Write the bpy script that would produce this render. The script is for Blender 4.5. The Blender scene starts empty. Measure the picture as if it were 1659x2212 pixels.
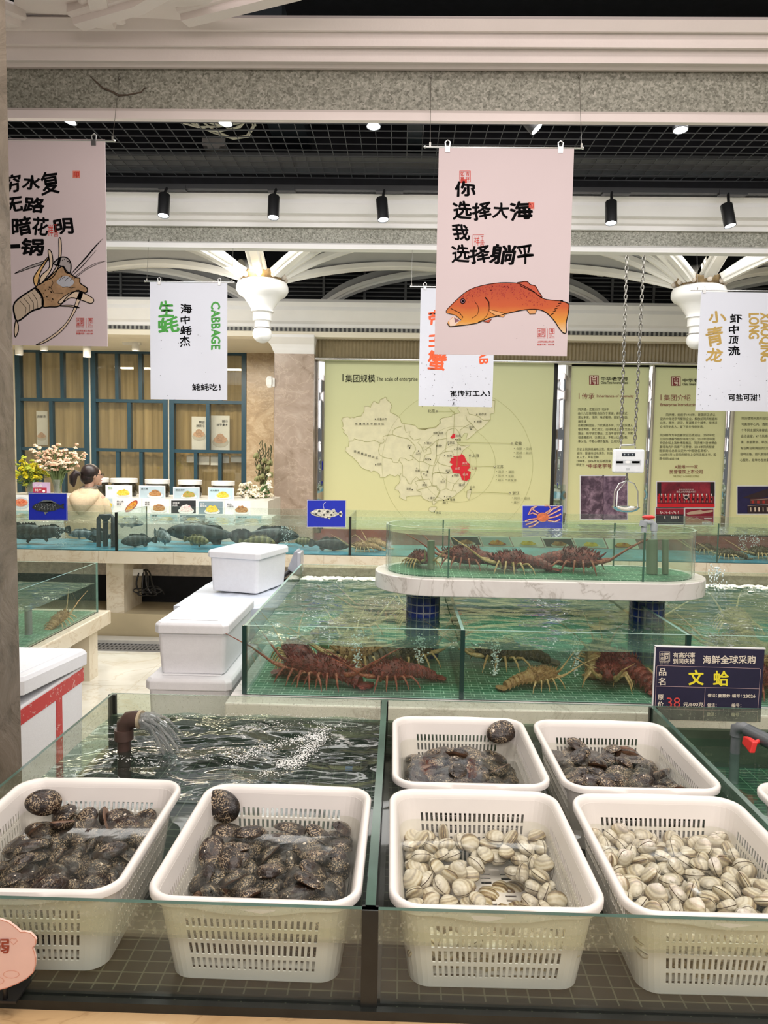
import bpy, bmesh, math, random
from mathutils import Vector, Matrix, Euler, noise as mnoise

# ------------------------------------------------------------------ camera, world, lights, exposure
SC = bpy.context.scene
COL = SC.collection
R = math.radians
F = 1600.0
CX, CY = 829.5, 1106.0
EYE = Vector((0.0, 0.0, 1.6))
VPX, VPY, ROLL = 867.0, 983.0, R(1.05)
_f = Vector(((VPX - CX) / F, -(VPY - CY) / F, -1.0)).normalized()
_u = Vector((math.sin(ROLL), math.cos(ROLL), 0.0))
_u = (_u - _f * _u.dot(_f)).normalized()
_r = _f.cross(_u)
ROT = Matrix((_r, _f, _u))            # camera space -> world space

def at(px, py, Y):
    """the point of the place seen at photo pixel (px, py) at distance Y"""
    d = ROT @ Vector(((px - CX) / F, -(py - CY) / F, -1.0))
    return EYE + d * (Y / d.y)

def at_z(px, py, Z):
    d = ROT @ Vector(((px - CX) / F, -(py - CY) / F, -1.0))
    return EYE + d * ((Z - EYE.z) / d.z)

cam = bpy.data.cameras.new('camera')
cam.sensor_width = 36.0
cam.sensor_fit = 'AUTO'
cam.lens = F / 2212.0 * 36.0
cam.clip_start = 0.05
camo = bpy.data.objects.new('camera', cam)
COL.objects.link(camo)
camo.matrix_world = Matrix.Translation(EYE) @ ROT.to_4x4()
SC.camera = camo

SC.view_settings.view_transform = 'Standard'
SC.view_settings.look = 'None'
SC.view_settings.gamma = 1.0
SC.view_settings.use_curve_mapping = False
SC.view_settings.exposure = 0.0
try:
    SC.cycles.transparent_max_bounces = 32
    SC.cycles.max_bounces = 6
    SC.cycles.diffuse_bounces = 3
    SC.cycles.glossy_bounces = 4
    SC.cycles.transmission_bounces = 2
    SC.cycles.use_denoising = True
    SC.cycles.sample_clamp_indirect = 4.0
    SC.cycles.caustics_reflective = False
    SC.cycles.caustics_refractive = False
except Exception:
    pass

W = bpy.data.worlds.new('hall_ambience')
SC.world = W
W.use_nodes = True
W.node_tree.nodes['Background'].inputs[0].default_value = (0.95, 0.97, 1.0, 1)
W.node_tree.nodes['Background'].inputs[1].default_value = 0.17

def lamp(name, kind, loc, energy, col, size=0.1, sizey=None, target=None, spot=None, blend=.4):
    l = bpy.data.lights.new(name, kind)
    l.energy = energy
    l.color = col
    if kind == 'AREA':
        l.shape = 'RECTANGLE'
        l.size = size
        l.size_y = sizey or size
    else:
        l.shadow_soft_size = size
    if kind == 'SPOT':
        l.spot_size = R(spot or 70)
        l.spot_blend = blend
    o = bpy.data.objects.new(name, l)
    COL.objects.link(o)
    o.location = loc
    t = Vector(target) if target else Vector(loc) + Vector((0, 0, -1))
    o.rotation_euler = (t - Vector(loc)).to_track_quat('-Z', 'Y').to_euler()
    return o

# ceiling lighting of the sales hall, and added fill lamps
lamp('hall_light_front', 'AREA', (0.3, 1.2, 3.75), 95, (1.0, .90, .82), 3.5, 1.6)
lamp('camera_side_fill', 'AREA', (0.9, -1.2, 2.9), 100, (1.0, .88, .83), 4.2, 1.2, target=(-.1, 3.3, 2.5))  # unseen fill lamp behind the camera, aimed to brighten the near beam
lamp('hall_light_middle', 'AREA', (0.3, 4.0, 3.58), 120, (1.0, .99, .97), 6.0, 0.9)
lamp('hall_light_rear', 'AREA', (0.0, 6.4, 3.55), 185, (1.0, .98, .94), 8.0, 1.6)

lamp('ceiling_void_fill', 'POINT', (-.9, 4.55, 4.1), 4, (.9, .97, 1.0), .1)  # added fill lamp, lights the cable coil and ducts above the grid

# ------------------------------------------------------------------ helpers
WLOC = {}

def wloc(o):
    return WLOC.get(o.name, Vector((0, 0, 0)))

class MB:
    def __init__(s):
        s.v = []; s.f = []; s.m = []; s.s = []
    def face(s, idx, m=0, sm=False):
        s.f.append(tuple(idx)); s.m.append(m); s.s.append(sm)
    def poly(s, pts, m=0):
        b = len(s.v); s.v += [tuple(p) for p in pts]; s.face(range(b, b + len(pts)), m)
    def add(s, vs, fs, mx=None, m=0, sm=False):
        b = len(s.v)
        s.v += [tuple(mx @ Vector(p)) if mx else tuple(p) for p in vs]
        for f in fs: s.face([b + i for i in f], m, sm)
    def box(s, x0, x1, y0, y1, z0, z1, m=0, mx=None):
        vs = [(x, y, z) for x in (x0, x1) for y in (y0, y1) for z in (z0, z1)]
        fs = [(0, 1, 3, 2), (4, 6, 7, 5), (0, 4, 5, 1), (2, 3, 7, 6), (0, 2, 6, 4), (1, 5, 7, 3)]
        s.add(vs, fs, mx, m)
    def loft(s, rings, m=0, cap0=True, cap1=True, closed=True, sm=True):
        b = len(s.v); n = len(rings[0])
        for r in rings: s.v += [tuple(p) for p in r]
        for i in range(len(rings) - 1):
            for j in range(n if closed else n - 1):
                k = (j + 1) % n
                s.face((b + i * n + j, b + i * n + k, b + (i + 1) * n + k, b + (i + 1) * n + j), m, sm)
        if cap0 and closed: s.face([b + j for j in reversed(range(n))], m, False)
        if cap1 and closed: s.face([b + (len(rings) - 1) * n + j for j in range(n)], m, False)
    def tube(s, pts, r, n=8, m=0, sq=1.0):
        pts = [Vector(p) for p in pts]
        k = len(pts)
        rs = r if isinstance(r, (list, tuple)) else [r] * k
        rings = []
        prev = None
        for i, p in enumerate(pts):
            t = (pts[min(i + 1, k - 1)] - pts[max(i - 1, 0)])
            t = t.normalized() if t.length > 1e-9 else Vector((0, 0, 1))
            if prev is None:
                a = Vector((0, 0, 1)) if abs(t.z) < .9 else Vector((1, 0, 0))
                a = (a - t * a.dot(t)).normalized()
            else:
                a = (prev - t * prev.dot(t)).normalized()
            prev = a
            c = t.cross(a)
            rings.append([p + (a * math.cos(q) * sq + c * math.sin(q)) * rs[i] for q in [2 * math.pi * j / n for j in range(n)]])
        s.loft(rings, m)
    def lathe(s, prof, c=(0, 0, 0), n=20, m=0):
        c = Vector(c)
        s.loft([[c + Vector((r * math.cos(2 * math.pi * j / n), r * math.sin(2 * math.pi * j / n), z)) for j in range(n)] for r, z in prof], m)
    def ell(s, c, rad, rot=None, nu=12, nv=8, m=0, fn=None):
        mx = Matrix.Translation(Vector(c))
        if rot is not None: mx = mx @ (rot.to_matrix().to_4x4() if isinstance(rot, Euler) else rot.to_4x4())
        vs = []; fs = []
        for i in range(nv + 1):
            a = math.pi * i / nv
            for j in range(nu):
                b = 2 * math.pi * j / nu
                p = Vector((rad[0] * math.sin(a) * math.cos(b), rad[1] * math.sin(a) * math.sin(b), rad[2] * math.cos(a)))
                vs.append(fn(p) if fn else p)
        for i in range(nv):
            for j in range(nu):
                k = (j + 1) % nu
                q = [i * nu + j, (i + 1) * nu + j, (i + 1) * nu + k, i * nu + k]
                if i == 0: q = [0, (i + 1) * nu + j, (i + 1) * nu + k]
                if i == nv - 1: q = [i * nu + j, (nv) * nu, i * nu + k]
                fs.append(q)
        s.add(vs, fs, mx, m, True)
    def prism_x(s, prof, x0, x1, m=0, mats=None):
        """closed outline of (y, z) points pulled along x"""
        n = len(prof); b = len(s.v)
        s.v += [(x0, y, z) for y, z in prof] + [(x1, y, z) for y, z in prof]
        for j in range(n):
            k = (j + 1) % n
            s.face((b + j, b + k, b + n + k, b + n + j), mats[j] if mats else m)
        s.face([b + j for j in reversed(range(n))], m); s.face([b + n + j for j in range(n)], m)
    def slab(s, pts, y0, y1, m=0):
        """closed outline of (x, z) points pulled along y"""
        n = len(pts); b = len(s.v)
        s.v += [(x, y0, z) for x, z in pts] + [(x, y1, z) for x, z in pts]
        for j in range(n):
            k = (j + 1) % n
            s.face((b + j, b + n + j, b + n + k, b + k), m)
        s.face([b + j for j in range(n)], m); s.face([b + n + j for j in reversed(range(n))], m)
    def build(s, name, mats, parent=None, smooth=None, bevel=0, origin=None, local=False, solid=0, sub=0, segs=2):
        me = bpy.data.meshes.new(name)
        vs = [Vector(p) for p in s.v]
        if local: off = Vector((0, 0, 0))
        elif parent is not None: off = wloc(parent)
        elif origin is not None: off = Vector(origin)
        else:
            xs = [p.x for p in vs]; ys = [p.y for p in vs]; zs = [p.z for p in vs]
            off = Vector(((min(xs) + max(xs)) / 2, (min(ys) + max(ys)) / 2, min(zs)))
        me.from_pydata([tuple(p - off) for p in vs], [], s.f)
        if not isinstance(mats, (list, tuple)): mats = [mats]
        for m in mats: me.materials.append(m)
        me.polygons.foreach_set('material_index', s.m)
        me.polygons.foreach_set('use_smooth', [bool(a) or smooth is not None for a in s.s])
        bm = bmesh.new(); bm.from_mesh(me)
        bmesh.ops.recalc_face_normals(bm, faces=bm.faces[:])
        if smooth:
            for e in bm.edges:
                if len(e.link_faces) == 2 and e.calc_face_angle(0) > smooth: e.smooth = False
        else:
            for e in bm.edges:
                if len(e.link_faces) == 2 and e.calc_face_angle(0) > .9: e.smooth = False
        bm.to_mesh(me); bm.free()
        me.update()
        o = bpy.data.objects.new(name, me)
        COL.objects.link(o)
        if parent is not None:
            o.parent = parent
            WLOC[o.name] = off.copy()
        elif not local:
            o.location = off
            WLOC[o.name] = off.copy()
        if solid:
            q = o.modifiers.new('thickness', 'SOLIDIFY'); q.thickness = solid; q.offset = -1
        if bevel:
            q = o.modifiers.new('bevel', 'BEVEL'); q.width = bevel; q.segments = segs; q.limit_method = 'ANGLE'; q.angle_limit = R(40)
        if sub:
            q = o.modifiers.new('sub', 'SUBSURF'); q.levels = sub; q.render_levels = sub
        return o

def tag(o, label=None, cat=None, group=None, kind=None):
    if label: o['label'] = label
    if cat: o['category'] = cat
    if group: o['group'] = group
    if kind: o['kind'] = kind
    return o

def thing(name, loc, label, cat, group=None):
    o = bpy.data.objects.new(name, None)
    COL.objects.link(o)
    o.empty_display_size = .05
    o.location = loc
    WLOC[o.name] = Vector(loc)
    return tag(o, label, cat, group)

def struct(o):
    o['kind'] = 'structure'; return o

KIDS = {}
def kids(o):
    return [c for c in bpy.data.objects if c.parent == o]

def snapshot(root):
    """(object, children) tree of a prototype, for copying"""
    return (root, [snapshot(c) for c in kids(root)])

def dup(snap, parent=None):
    o, ch = snap
    c = o.copy(); COL.objects.link(c)
    if parent is not None: c.parent = parent
    for k in ch: dup(k, c)
    return c

# ------------------------------------------------------------------ materials
def _new(name):
    m = bpy.data.materials.new(name); m.use_nodes = True
    nt = m.node_tree; nt.nodes.clear()
    out = nt.nodes.new('ShaderNodeOutputMaterial')
    return m, nt, out

def c4(c): return (c[0], c[1], c[2], 1)

def N(nt, t, **kw):
    n = nt.nodes.new(t)
    for k, v in kw.items():
        if k.startswith('i_'):
            n.inputs[k[2:].replace('_', ' ')].default_value = v
        elif k.startswith('n'):
            pass
        else: setattr(n, k, v)
    return n

def ramp(nt, fac, stops):
    r = nt.nodes.new('ShaderNodeValToRGB')
    e = r.color_ramp.elements
    while len(e) > 1: e.remove(e[-1])
    e[0].position = stops[0][0]; e[0].color = c4(stops[0][1])
    for p, c in stops[1:]:
        q = e.new(p); q.color = c4(c)
    if fac is not None: nt.links.new(fac, r.inputs[0])
    return r.outputs[0]

def mixc(nt, fac, a, b, mode='MIX'):
    m = nt.nodes.new('ShaderNodeMix'); m.data_type = 'RGBA'; m.blend_type = mode
    for sock, v in ((m.inputs[0], fac), (m.inputs[6], a), (m.inputs[7], b)):
        if hasattr(v, 'is_linked') or hasattr(v, 'links'): nt.links.new(v, sock)
        elif isinstance(v, (int, float)): sock.default_value = v
        else: sock.default_value = c4(v)
    return m.outputs[2]

def math_(nt, op, a, b=None, clamp=False):
    m = nt.nodes.new('ShaderNodeMath'); m.operation = op; m.use_clamp = clamp
    for i, v in enumerate((a, b)):
        if v is None: continue
        if isinstance(v, (int, float)): m.inputs[i].default_value = v
        else: nt.links.new(v, m.inputs[i])
    return m.outputs[0]

def coords(nt, kind='Object', scale=None):
    t = nt.nodes.new('ShaderNodeTexCoord')
    o = t.outputs[kind]
    if scale:
        mp = nt.nodes.new('ShaderNodeMapping'); mp.inputs['Scale'].default_value = scale
        nt.links.new(o, mp.inputs[0]); o = mp.outputs[0]
    return o

def noise_tex(nt, vec, scale, detail=4, rough=.55, dist=0):
    n = nt.nodes.new('ShaderNodeTexNoise')
    n.inputs['Scale'].default_value = scale; n.inputs['Detail'].default_value = detail
    n.inputs['Roughness'].default_value = rough; n.inputs['Distortion'].default_value = dist
    if vec is not None: nt.links.new(vec, n.inputs['Vector'])
    return n.outputs[0]

def bumpn(nt, h, strength, dist=.01):
    b = nt.nodes.new('ShaderNodeBump'); b.inputs['Strength'].default_value = strength; b.inputs['Distance'].default_value = dist
    nt.links.new(h, b.inputs['Height']); return b.outputs[0]

def pbr(nt, out, col, rough=.5, metal=0, normal=None, spec=.5, emit=None, es=0, coat=0, trans=0):
    p = nt.nodes.new('ShaderNodeBsdfPrincipled')
    if isinstance(col, tuple): p.inputs['Base Color'].default_value = c4(col)
    else: nt.links.new(col, p.inputs['Base Color'])
    if isinstance(rough, (int, float)): p.inputs['Roughness'].default_value = rough
    else: nt.links.new(rough, p.inputs['Roughness'])
    p.inputs['Metallic'].default_value = metal
    p.inputs['Specular IOR Level'].default_value = spec
    p.inputs['Coat Weight'].default_value = coat
    if normal is not None: nt.links.new(normal, p.inputs['Normal'])
    if es:
        p.inputs['Emission Strength'].default_value = es
        e = emit if emit is not None else col
        if isinstance(e, tuple): p.inputs['Emission Color'].default_value = c4(e)
        else: nt.links.new(e, p.inputs['Emission Color'])
    if out is not None: nt.links.new(p.outputs[0], out.inputs[0])
    return p.outputs[0]

MATS = {}
def plain(name, col, rough=.5, metal=0, var=.06, scale=12, bump=0, bscale=60, spec=.5, es=0, coat=0):
    """a surface of one colour with slight natural mottling"""
    if name in MATS: return MATS[name]
    m, nt, out = _new(name)
    v = coords(nt)
    n = noise_tex(nt, v, scale, 3)
    dark = tuple(c * (1 - var) for c in col); lite = tuple(min(1, c * (1 + var)) for c in col)
    c = ramp(nt, n, [(.3, dark), (.7, lite)])
    nm = bumpn(nt, noise_tex(nt, v, bscale, 2), bump, .004) if bump else None
    pbr(nt, out, c, rough, metal, nm, spec, es=es, coat=coat)
    MATS[name] = m
    return m

def emission(name, col, s):
    m, nt, out = _new(name)
    e = nt.nodes.new('ShaderNodeEmission'); e.inputs[0].default_value = c4(col); e.inputs[1].default_value = s
    nt.links.new(e.outputs[0], out.inputs[0]); return m

def schlick(nt, f0, normal=None):
    lw = nt.nodes.new('ShaderNodeLayerWeight'); lw.inputs[0].default_value = .5
    if normal is not None: nt.links.new(normal, lw.inputs[1])
    p = math_(nt, 'POWER', lw.outputs['Facing'], 5.0)
    return math_(nt, 'ADD', math_(nt, 'MULTIPLY', p, 1 - f0), f0, True)

def glass_mat(name, tint, haze=.04, hazecol=(.75, .85, .78), f0=.04, spots=0):
    m, nt, out = _new(name)
    tr = nt.nodes.new('ShaderNodeBsdfTransparent'); tr.inputs[0].default_value = c4(tint)
    df = nt.nodes.new('ShaderNodeBsdfDiffuse'); df.inputs[0].default_value = c4(hazecol)
    gl = nt.nodes.new('ShaderNodeBsdfGlossy'); gl.inputs['Roughness'].default_value = .02
    m1 = nt.nodes.new('ShaderNodeMixShader')
    hz = noise_tex(nt, coords(nt), 9, 4, .6)
    h = math_(nt, 'MULTIPLY', hz, haze * 2)
    if spots:
        sp = noise_tex(nt, coords(nt), 140, 2, .5)
        h = math_(nt, 'ADD', h, math_(nt, 'MULTIPLY', math_(nt, 'GREATER_THAN', sp, .64), spots), True)
    nt.links.new(h, m1.inputs[0]); nt.links.new(tr.outputs[0], m1.inputs[1]); nt.links.new(df.outputs[0], m1.inputs[2])
    m2 = nt.nodes.new('ShaderNodeMixShader')
    nt.links.new(schlick(nt, f0), m2.inputs[0]); nt.links.new(m1.outputs[0], m2.inputs[1]); nt.links.new(gl.outputs[0], m2.inputs[2])
    nt.links.new(m2.outputs[0], out.inputs[0])
    return m

def water_mat(name, tint, bscale, bstr, foam=0, foamscale=6, haze=.03, hazecol=(.3, .5, .4), stretch=(1, 1, 1), thr=.62, gloss=1.0, sparkle=0):
    m, nt, out = _new(name)
    v = coords(nt, 'Object', stretch)
    n1 = noise_tex(nt, v, bscale, 3, .5, .6)
    nm = bumpn(nt, n1, bstr, .02)
    tr = nt.nodes.new('ShaderNodeBsdfTransparent'); tr.inputs[0].default_value = c4(tint)
    df = nt.nodes.new('ShaderNodeBsdfDiffuse'); df.inputs[0].default_value = c4(hazecol)
    gl = nt.nodes.new('ShaderNodeBsdfGlossy'); gl.inputs['Roughness'].default_value = .04
    gl.inputs[0].default_value = (gloss, gloss, gloss, 1)
    nt.links.new(nm, gl.inputs['Normal'])
    m1 = nt.nodes.new('ShaderNodeMixShader'); m1.inputs[0].default_value = haze
    nt.links.new(tr.outputs[0], m1.inputs[1]); nt.links.new(df.outputs[0], m1.inputs[2])
    m2 = nt.nodes.new('ShaderNodeMixShader')
    nt.links.new(schlick(nt, .025, nm), m2.inputs[0]); nt.links.new(m1.outputs[0], m2.inputs[1]); nt.links.new(gl.outputs[0], m2.inputs[2])
    last = m2.outputs[0]
    if foam or sparkle:
        fd = nt.nodes.new('ShaderNodeBsdfDiffuse'); fd.inputs[0].default_value = (.9, .92, .9, 1)
        a = None
        if foam:
            big = noise_tex(nt, coords(nt), foamscale, 5, .62, 1.4)
            fine = noise_tex(nt, coords(nt), 75, 2, .6)
            a = ramp(nt, big, [(thr, (0, 0, 0)), (thr + .07, (1, 1, 1))])
            b = ramp(nt, fine, [(.42, (0, 0, 0)), (.55, (1, 1, 1))])
            a = math_(nt, 'MULTIPLY', math_(nt, 'MULTIPLY', a, b), foam)
        if sparkle:
            vo = nt.nodes.new('ShaderNodeTexVoronoi'); vo.inputs['Scale'].default_value = 55
            nt.links.new(coords(nt), vo.inputs['Vector'])
            dots = math_(nt, 'LESS_THAN', vo.outputs['Distance'], .16)  # sparkle painted on the water as white dots
            area = ramp(nt, noise_tex(nt, coords(nt), 3.5, 3), [(.5, (0, 0, 0)), (.62, (1, 1, 1))])
            sp = math_(nt, 'MULTIPLY', math_(nt, 'MULTIPLY', dots, area), sparkle)
            a = sp if a is None else math_(nt, 'MAXIMUM', a, sp)
        m3 = nt.nodes.new('ShaderNodeMixShader')
        nt.links.new(a, m3.inputs[0]); nt.links.new(last, m3.inputs[1]); nt.links.new(fd.outputs[0], m3.inputs[2])
        last = m3.outputs[0]
    nt.links.new(last, out.inputs[0])
    return m

def stone(name, cols, scale, vein=None, veinscale=3, rough=.35, bump=0, stretch=(1, 1, 1), dist=.8, detail=8):
    m, nt, out = _new(name)
    v = coords(nt, 'Object', stretch)
    n = noise_tex(nt, v, scale, detail, .62, dist)
    k = len(cols)
    c = ramp(nt, n, [(.28 + .44 * i / max(1, k - 1), cc) for i, cc in enumerate(cols)])
    if vein:
        w = noise_tex(nt, v, veinscale, 6, .6, 1.2)
        q = math_(nt, 'ABSOLUTE', math_(nt, 'SUBTRACT', w, .5))
        msk = ramp(nt, q, [(0.0, (1, 1, 1)), (.012, (.25, .25, .25)), (.03, (0, 0, 0))])
        c = mixc(nt, math_(nt, 'MULTIPLY', msk, .55), c, vein)
    nm = bumpn(nt, n, bump, .02) if bump else None
    pbr(nt, out, c, rough, 0, nm)
    return m

def grid_mat(name, base, line, cell, width, off=(0, 0), rough=.5, second=None, axis='xy', wob=0, bump=0):
    """lines of a square lattice laid on a base colour (object coordinates)"""
    m, nt, out = _new(name)
    t = coords(nt)
    if wob:
        nn = nt.nodes.new('ShaderNodeTexNoise'); nn.inputs['Scale'].default_value = 14
        nt.links.new(t, nn.inputs['Vector'])
        va = nt.nodes.new('ShaderNodeVectorMath'); va.operation = 'MULTIPLY_ADD'
        nt.links.new(nn.outputs['Color'], va.inputs[0]); va.inputs[1].default_value = (wob, wob, 0); nt.links.new(t, va.inputs[2])
        t = va.outputs[0]
    sp = nt.nodes.new('ShaderNodeSeparateXYZ'); nt.links.new(t, sp.inputs[0])
    res = None
    for ax, cl in ((axis[0].upper(), cell[0]), (axis[1].upper(), cell[1])):
        x = math_(nt, 'ADD', sp.outputs[ax], 100.0)
        fr = math_(nt, 'FRACT', math_(nt, 'DIVIDE', x, cl))
        a = math_(nt, 'LESS_THAN', fr, width / cl)
        res = a if res is None else math_(nt, 'MAXIMUM', res, a)
    nz = noise_tex(nt, coords(nt), 25, 3)
    b = ramp(nt, nz, [(.3, tuple(c * .7 for c in base)), (.7, tuple(min(1, c * 1.25) for c in base))])
    c = mixc(nt, res, b, line)
    nm = bumpn(nt, res, bump, .004) if bump else None
    pbr(nt, out, c, rough, 0, nm)
    return m
# ------------------------------------------------------------------ the materials of this hall
PAINT = plain('white_moulding_paint', (.88, .79, .77), .45, var=.03, scale=3, bump=.15, bscale=90)
PAINT2 = plain('grey_white_moulding_paint', (.84, .83, .82), .45, var=.03, scale=3)
CREAM = plain('cream_plaster', (.84, .78, .64), .6, var=.03, scale=2)
GREYPANEL = plain('grey_vault_panel', (.40, .40, .40), .6, var=.05, scale=2)
TANPANEL = plain('tan_vault_panel', (.46, .43, .36), .6, var=.05, scale=2)
BLACK = plain('matt_black_ceiling', (.006, .007, .010), .9, var=.3)
GRIDM = plain('black_wire', (.075, .08, .085), .5, var=.1)
DUCT = plain('dark_duct', (.016, .022, .028), .5, var=.2, scale=4)
BLACKMETAL = plain('black_metal', (.012, .012, .013), .35, var=.1)
GRAN = None
def _granite():
    m, nt, out = _new('speckled_granite')
    v = coords(nt)
    vo = nt.nodes.new('ShaderNodeTexVoronoi'); vo.inputs['Scale'].default_value = 120
    nt.links.new(v, vo.inputs['Vector'])
    n = noise_tex(nt, v, 45, 8, .75)
    sp = nt.nodes.new('ShaderNodeSeparateColor'); nt.links.new(vo.outputs['Color'], sp.inputs[0])
    a = math_(nt, 'ADD', math_(nt, 'MULTIPLY', sp.outputs[0], .34), math_(nt, 'MULTIPLY', n, .8))
    c = ramp(nt, a, [(.30, (.10, .10, .075)), (.48, (.25, .25, .205)), (.62, (.34, .34, .285)), (.82, (.52, .50, .44))])
    pbr(nt, out, c, .4, 0, bumpn(nt, a, .25, .01))
    return m
GRAN = _granite()
COLSTONE = stone('brown_column_stone', [(.10, .085, .065), (.19, .16, .125), (.25, .21, .17), (.33, .285, .23)], 4.5, (.10, .085, .065), 2.2, .35, .35, dist=1.6)
WALLSTONE = stone('amber_wall_stone', [(.30, .22, .14), (.45, .34, .22), (.56, .46, .33)], 2.6, (.70, .58, .42), 5, .25, .1, stretch=(1, 1, 1.5), dist=2.0)
MARBLE_C = stone('cream_marble', [(.62, .54, .40), (.70, .63, .50), (.76, .70, .58)], 2.2, (.50, .38, .24), 2.6, .22, dist=1.2)
MARBLE_W = stone('white_marble', [(.74, .70, .68), (.82, .79, .77), (.86, .84, .82)], 3, (.38, .34, .30), 3.2, .2, dist=1.2)
MARBLE_F = stone('floor_marble', [(.60, .55, .44), (.72, .68, .58), (.80, .77, .68)], 1.6, (.55, .45, .30), 1.5, .15, dist=1.5)
TILE = grid_mat('beige_wall_tile', (.52, .46, .40), (.30, .25, .2), (.78, .4), .006, axis='xz', rough=.3)
GLASS = glass_mat('clear_tank_glass', (.95, .985, .965), .014, (.45, .50, .45))
GLASSD = glass_mat('splashed_tank_glass', (.945, .985, .965), .022, (.62, .70, .60), spots=.15)
GLASSM = glass_mat('misted_tank_glass', (.93, .96, .90), .13, (.58, .60, .46), spots=.22)
GEDGE = plain('green_glass_edge', (.30, .48, .42), .12, var=.2, scale=6)
GEDGED = plain('dark_green_glass_edge', (.07, .13, .10), .15, var=.3, scale=6)
SEAL = plain('black_sealant', (.012, .014, .012), .35, var=.3, scale=30)
GRATE_A = grid_mat('dark_green_grating', (.009, .012, .007), (.11, .12, .08), (.036, .028), .0028, rough=.5, bump=.5)
GRATE_B = grid_mat('green_grating', (.02, .085, .05), (.20, .36, .25), (.043, .018), .0024, rough=.5, bump=.5)
def _weave():
    m, nt, out = _new('green_woven_floor_mat')
    v = coords(nt)
    b = nt.nodes.new('ShaderNodeTexBrick')
    b.inputs['Scale'].default_value = 1.0
    b.inputs['Brick Width'].default_value = .075; b.inputs['Row Height'].default_value = .03
    b.inputs['Mortar Size'].default_value = .0022; b.inputs['Mortar Smooth'].default_value = .2
    b.inputs['Color1'].default_value = (.025, .17, .085, 1); b.inputs['Color2'].default_value = (.04, .24, .12, 1)
    b.inputs['Mortar'].default_value = (.42, .68, .50, 1)
    nt.links.new(v, b.inputs['Vector'])
    sp = nt.nodes.new('ShaderNodeSeparateXYZ'); nt.links.new(v, sp.inputs[0])
    x = math_(nt, 'FRACT', math_(nt, 'DIVIDE', math_(nt, 'ADD', sp.outputs[0], 50.0), .0375))
    a = math_(nt, 'LESS_THAN', x, .055)
    c = mixc(nt, math_(nt, 'MULTIPLY', a, .8), b.outputs[0], (.32, .56, .40))
    nz = ramp(nt, noise_tex(nt, v, 5, 4), [(.3, (.45, .45, .45)), (.7, (1, 1, 1))])
    c = mixc(nt, 1.0, c, nz, 'MULTIPLY')
    pbr(nt, out, c, .5)
    return m
WEAVE = _weave()
TANKWALL = plain('dark_green_tank_side', (.03, .09, .05), .4, var=.35, scale=4)
WATER_A = water_mat('churning_tank_water', (.64, .78, .76), 9, .55, foam=.5, foamscale=6, haze=.07, hazecol=(.16, .20, .17), thr=.63, stretch=(.5, 1.1, 1))
WATER_B = water_mat('still_basket_water', (.95, .96, .92), 5, .04, haze=.012, hazecol=(.3, .33, .28))
WATER_C = water_mat('rippled_lobster_water', (.80, .94, .86), 10, .6, haze=.24, hazecol=(.17, .34, .26), stretch=(.6, 1.2, 1), sparkle=.9)
WATER_D = water_mat('fish_tank_water', (.88, .97, .96), 12, .5, haze=.04, hazecol=(.35, .55, .52), foam=.5, foamscale=9, thr=.62)
TEAL = plain('teal_window_frame', (.018, .06, .095), .35, var=.08)
CHROME = plain('polished_steel', (.72, .72, .72), .06, 1.0, var=.02)
MIRROR = None
def _wavy():
    m, nt, out = _new('wavy_mirror_steel')
    n = noise_tex(nt, coords(nt, 'Object', (2, 2, 3)), 1.2, 0, .4)
    pbr(nt, out, (.75, .76, .76), .04, 1.0, bumpn(nt, n, .30, .05))
    return m
MIRROR = _wavy()
STEELW = plain('brushed_steel', (.55, .55, .54), .3, 1.0, var=.1)
WIREM = plain('grey_wire', (.25, .24, .22), .35, .8, var=.1)
FOAMBOX = plain('white_polystyrene', (.83, .84, .87), .6, var=.02, scale=60, bump=.12, bscale=160)
PLASTIC = plain('white_basket_plastic', (.86, .83, .79), .38, var=.03, scale=5, coat=.1)
PVC = plain('grey_pvc', (.22, .24, .26), .35, var=.12, scale=20)
PVCL = plain('pale_grey_pvc', (.42, .46, .50), .35, var=.1, scale=20)
PVCBROWN = plain('brown_pvc', (.09, .055, .045), .4, var=.2, scale=20)
PVCBLACK = plain('black_pvc', (.02, .03, .035), .35, var=.2, scale=20)
REDPL = plain('red_plastic', (.75, .04, .035), .35, var=.08)
def _mosaic():
    return grid_mat('blue_mosaic_tile', (.012, .022, .10), (.45, .47, .45), (.026, .026), .0035, axis='xz', rough=.15)
INK = plain('black_ink', (.004, .004, .005), .9, var=.1, spec=.08)
REDINK = plain('red_seal_ink', (.62, .045, .03), .6, var=.08)
DARKRED = plain('dark_red_ink', (.22, .03, .03), .6, var=.08)
GREENINK = plain('green_ink', (.05, .30, .04), .6, var=.08)
ORANGEINK = plain('orange_red_ink', (.80, .10, .02), .6, var=.08)
GOLDINK = plain('gold_ink', (.45, .29, .07), .5, var=.08)
YELLOWINK = plain('yellow_ink', (.95, .82, .04), .5, var=.05)
CREAMINK = plain('cream_ink', (.85, .76, .62), .5, var=.04)
WHITEINK = plain('white_ink', (.85, .85, .85), .5, var=.04)
PINKPAPER = plain('pink_poster_paper', (.70, .595, .62), .6, var=.02, scale=2)
WHITEPAPER = plain('white_poster_paper', (.64, .65, .72), .55, var=.02, scale=2)
CARDW = plain('white_card', (.86, .87, .86), .5, var=.02)

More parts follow.
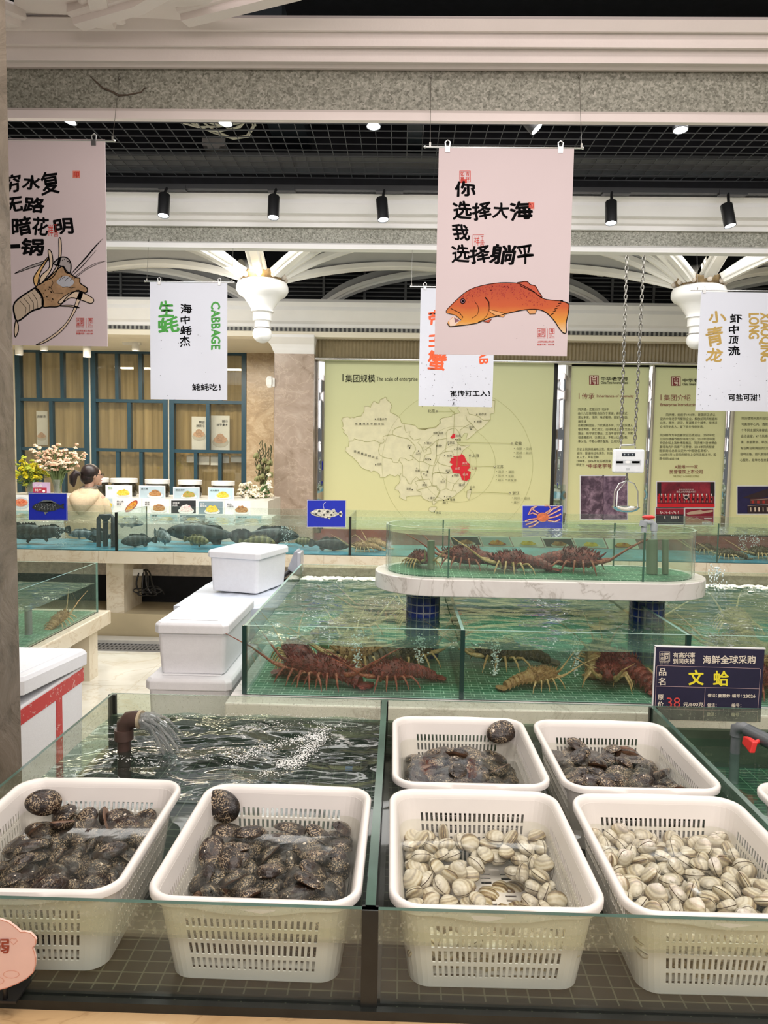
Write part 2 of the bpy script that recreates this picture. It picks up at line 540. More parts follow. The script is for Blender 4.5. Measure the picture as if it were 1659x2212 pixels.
# ------------------------------------------------------------------ room shell
XL, XR = -6.2, 6.2
m_ = MB(); m_.box(XL, XR, -2.6, 11.4, -.1, 0)
floor_mat = grid_mat('marble_floor_tiles', (.70, .65, .54), (.45, .40, .30), (.8, .8), .004, rough=.12)
struct(m_.build('floor', [MARBLE_F]))
fj = MB()
for k in range(-7, 8): fj.box(k * .8 - .2, k * .8 - .197, 3.0, 7.4, 0.0, .0006)
for k in range(4, 9): fj.box(-4.5, 3.5, k * .8 + .1, k * .8 + .103, 0.0, .0006)
struct(fj.build('trim_1', plain('floor_joint', (.45, .40, .30), .5)))
m_ = MB(); m_.box(XL, XR, -2.6, 11.4, 4.75, 4.85)
struct(m_.build('ceiling', BLACK))
m_ = MB(); m_.box(XL, XR, 11.3, 11.4, 0, 4.75)
struct(m_.build('wall_back', WALLSTONE))
for nm, x in (('wall_left', XL), ('wall_right', XR)):
    m_ = MB(); m_.box(x - .1, x, -2.6, 11.4, 0, 4.75)
    struct(m_.build(nm, CREAM))

def beam(name, rows, px, under_y, top_z, mats, idx, label_kind=True):
    """moulded beam running left to right; rows = (pixel row, distance)"""
    prof = []
    for r, y in rows:
        prof.append((y, at(px, r, y).z))
    n = len(prof); top_z = prof[0][1] - .002
    prof.append((under_y, prof[-1][1]))
    prof.append((under_y, top_z))
    prof.append((prof[0][0], top_z)) if top_z > prof[0][1] + .01 else None
    mi = list(idx) + [0] * (len(prof) - len(idx))
    m = MB(); m.prism_x(prof[::-1], XL, XR, mats=[mi[(len(prof) - 2 - k) % len(prof)] for k in range(len(prof))])
    return struct(m.build(name, mats))

beam('trim_2', [(34, 3.24), (40, 3.22), (66, 3.25), (70, 3.28), (84, 3.29), (100, 3.30), (104, 3.34), (118, 3.35), (134, 3.36), (139, 3.40), (148, 3.42), (152, 3.46), (238, 3.46), (243, 3.44), (260, 3.44)],
     830, 3.47, 3.50, [PAINT, GRAN], [0] * 11 + [1] + [0] * 3)
beam('trim_3', [(414, 5.40), (420, 5.37), (432, 5.40), (440, 5.40), (462, 5.43), (466, 5.47), (478, 5.49), (482, 5.52), (492, 5.52), (494, 5.55), (526, 5.55), (529, 5.52), (539, 5.52)],
     830, 5.60, 3.50, [PAINT2, GRAN], [0] * 9 + [1] + [0] * 3)
VENT = grid_mat('slotted_vent', (.30, .30, .27), (.03, .03, .03), (.055, 9), .03, axis='xz', rough=.5)
beam('trim_4', [(648, 8.92), (654, 8.90), (664, 8.93), (672, 8.93), (696, 9.02), (702, 9.06), (708, 9.07), (710, 9.08), (718, 9.08), (719, 9.05), (730, 9.06)],
     830, 9.3, 3.46, [PAINT2, VENT, CREAM], [0] * 7 + [1, 2, 2, 2])
# soffit behind the cornice, over the recess on the left
m_ = MB(); m_.box(XL, -1.4, 9.25, 11.3, 3.06, 3.16)
struct(m_.build('trim_5', CREAM))
# chipped stone face of the near beam
ch = MB()
cp = [(193, 163), (207, 176), (222, 190), (242, 198), (256, 206), (275, 205), (305, 199), (312, 190), (320, 189)]
ch.tube([at(x, y, 3.455) for x, y in cp], [.001, .003, .004, .004, .005, .003, .003, .003, .001], 5)
tag(ch.build('beam_crack', plain('crack_dark', (.10, .07, .05), .8)), 'dark curved crack in the granite face of the near beam', 'crack')

# wire ceiling between the beams
g_ = MB()
zg = 3.63
for k in range(-62, 63):
    x = k * .1
    g_.box(x - .0022, x + .0022, 4.2, 5.62, zg, zg + .006)
for k in range(15):
    y = 4.22 + k * .1
    g_.box(XL, XR, y - .0022, y + .0022, zg - .006, zg)
g_.box(XL, XR, 5.3, 5.62, zg + .02, zg + .05)
struct(g_.build('ceiling_grid', GRIDM))
m_ = MB(); m_.box(XL, XR, 5.63, 5.66, 3.52, 4.75); struct(m_.build('trim_18', BLACK))
d_ = MB(); d_.box(-.95, -.7, 4.25, 5.7, 3.82, 4.1); d_.box(.0, .10, 4.25, 5.7, 3.75, 3.85)
d_.box(-5.5, 5.5, 5.15, 5.28, 3.9, 4.0)
tag(d_.build('air_duct', DUCT), 'dark ducts above the wire ceiling between the beams', 'duct')
cc = MB(); rnd = random.Random(5)
c0 = at(470, 330, 4.8); c0.z = 3.70
for k in range(16):
    rx, rz = rnd.uniform(.17, .27), rnd.uniform(.12, .2)
    o = Vector((rnd.uniform(-.03, .03), rnd.uniform(-.1, .1), rnd.uniform(-.03, .06)))
    rot = Euler((rnd.uniform(-.9, .2), rnd.uniform(-.2, .2), rnd.uniform(-.4, .4))).to_matrix()
    pts = [c0 + o + rot @ Vector((rx * math.cos(q * .5236), rz * math.sin(q * .5236) * .9, .05 * math.sin(q * 1.1 + k) + .12)) for q in range(13)]
    cc.tube(pts, .006, 5)
tag(cc.build('cable_coil', plain('grey_cable', (.62, .60, .48), .5)), 'tangled coil of grey cable lying above the wire ceiling', 'cable')

# vault ribs and panels between the second beam and the rear cornice
def rib(m, pts, w=.10, h=.09, mi=0):
    """moulded rib: stepped section pulled along a curve"""
    pts = [Vector(p) for p in pts]
    sec = [(-.5, .6), (-.5, .1), (-.42, 0), (-.28, 0), (-.22, -.28), (.22, -.28), (.28, 0), (.42, 0), (.5, .1), (.5, .6)]
    rings = []
    for i, p in enumerate(pts):
        t = (pts[min(i + 1, len(pts) - 1)] - pts[max(i - 1, 0)]).normalized()
        side = t.cross(Vector((0, 0, 1))).normalized(); up = side.cross(t).normalized()
        rings.append([p + side * (a * w) + up * (b * h) for a, b in sec])
    m.loft(rings, mi, sm=False)

def bez(p, n=14):
    p = [Vector(q) for q in p]
    out = []
    for i in range(n + 1):
        t = i / n
        if len(p) == 3: out.append(p[0] * (1 - t) ** 2 + p[1] * 2 * t * (1 - t) + p[2] * t * t)
        else: out.append(p[0] * (1 - t) ** 3 + p[1] * 3 * t * (1 - t) ** 2 + p[2] * 3 * t * t * (1 - t) + p[3] * t ** 3)
    return out

BOSS = [(at(567, 606, 7.4)), (at(1510, 618, 7.4))]
vr = MB(); vp = MB()
mid = (BOSS[0].x + BOSS[1].x) / 2
span = BOSS[1].x - BOSS[0].x
for bi, B in enumerate(BOSS):
    for sgn in (-1, 1):
        xm = B.x + sgn * span / 2
        curves = []
        for yy, zz in ((5.6, 3.75), (6.5, 3.98), (7.4, 4.02), (8.15, 3.92), (8.9, 3.74)):
            P0 = B + Vector((sgn * .16, (yy - 7.4) * .10, .02))
            P2 = Vector((xm, yy, zz))
            P1 = Vector((B.x + sgn * span * .24, 7.4 + (yy - 7.4) * .60, zz + .0))
            c = bez([P0, P1, P2]); curves.append(c)
            rib(vr, c)
        for a, b, mi in ((0, 1, 1), (1, 2, 1), (2, 3, 0), (3, 4, 0)):
            up = Vector((0, 0, .05))
            vp.loft([[p + up for p in curves[a]], [p + up for p in curves[b]]], mi, False, False, closed=False)
    # cross ribs running to the beams
    for yy, zz in ((5.5, 3.75), (9.0, 3.72)):
        for dx in ((-.0, .0) if yy < 7 else (-.55, .55)):
            if dx < 0 and yy < 7: continue
            rib(vr, bez([B + Vector((dx * .15, (yy - 7.4) * .08, .02)), Vector((B.x + dx * .5, (yy + 7.4) / 2, zz)), Vector((B.x + dx, yy, zz + .05))]), .17, .1)
    # lunette arches above the rear cornice
# arches springing from the cornice
for B in BOSS:
    for sgn in (-1, 1):
        c = bez([Vector((B.x + sgn * .32, 9.12, 3.25)), Vector((B.x + sgn * span * .16, 9.12, 3.74)), Vector((B.x + sgn * span / 2, 9.12, 3.82))])
        rib(vr, c, .09, .08)
        c2 = [p + Vector((0, -.02, -.06)) for p in c]
        c3 = [p + Vector((0, .0, .14)) for p in c]
        vp.loft([c2, c3], 0, False, False, closed=False)
struct(vr.build('trim_6', plain('vault_rib_paint', (.86, .84, .79), .45, var=.03, scale=3)))
struct(vp.build('trim_7', [GREYPANEL, TANPANEL]))
# louvred dark openings over the cornice
lv = MB()
for k in range(9): lv.box(XL, XR, 9.22, 9.24, 3.42 + k * .05, 3.435 + k * .05)
for x in range(-12, 13): lv.box(x * .5, x * .5 + .03, 9.20, 9.22, 3.40, 3.9)
lv.box(XL, XR, 9.27, 9.29, 3.3, 4.7, 1)
struct(lv.build('trim_8', [plain('louvre_grey', (.10, .105, .11), .5), BLACK]))
# near bay over the camera: ribs and dark glazing behind them
nr = MB()
rib(nr, [at(170, 48, 3.15), at(300, 10, 3.0), at(420, -60, 2.8), Vector((.1, 1.6, 4.0)), Vector((.7, .6, 4.7))], .12, .08)
rib(nr, [at(400, 40, 3.15), at(640, -20, 2.95), at(800, -90, 2.75), Vector((.6, 2.0, 4.1)), Vector((1.4, 1.2, 4.7))], .12, .08)
rib(nr, [at(228, 50, 3.2), at(214, 10, 3.05), at(200, -60, 2.8), Vector((-1.2, 1.5, 4.1)), Vector((-1.2, .6, 4.7))], .16, .08)
rib(nr, [at(30, 46, 3.2), at(-40, 20, 3.0), at(-140, -60, 2.8), Vector((-2.6, 1.6, 4.1)), Vector((-3.4, .8, 4.7))], .12, .08)
struct(nr.build('trim_9', PAINT))
ng = MB()
for px in (1110, 1250, 1420): 
    p = at(px, 10, 3.2); ng.box(p.x - .012, p.x + .012, 2.2, 3.24, 4.0, 4.04)
ng.box(-.55, 6, 2.0, 3.25, 4.05, 4.08, 1)
struct(ng.build('trim_10', [BLACKMETAL, plain('dark_roof_glass', (.010, .022, .030), .15)]))
npn = MB(); npn.poly([at(30, 30, 3.23), at(400, 44, 3.23), at(560, -70, 2.7), at(30, -70, 2.7)])
struct(npn.build('trim_11', PAINT))
# ------------------------------------------------------------------ printed matter
GLY = {}
def glyphs(s, bold):
    k = (s, bold)
    if k not in GLY:
        c = bpy.data.curves.new('type', 'FONT'); c.body = s; c.resolution_u = 3 if len(s) < 12 else 2; c.offset = bold
        o = bpy.data.objects.new('type', c)
        me = o.to_mesh()
        GLY[k] = ([v.co.copy() for v in me.vertices], [tuple(p.vertices) for p in me.polygons])
        o.to_mesh_clear(); bpy.data.objects.remove(o); bpy.data.curves.remove(c)
    return GLY[k]

def cr(pts, n=4, closed=True):
    """rounds an outline: a curve through all its points"""
    P = [Vector(p) for p in pts]; k = len(P); out = []
    for i in range(k if closed else k - 1):
        a, b, c, d = (P[(i + j) % k] if closed else P[max(0, min(k - 1, i + j))] for j in (-1, 0, 1, 2))
        for q in range(n):
            t = q / n; out.append(tuple(.5 * (2 * b + (c - a) * t + (2 * a - 5 * b + 4 * c - d) * t * t + (3 * b - a - 3 * c + d) * t ** 3)))
    if not closed: out.append(tuple(P[-1]))
    return out

class Print(MB):
    """flat print on an upright sheet at distance Y; coordinates are photo pixels on that sheet"""
    def __init__(s, Y, eps=.0008, fn=None):
        super().__init__(); s.Y = Y; s.eps = eps; s.fn = fn or (lambda x, y: (x, y))
    def p(s, x, y, layer=0):
        x, y = s.fn(x, y)
        q = at(x, y, s.Y); q.y = s.Y - s.eps * (layer + 1); return q
    def shape(s, pts, m=0, layer=0): s.poly([s.p(x, y, layer) for x, y in pts], m)
    def rect(s, x0, y0, x1, y1, m=0, layer=0): s.shape([(x0, y0), (x1, y0), (x1, y1), (x0, y1)], m, layer)
    def disc(s, x, y, r, m=0, layer=0, ry=None, n=12, a=0):
        ry = ry or r
        s.shape([(x + r * math.cos(q) * math.cos(a) - ry * math.sin(q) * math.sin(a), y + r * math.cos(q) * math.sin(a) + ry * math.sin(q) * math.cos(a)) for q in [2 * math.pi * k / n for k in range(n)]], m, layer)
    def line(s, pts, w, m=0, layer=0, close=False):
        if close: pts = list(pts) + [pts[0]]
        n = len(pts); ws = w if isinstance(w, (list, tuple)) else [w] * n
        L = []; Rr = []
        for i in range(n):
            a = Vector(pts[max(0, i - 1)]); b = Vector(pts[min(n - 1, i + 1)])
            if close and i in (0, n - 1): a, b = Vector(pts[-2]), Vector(pts[1])
            t = (b - a); t = t.normalized() if t.length > 1e-6 else Vector((1, 0))
            q = Vector((-t.y, t.x)) * ws[i] / 2
            L.append(Vector(pts[i]) + q); Rr.append(Vector(pts[i]) - q)
        for i in range(n - 1):
            s.shape([L[i], L[i + 1], Rr[i + 1], Rr[i]], m, layer)
    def text(s, t, x0, y0, x1, y1, m=0, bold=.004, layer=0, rot=0, brush=0, seed=0, mirror=False):
        dil = max(0, bold); vs, fs = glyphs(t, 0)
        if not vs: return
        pts = [Vector((v.x, v.y)) for v in vs]
        if rot: pts = [Vector((v.y, -v.x)) if rot == -90 else Vector((-v.y, v.x)) for v in pts]
        if mirror: pts = [Vector((-v.x, v.y)) for v in pts]
        ax, bx = min(v.x for v in pts), max(v.x for v in pts); ay, by = min(v.y for v in pts), max(v.y for v in pts)
        out = []
        for v in pts:
            u = (v.x - ax) / max(1e-6, bx - ax); w = (v.y - ay) / max(1e-6, by - ay)
            if brush:
                u += brush * .10 * math.sin(w * 4.1 + seed); w += brush * .10 * math.sin(u * 3.7 + seed * 1.7) + brush * .12 * (u - .5)
            out.append(s.p(x0 + u * (x1 - x0), y1 - w * (y1 - y0), layer))
        k = max(1e-9, (x1 - x0) / max(.2, bx - ax)) * dil
        offs = [(0, 0)] if dil < .004 else [(0, 0)] + [(k * math.cos(a), k * math.sin(a)) for a in [math.pi * 2 * q / (8 if dil > .015 else 4) for q in range(8 if dil > .015 else 4)]]
        for oi_, (dx, dy) in enumerate(offs):
            lift = s.eps * .07 * oi_
            d = at(x0 + dx, y0 + dy, s.Y) - at(x0, y0, s.Y)
            b = len(s.v); s.v += [(q.x + d.x, q.y - lift, q.z + d.z) for q in out]
            for f in fs: s.face([b + i for i in f], m)
    def chars(s, t, boxes, m=0, bold=.02, layer=0, brush=.5):
        for k, (ch, bx) in enumerate(zip(t, boxes)): s.text(ch, *bx, m=m, bold=bold, layer=layer, brush=brush, seed=k * 2.3)
    def para(s, lines, x, ys, h, cw, m=0, bold=.002, layer=0, slope=0):
        for t, y in zip(lines, ys):
            if not t.strip(): continue
            lead = len(t) - len(t.lstrip('　'))
            t = t.lstrip('　')
            wid = sum(cw * (.56 if ord(ch) < 128 else 1) for ch in t)
            if t[-1] in '，。、': wid -= cw * .7
            x0 = x + lead * cw
            s.text(t, x0, y - h / 2, x0 + wid, y + h / 2, m, bold, layer)

def sheet_px(x0, y0, x1, y1, Y, t=.004):
    """upright board whose outline is seen at these pixels at distance Y"""
    c = at((x0 + x1) / 2, (y0 + y1) / 2, Y)
    w = (x1 - x0) * (at(x0 + 1, y0, Y).x - at(x0, y0, Y).x); h = (at(x0, y0, Y).z - at(x0, y1, Y).z)
    m = MB(); m.box(c.x - w / 2, c.x + w / 2, Y, Y + t, c.z - h / 2, c.z + h / 2)
    return m, c, w, h

def hanger(root, Y, xa, xb, yrod, clips, wires, ytop, Ytop):
    """thin steel rod with two clips, hung on two wires from the beam"""
    za = at((xa + xb) / 2, yrod, Y).z
    A = at(xa, yrod, Y); B = at(xb, yrod, Y); A.z = B.z = za
    r = MB(); r.tube([A, B], .004, 8)
    for P in (A, B): r.ell(P, (.006, .006, .006), nu=8, nv=6)
    r.build('hanging_rod', CHROME, root)
    for cx in clips:
        P = at(cx, yrod, Y); P.z = za
        c = MB()
        c.box(P.x - .010, P.x + .010, Y - .006, Y + .008, za - .022, za + .004)
        c.tube([P + Vector((-.009, 0, .004)), P + Vector((-.011, 0, .022)), P + Vector((0, 0, .030)), P + Vector((.011, 0, .022)), P + Vector((.009, 0, .004))], .0025, 6)
        c.build('clip', STEELW, root)
    for wx in wires:
        P = at(wx, yrod, Y); P.z = za
        T = at(wx, ytop, Ytop)
        w = MB(); w.tube([P, Vector((P.x, Ytop, T.z))], .0012, 5); w.ell((P.x, Ytop, T.z), (.006, .006, .006), nu=8, nv=6)
        w.tube([P, P + Vector((0, 0, .02))], .004, 6)
        w.build('wire', WIREM, root)

def seal(pr, x, y, s, chars, m=0, solid=False, bold=.01):
    pr.line([(x, y), (x + s, y), (x + s, y + s), (x, y + s)], s * .07, m, 1, close=True)
    k = s * .44
    pos = [(x + s * .54, y + s * .07), (x + s * .54, y + s * .52), (x + s * .06, y + s * .07), (x + s * .06, y + s * .52)]
    for ch, (a, b) in zip(chars, pos): pr.text(ch, a, b, a + k * .85, b + k * .9, m, bold, 1)

def house_marks(pr, x, y, s):
    """the small red seal, divider and stock line printed on the posters; (x, y) = top left, s = pixels of the seal"""
    seal(pr, x, y, s, ['同', '同', '庆', '楼'][2:4] and ['月', '月', '庆', '楼'][:0], 0)
    pr.text('庆', x + s * .08, y + s * .1, x + s * .42, y + s * .46, 0, .01, 1); pr.text('楼', x + s * .08, y + s * .54, x + s * .42, y + s * .92, 0, .01, 1)
    pr.text('同', x + s * .5, y + s * .1, x + s * .93, y + s * .92, 0, .01, 1)
    pr.text('SINCE 1925', x, y + s * 1.1, x + s, y + s * 1.22, 0, .0, 1)
    pr.line([(x + s * 1.28, y), (x + s * 1.28, y + s * 1.25)], s * .04, 0, 1)
    xx = x + s * 1.52; k = s * .62
    pr.line([(xx, y + k * .02), (xx + k, y + k * .02), (xx + k, y + k), (xx, y + k)], k * .1, 0, 1, close=True)
    pr.text('号', xx + k * .18, y + k * .14, xx + k * .84, y + k * .92, 0, .02, 1)
    for q, ln in enumerate(('China', 'Time-honored', 'Brand')): pr.text(ln, xx, y + s * (.72 + q * .17), xx + k * (.55 if q == 0 else 1), y + s * (.85 + q * .17), 0, .0, 1)
    pr.text('上交所主板上市公司', x, y + s * 1.52, x + s * 2.12, y + s * 1.76, 0, .012, 1)
    pr.text('股票代码：605108', x, y + s * 1.88, x + s * 2.12, y + s * 2.12, 0, .012, 1)

# ---- pink poster with the orange fish
def pink_fish_poster():
    Y = 3.36
    m, c, w, h = sheet_px(942, 320, 1233, 769, Y)
    root = thing('hanging_poster', (c.x, Y, c.z + h / 2), 'pink hanging poster with large black characters above an orange grouper', 'poster')
    m.build('sheet', PINKPAPER, root)
    X = lambda a: 900 + a / 3.6875
    Yp = lambda b: 300 + b / 3.6875
    B = lambda a, b, cc, d: (X(a), Yp(b), X(cc), Yp(d))
    p = Print(Y)
    p.text('你', *B(300, 345, 460, 460), bold=.028, brush=.6)
    p.chars('选择大海', [B(290, 505, 430, 640), B(450, 505, 595, 640), B(610, 510, 730, 630), B(745, 505, 915, 645)], bold=.028)
    p.text('我', *B(288, 680, 415, 805), bold=.028, brush=.6, seed=1)
    p.chars('选择躺平', [B(280, 850, 415, 985), B(430, 850, 585, 985), B(590, 845, 785, 995), B(800, 850, 925, 1000)], bold=.024)
    p.build('lettering', INK, root)
    r = Print(Y, .0006)
    RM = [REDINK, plain('pale_red_ink', (.75, .22, .16), .6)]
    seal(r, X(343), Yp(257), 85 / 3.69, '吉祥如意')
    r.rect(X(350), Yp(320), X(400), Yp(352), 0, 0)
    r.build('seal_print', RM, root); r = Print(Y, .0006)
    r.rect(X(885), Yp(505), X(938), Yp(560), 1, 0)
    r.text('印', X(893), Yp(512), X(930), Yp(554), 0, .03, 1)
    r.build('seal_print', RM, root); r = Print(Y, .0006)
    r.line([(X(448), Yp(860)), (X(448), Yp(765)), (X(535), Yp(765))], .9, 0, 1)
    r.text('祥', X(458), Yp(775), X(500), Yp(850), 0, .0, 1); r.text('工', X(508), Yp(775), X(535), Yp(815), 0, .0, 1); r.text('吉', X(502), Yp(820), X(540), Yp(858), 0, .0, 1)
    r.build('seal_print', RM, root); r = Print(Y, .0006)
    house_marks(r, X(962), Yp(1512), 63 / 3.69)
    r.build('logo_print', RM, root)
    # fish
    body = [(235, 1372), (250, 1350), (290, 1310), (330, 1272), (375, 1232), (430, 1198), (500, 1174), (580, 1157), (660, 1147), (740, 1146), (810, 1152), (870, 1180), (930, 1215), (980, 1258), (1020, 1276), (1080, 1286), (1140, 1290), (1205, 1310),
            (1213, 1345), (1205, 1400), (1190, 1470), (1190, 1545), (1165, 1545), (1135, 1510), (1100, 1455), (1050, 1400), (1000, 1368), (940, 1358), (860, 1362), (790, 1375), (715, 1392), (650, 1410), (590, 1424), (540, 1444), (480, 1468), (400, 1482), (330, 1490), (290, 1494), (262, 1494), (246, 1470), (258, 1448), (300, 1415), (345, 1448), (352, 1442), (310, 1405), (240, 1388)]
    fin = [(800, 1156), (835, 1140), (880, 1138), (905, 1160), (945, 1172), (965, 1205), (1000, 1265), (930, 1220)]
    k = Print(Y, .0005)
    P = lambda L: [(X(a), Yp(b)) for a, b in L]
    k.shape(cr(P(fin)), 1, 1); k.shape(cr(P(body), 3), 0, 2)
    k.shape(P([(258, 1448), (300, 1415), (345, 1448), (300, 1490), (265, 1490)]), 5, 3)
    k.shape(P([(298, 1422), (330, 1440), (345, 1450), (305, 1465)]), 6, 4)
    k.shape(P([(575, 1360), (620, 1370), (715, 1395), (690, 1420), (640, 1412), (590, 1385)]), 4, 4); k.line(P([(575, 1360), (620, 1370), (715, 1395), (690, 1420), (640, 1412), (590, 1385)]), .8, 2, 5, True)
    k.shape(P([(875, 1362), (955, 1358), (945, 1395), (900, 1398)]), 4, 1); k.line(P([(875, 1362), (900, 1395), (945, 1393), (958, 1360)]), 1, 2, 5)
    k.shape(P([(530, 1455), (600, 1432), (575, 1465)]), 1, 1); k.line(P([(530, 1455), (575, 1465), (600, 1432)]), .8, 2, 5)
    k.line(cr(P(body[:17]), 3, False), 1.2, 2, 5); k.line(cr(P(body[16:23]), 3, False), 1.9, 2, 5); k.line(cr(P(body[22:40]), 3, False), 1.6, 2, 5); k.line(cr(P(fin), 4), 1.2, 2, 5)
    k.line(P([(235, 1372), (240, 1388), (310, 1405), (352, 1442), (370, 1420), (340, 1385), (270, 1350)]), 1.1, 2, 5)
    k.line(cr(P([(465, 1300), (490, 1340), (485, 1395), (440, 1430)]), 4, False), .8, 2, 5)
    k.line(P([(545, 1262), (575, 1300), (578, 1350), (565, 1400), (530, 1440), (490, 1460)]), [2.2, 2, 1, .8, .8, .8], 2, 5)
    k.disc(X(367), Yp(1293), 22 / 3.69, 2, 4); k.disc(X(367), Yp(1293), 16 / 3.69, 6, 5); k.disc(X(368), Yp(1294), 9 / 3.69, 2, 6)
    for q in range(6): k.line(P([(1070 + q * 14, 1400 - q * 22), (1095 + q * 14, 1388 - q * 20)]), 1.5, 2, 5)
    rn = random.Random(8)
    n = 0
    while n < 230:
        a = rn.uniform(350, 1040); top = 1150 + max(0, (560 - a)) * .38 + max(0, a - 760) * .5
        b = top + abs(rn.gauss(0, 55)) + 8
        if b > top + 130 or b > 1330: continue
        k.disc(X(a), Yp(b), rn.uniform(2.6, 4.6) / 3.69, 3, 4, n=7); n += 1
    def grad():
        m, nt, out = _new('orange_fish_print')
        g = coords(nt, 'Generated'); sp = nt.nodes.new('ShaderNodeSeparateXYZ'); nt.links.new(g, sp.inputs[0])
        c = ramp(nt, math_(nt, 'ADD', sp.outputs['Z'], math_(nt, 'MULTIPLY', noise_tex(nt, coords(nt), 9), .18)), [(.14, (.80, .58, .34)), (.32, (.76, .32, .03)), (.60, (.58, .09, .008)), (1, (.46, .045, .006))])
        pbr(nt, out, c, .6); return m
    k.build('fish_print', [grad(), plain('fin_red_print', (.55, .07, .02), .6), INK, plain('spot_red_print', (.42, .02, .01), .6), plain('fin_pale_print', (.75, .35, .12), .6), plain('mouth_pale_print', (.85, .66, .55), .6), plain('mouth_violet_print', (.25, .10, .14), .6)], root)
    hanger(root, Y + .002, 918, 1259, 319, (967, 1211), (929, 1256), 166, 3.45)
    # specks of dirt near the foot of the sheet
    d = Print(Y, .0007); rn = random.Random(4)
    for _ in range(14): d.disc(rn.uniform(950, 1215), rn.uniform(640, 765), rn.uniform(.3, .7), 0, 1, n=6)
    d.build('specks', INK, root)['kind'] = 'stuff'

def pink_lobster_poster():
    Y = 3.36
    m, c, w, h = sheet_px(-64, 303, 230, 748, Y)
    root = thing('hanging_poster', (c.x, Y, c.z + h / 2), 'pink hanging poster with a brown spiny lobster, cut off by the stone pillar', 'poster')
    m.build('sheet', PINKPAPER, root)
    S = 4.808
    X = lambda a: a / S
    Yp = lambda b: 300 + b / S
    B = lambda a, b, cc, d: (X(a), Yp(b), X(cc), Yp(d))
    P = lambda L: [(X(a), Yp(b)) for a, b in L]
    p = Print(Y)
    p.chars('山穷水复', [B(-150, 370, 20, 560), B(45, 370, 215, 555), B(240, 380, 420, 525), B(430, 345, 610, 575)], bold=.028)
    p.chars('疑无路', [B(-130, 610, 20, 755), B(50, 610, 235, 755), B(250, 610, 460, 760)], bold=.028)
    p.chars('柳暗花明', [B(-120, 820, 60, 990), B(130, 810, 325, 995), B(340, 815, 500, 1000), B(565, 835, 755, 990)], bold=.028)
    p.chars('又一锅', [B(-100, 1050, 40, 1190), B(70, 1100, 205, 1135), B(220, 1040, 450, 1205)], bold=.028)
    # ink outlines of the lobster
    k = Print(Y, .0005)
    tan, brn, gry, pal, org, ink = 0, 1, 2, 3, 4, 5
    shapes = [([(155, 1700), (330, 1570), (380, 1555), (440, 1640), (440, 1745), (330, 1790), (195, 1890), (155, 1840)], tan, 1, 3),
              ([(600, 1250), (650, 1228), (705, 1242), (738, 1300), (730, 1390), (685, 1385), (655, 1330), (560, 1300)], gry, 1, 2.2),
              ([(370, 1545), (480, 1470), (640, 1325), (690, 1370), (720, 1395), (790, 1440), (830, 1450), (835, 1500), (905, 1550), (900, 1595), (850, 1590), (800, 1575), (700, 1640), (620, 1735), (520, 1745), (445, 1740), (435, 1640)], brn, 2, 2),
              ([(370, 1530), (350, 1450), (400, 1360), (480, 1250), (505, 1240), (420, 1390), (395, 1500)], org, 1, 1.8),
              ([(410, 1510), (430, 1420), (515, 1330), (500, 1160), (540, 1190), (545, 1330), (460, 1470)], pal, 1, 1.8),
              ([(470, 1470), (555, 1380), (610, 1250), (613, 1040), (636, 1060), (632, 1240), (565, 1420)], pal, 1, 1.8),
              ([(610, 1690), (720, 1605), (830, 1590), (970, 1660), (950, 1710), (860, 1680), (740, 1650), (640, 1710)], pal, 3, 1.5),
              ([(600, 1735), (740, 1728), (830, 1755), (740, 1745)], pal, 3, 1.2),
              ([(825, 1600), (860, 1610), (825, 1700), (770, 1820), (650, 1990), (480, 2110), (375, 2140), (480, 2085), (635, 1970), (740, 1830)], pal, 3, 1.3),
              ([(150, 1400), (300, 1325), (440, 1275), (520, 1245), (440, 1300), (310, 1345)], gry, 0, 1.3),
              ([(165, 1890), (190, 1930), (190, 2000), (160, 2060), (150, 1990)], pal, 1, 1.8)]
    for pts, col, lay, wd in shapes:
        k.shape(cr(P(pts)), col, lay); k.line(cr(P(pts)), wd * 1.15, ink, lay + 1, True)
    k.shape(cr(P([(590, 1490), (640, 1440), (700, 1425), (770, 1480), (740, 1530), (660, 1540)])), 6, 4)
    k.line(P([(540, 1460), (555, 1500), (530, 1545), (560, 1600), (660, 1605)]), .9, ink, 5)
    for q in range(5): k.line(P([(620 + q * 28, 1480 - (q % 2) * 25), (650 + q * 28, 1420 + (q % 3) * 12)]), .9, ink, 5)
    k.line(P([(650, 1545), (700, 1535), (740, 1550), (790, 1540)]), .9, ink, 5)
    for q in range(1, 5):
        t = q / 5
        k.line(P([(380 - 215 * t, 1570 + 140 * t), (425 - 190 * t, 1650 + 130 * t), (440 - 220 * t, 1745 + 110 * t)]), .9, ink, 3)
    k.line(P([(735, 1410), (800, 1340), (900, 1230), (1000, 1110), (1068, 1038)]), [1, 2.2, 3, 2.4, .4], ink, 5)
    k.line(P([(750, 1425), (860, 1320), (1000, 1160)]), [1, 1.6, .6], ink, 5)
    for dy in (0, 16): k.line(P([(770, 1440 + dy), (900, 1340 + dy), (1000, 1290 + dy), (1100, 1268)]), [1, .9, .8, .5], ink, 5)
    rn = random.Random(3)
    for _ in range(26): k.disc(X(rn.uniform(420, 560)), Yp(rn.uniform(1510, 1690)), rn.uniform(.6, 1.3), ink, 5, n=7)
    for _ in range(6): k.disc(X(rn.uniform(650, 725)), Yp(rn.uniform(1245, 1330)), rn.uniform(.8, 1.4), ink, 5, n=7)
    pm = [plain('lobster_tan_print', (.58, .47, .36), .6), plain('lobster_brown_print', (.42, .26, .14), .6, var=.25, scale=25), plain('lobster_grey_print', (.42, .38, .38), .6), plain('lobster_pale_print', (.78, .62, .47), .6), plain('lobster_orange_print', (.80, .50, .20), .6, var=.2, scale=30), INK, plain('lobster_blue_print', (.48, .50, .56), .6)]
    k.build('lobster_print', pm, root)
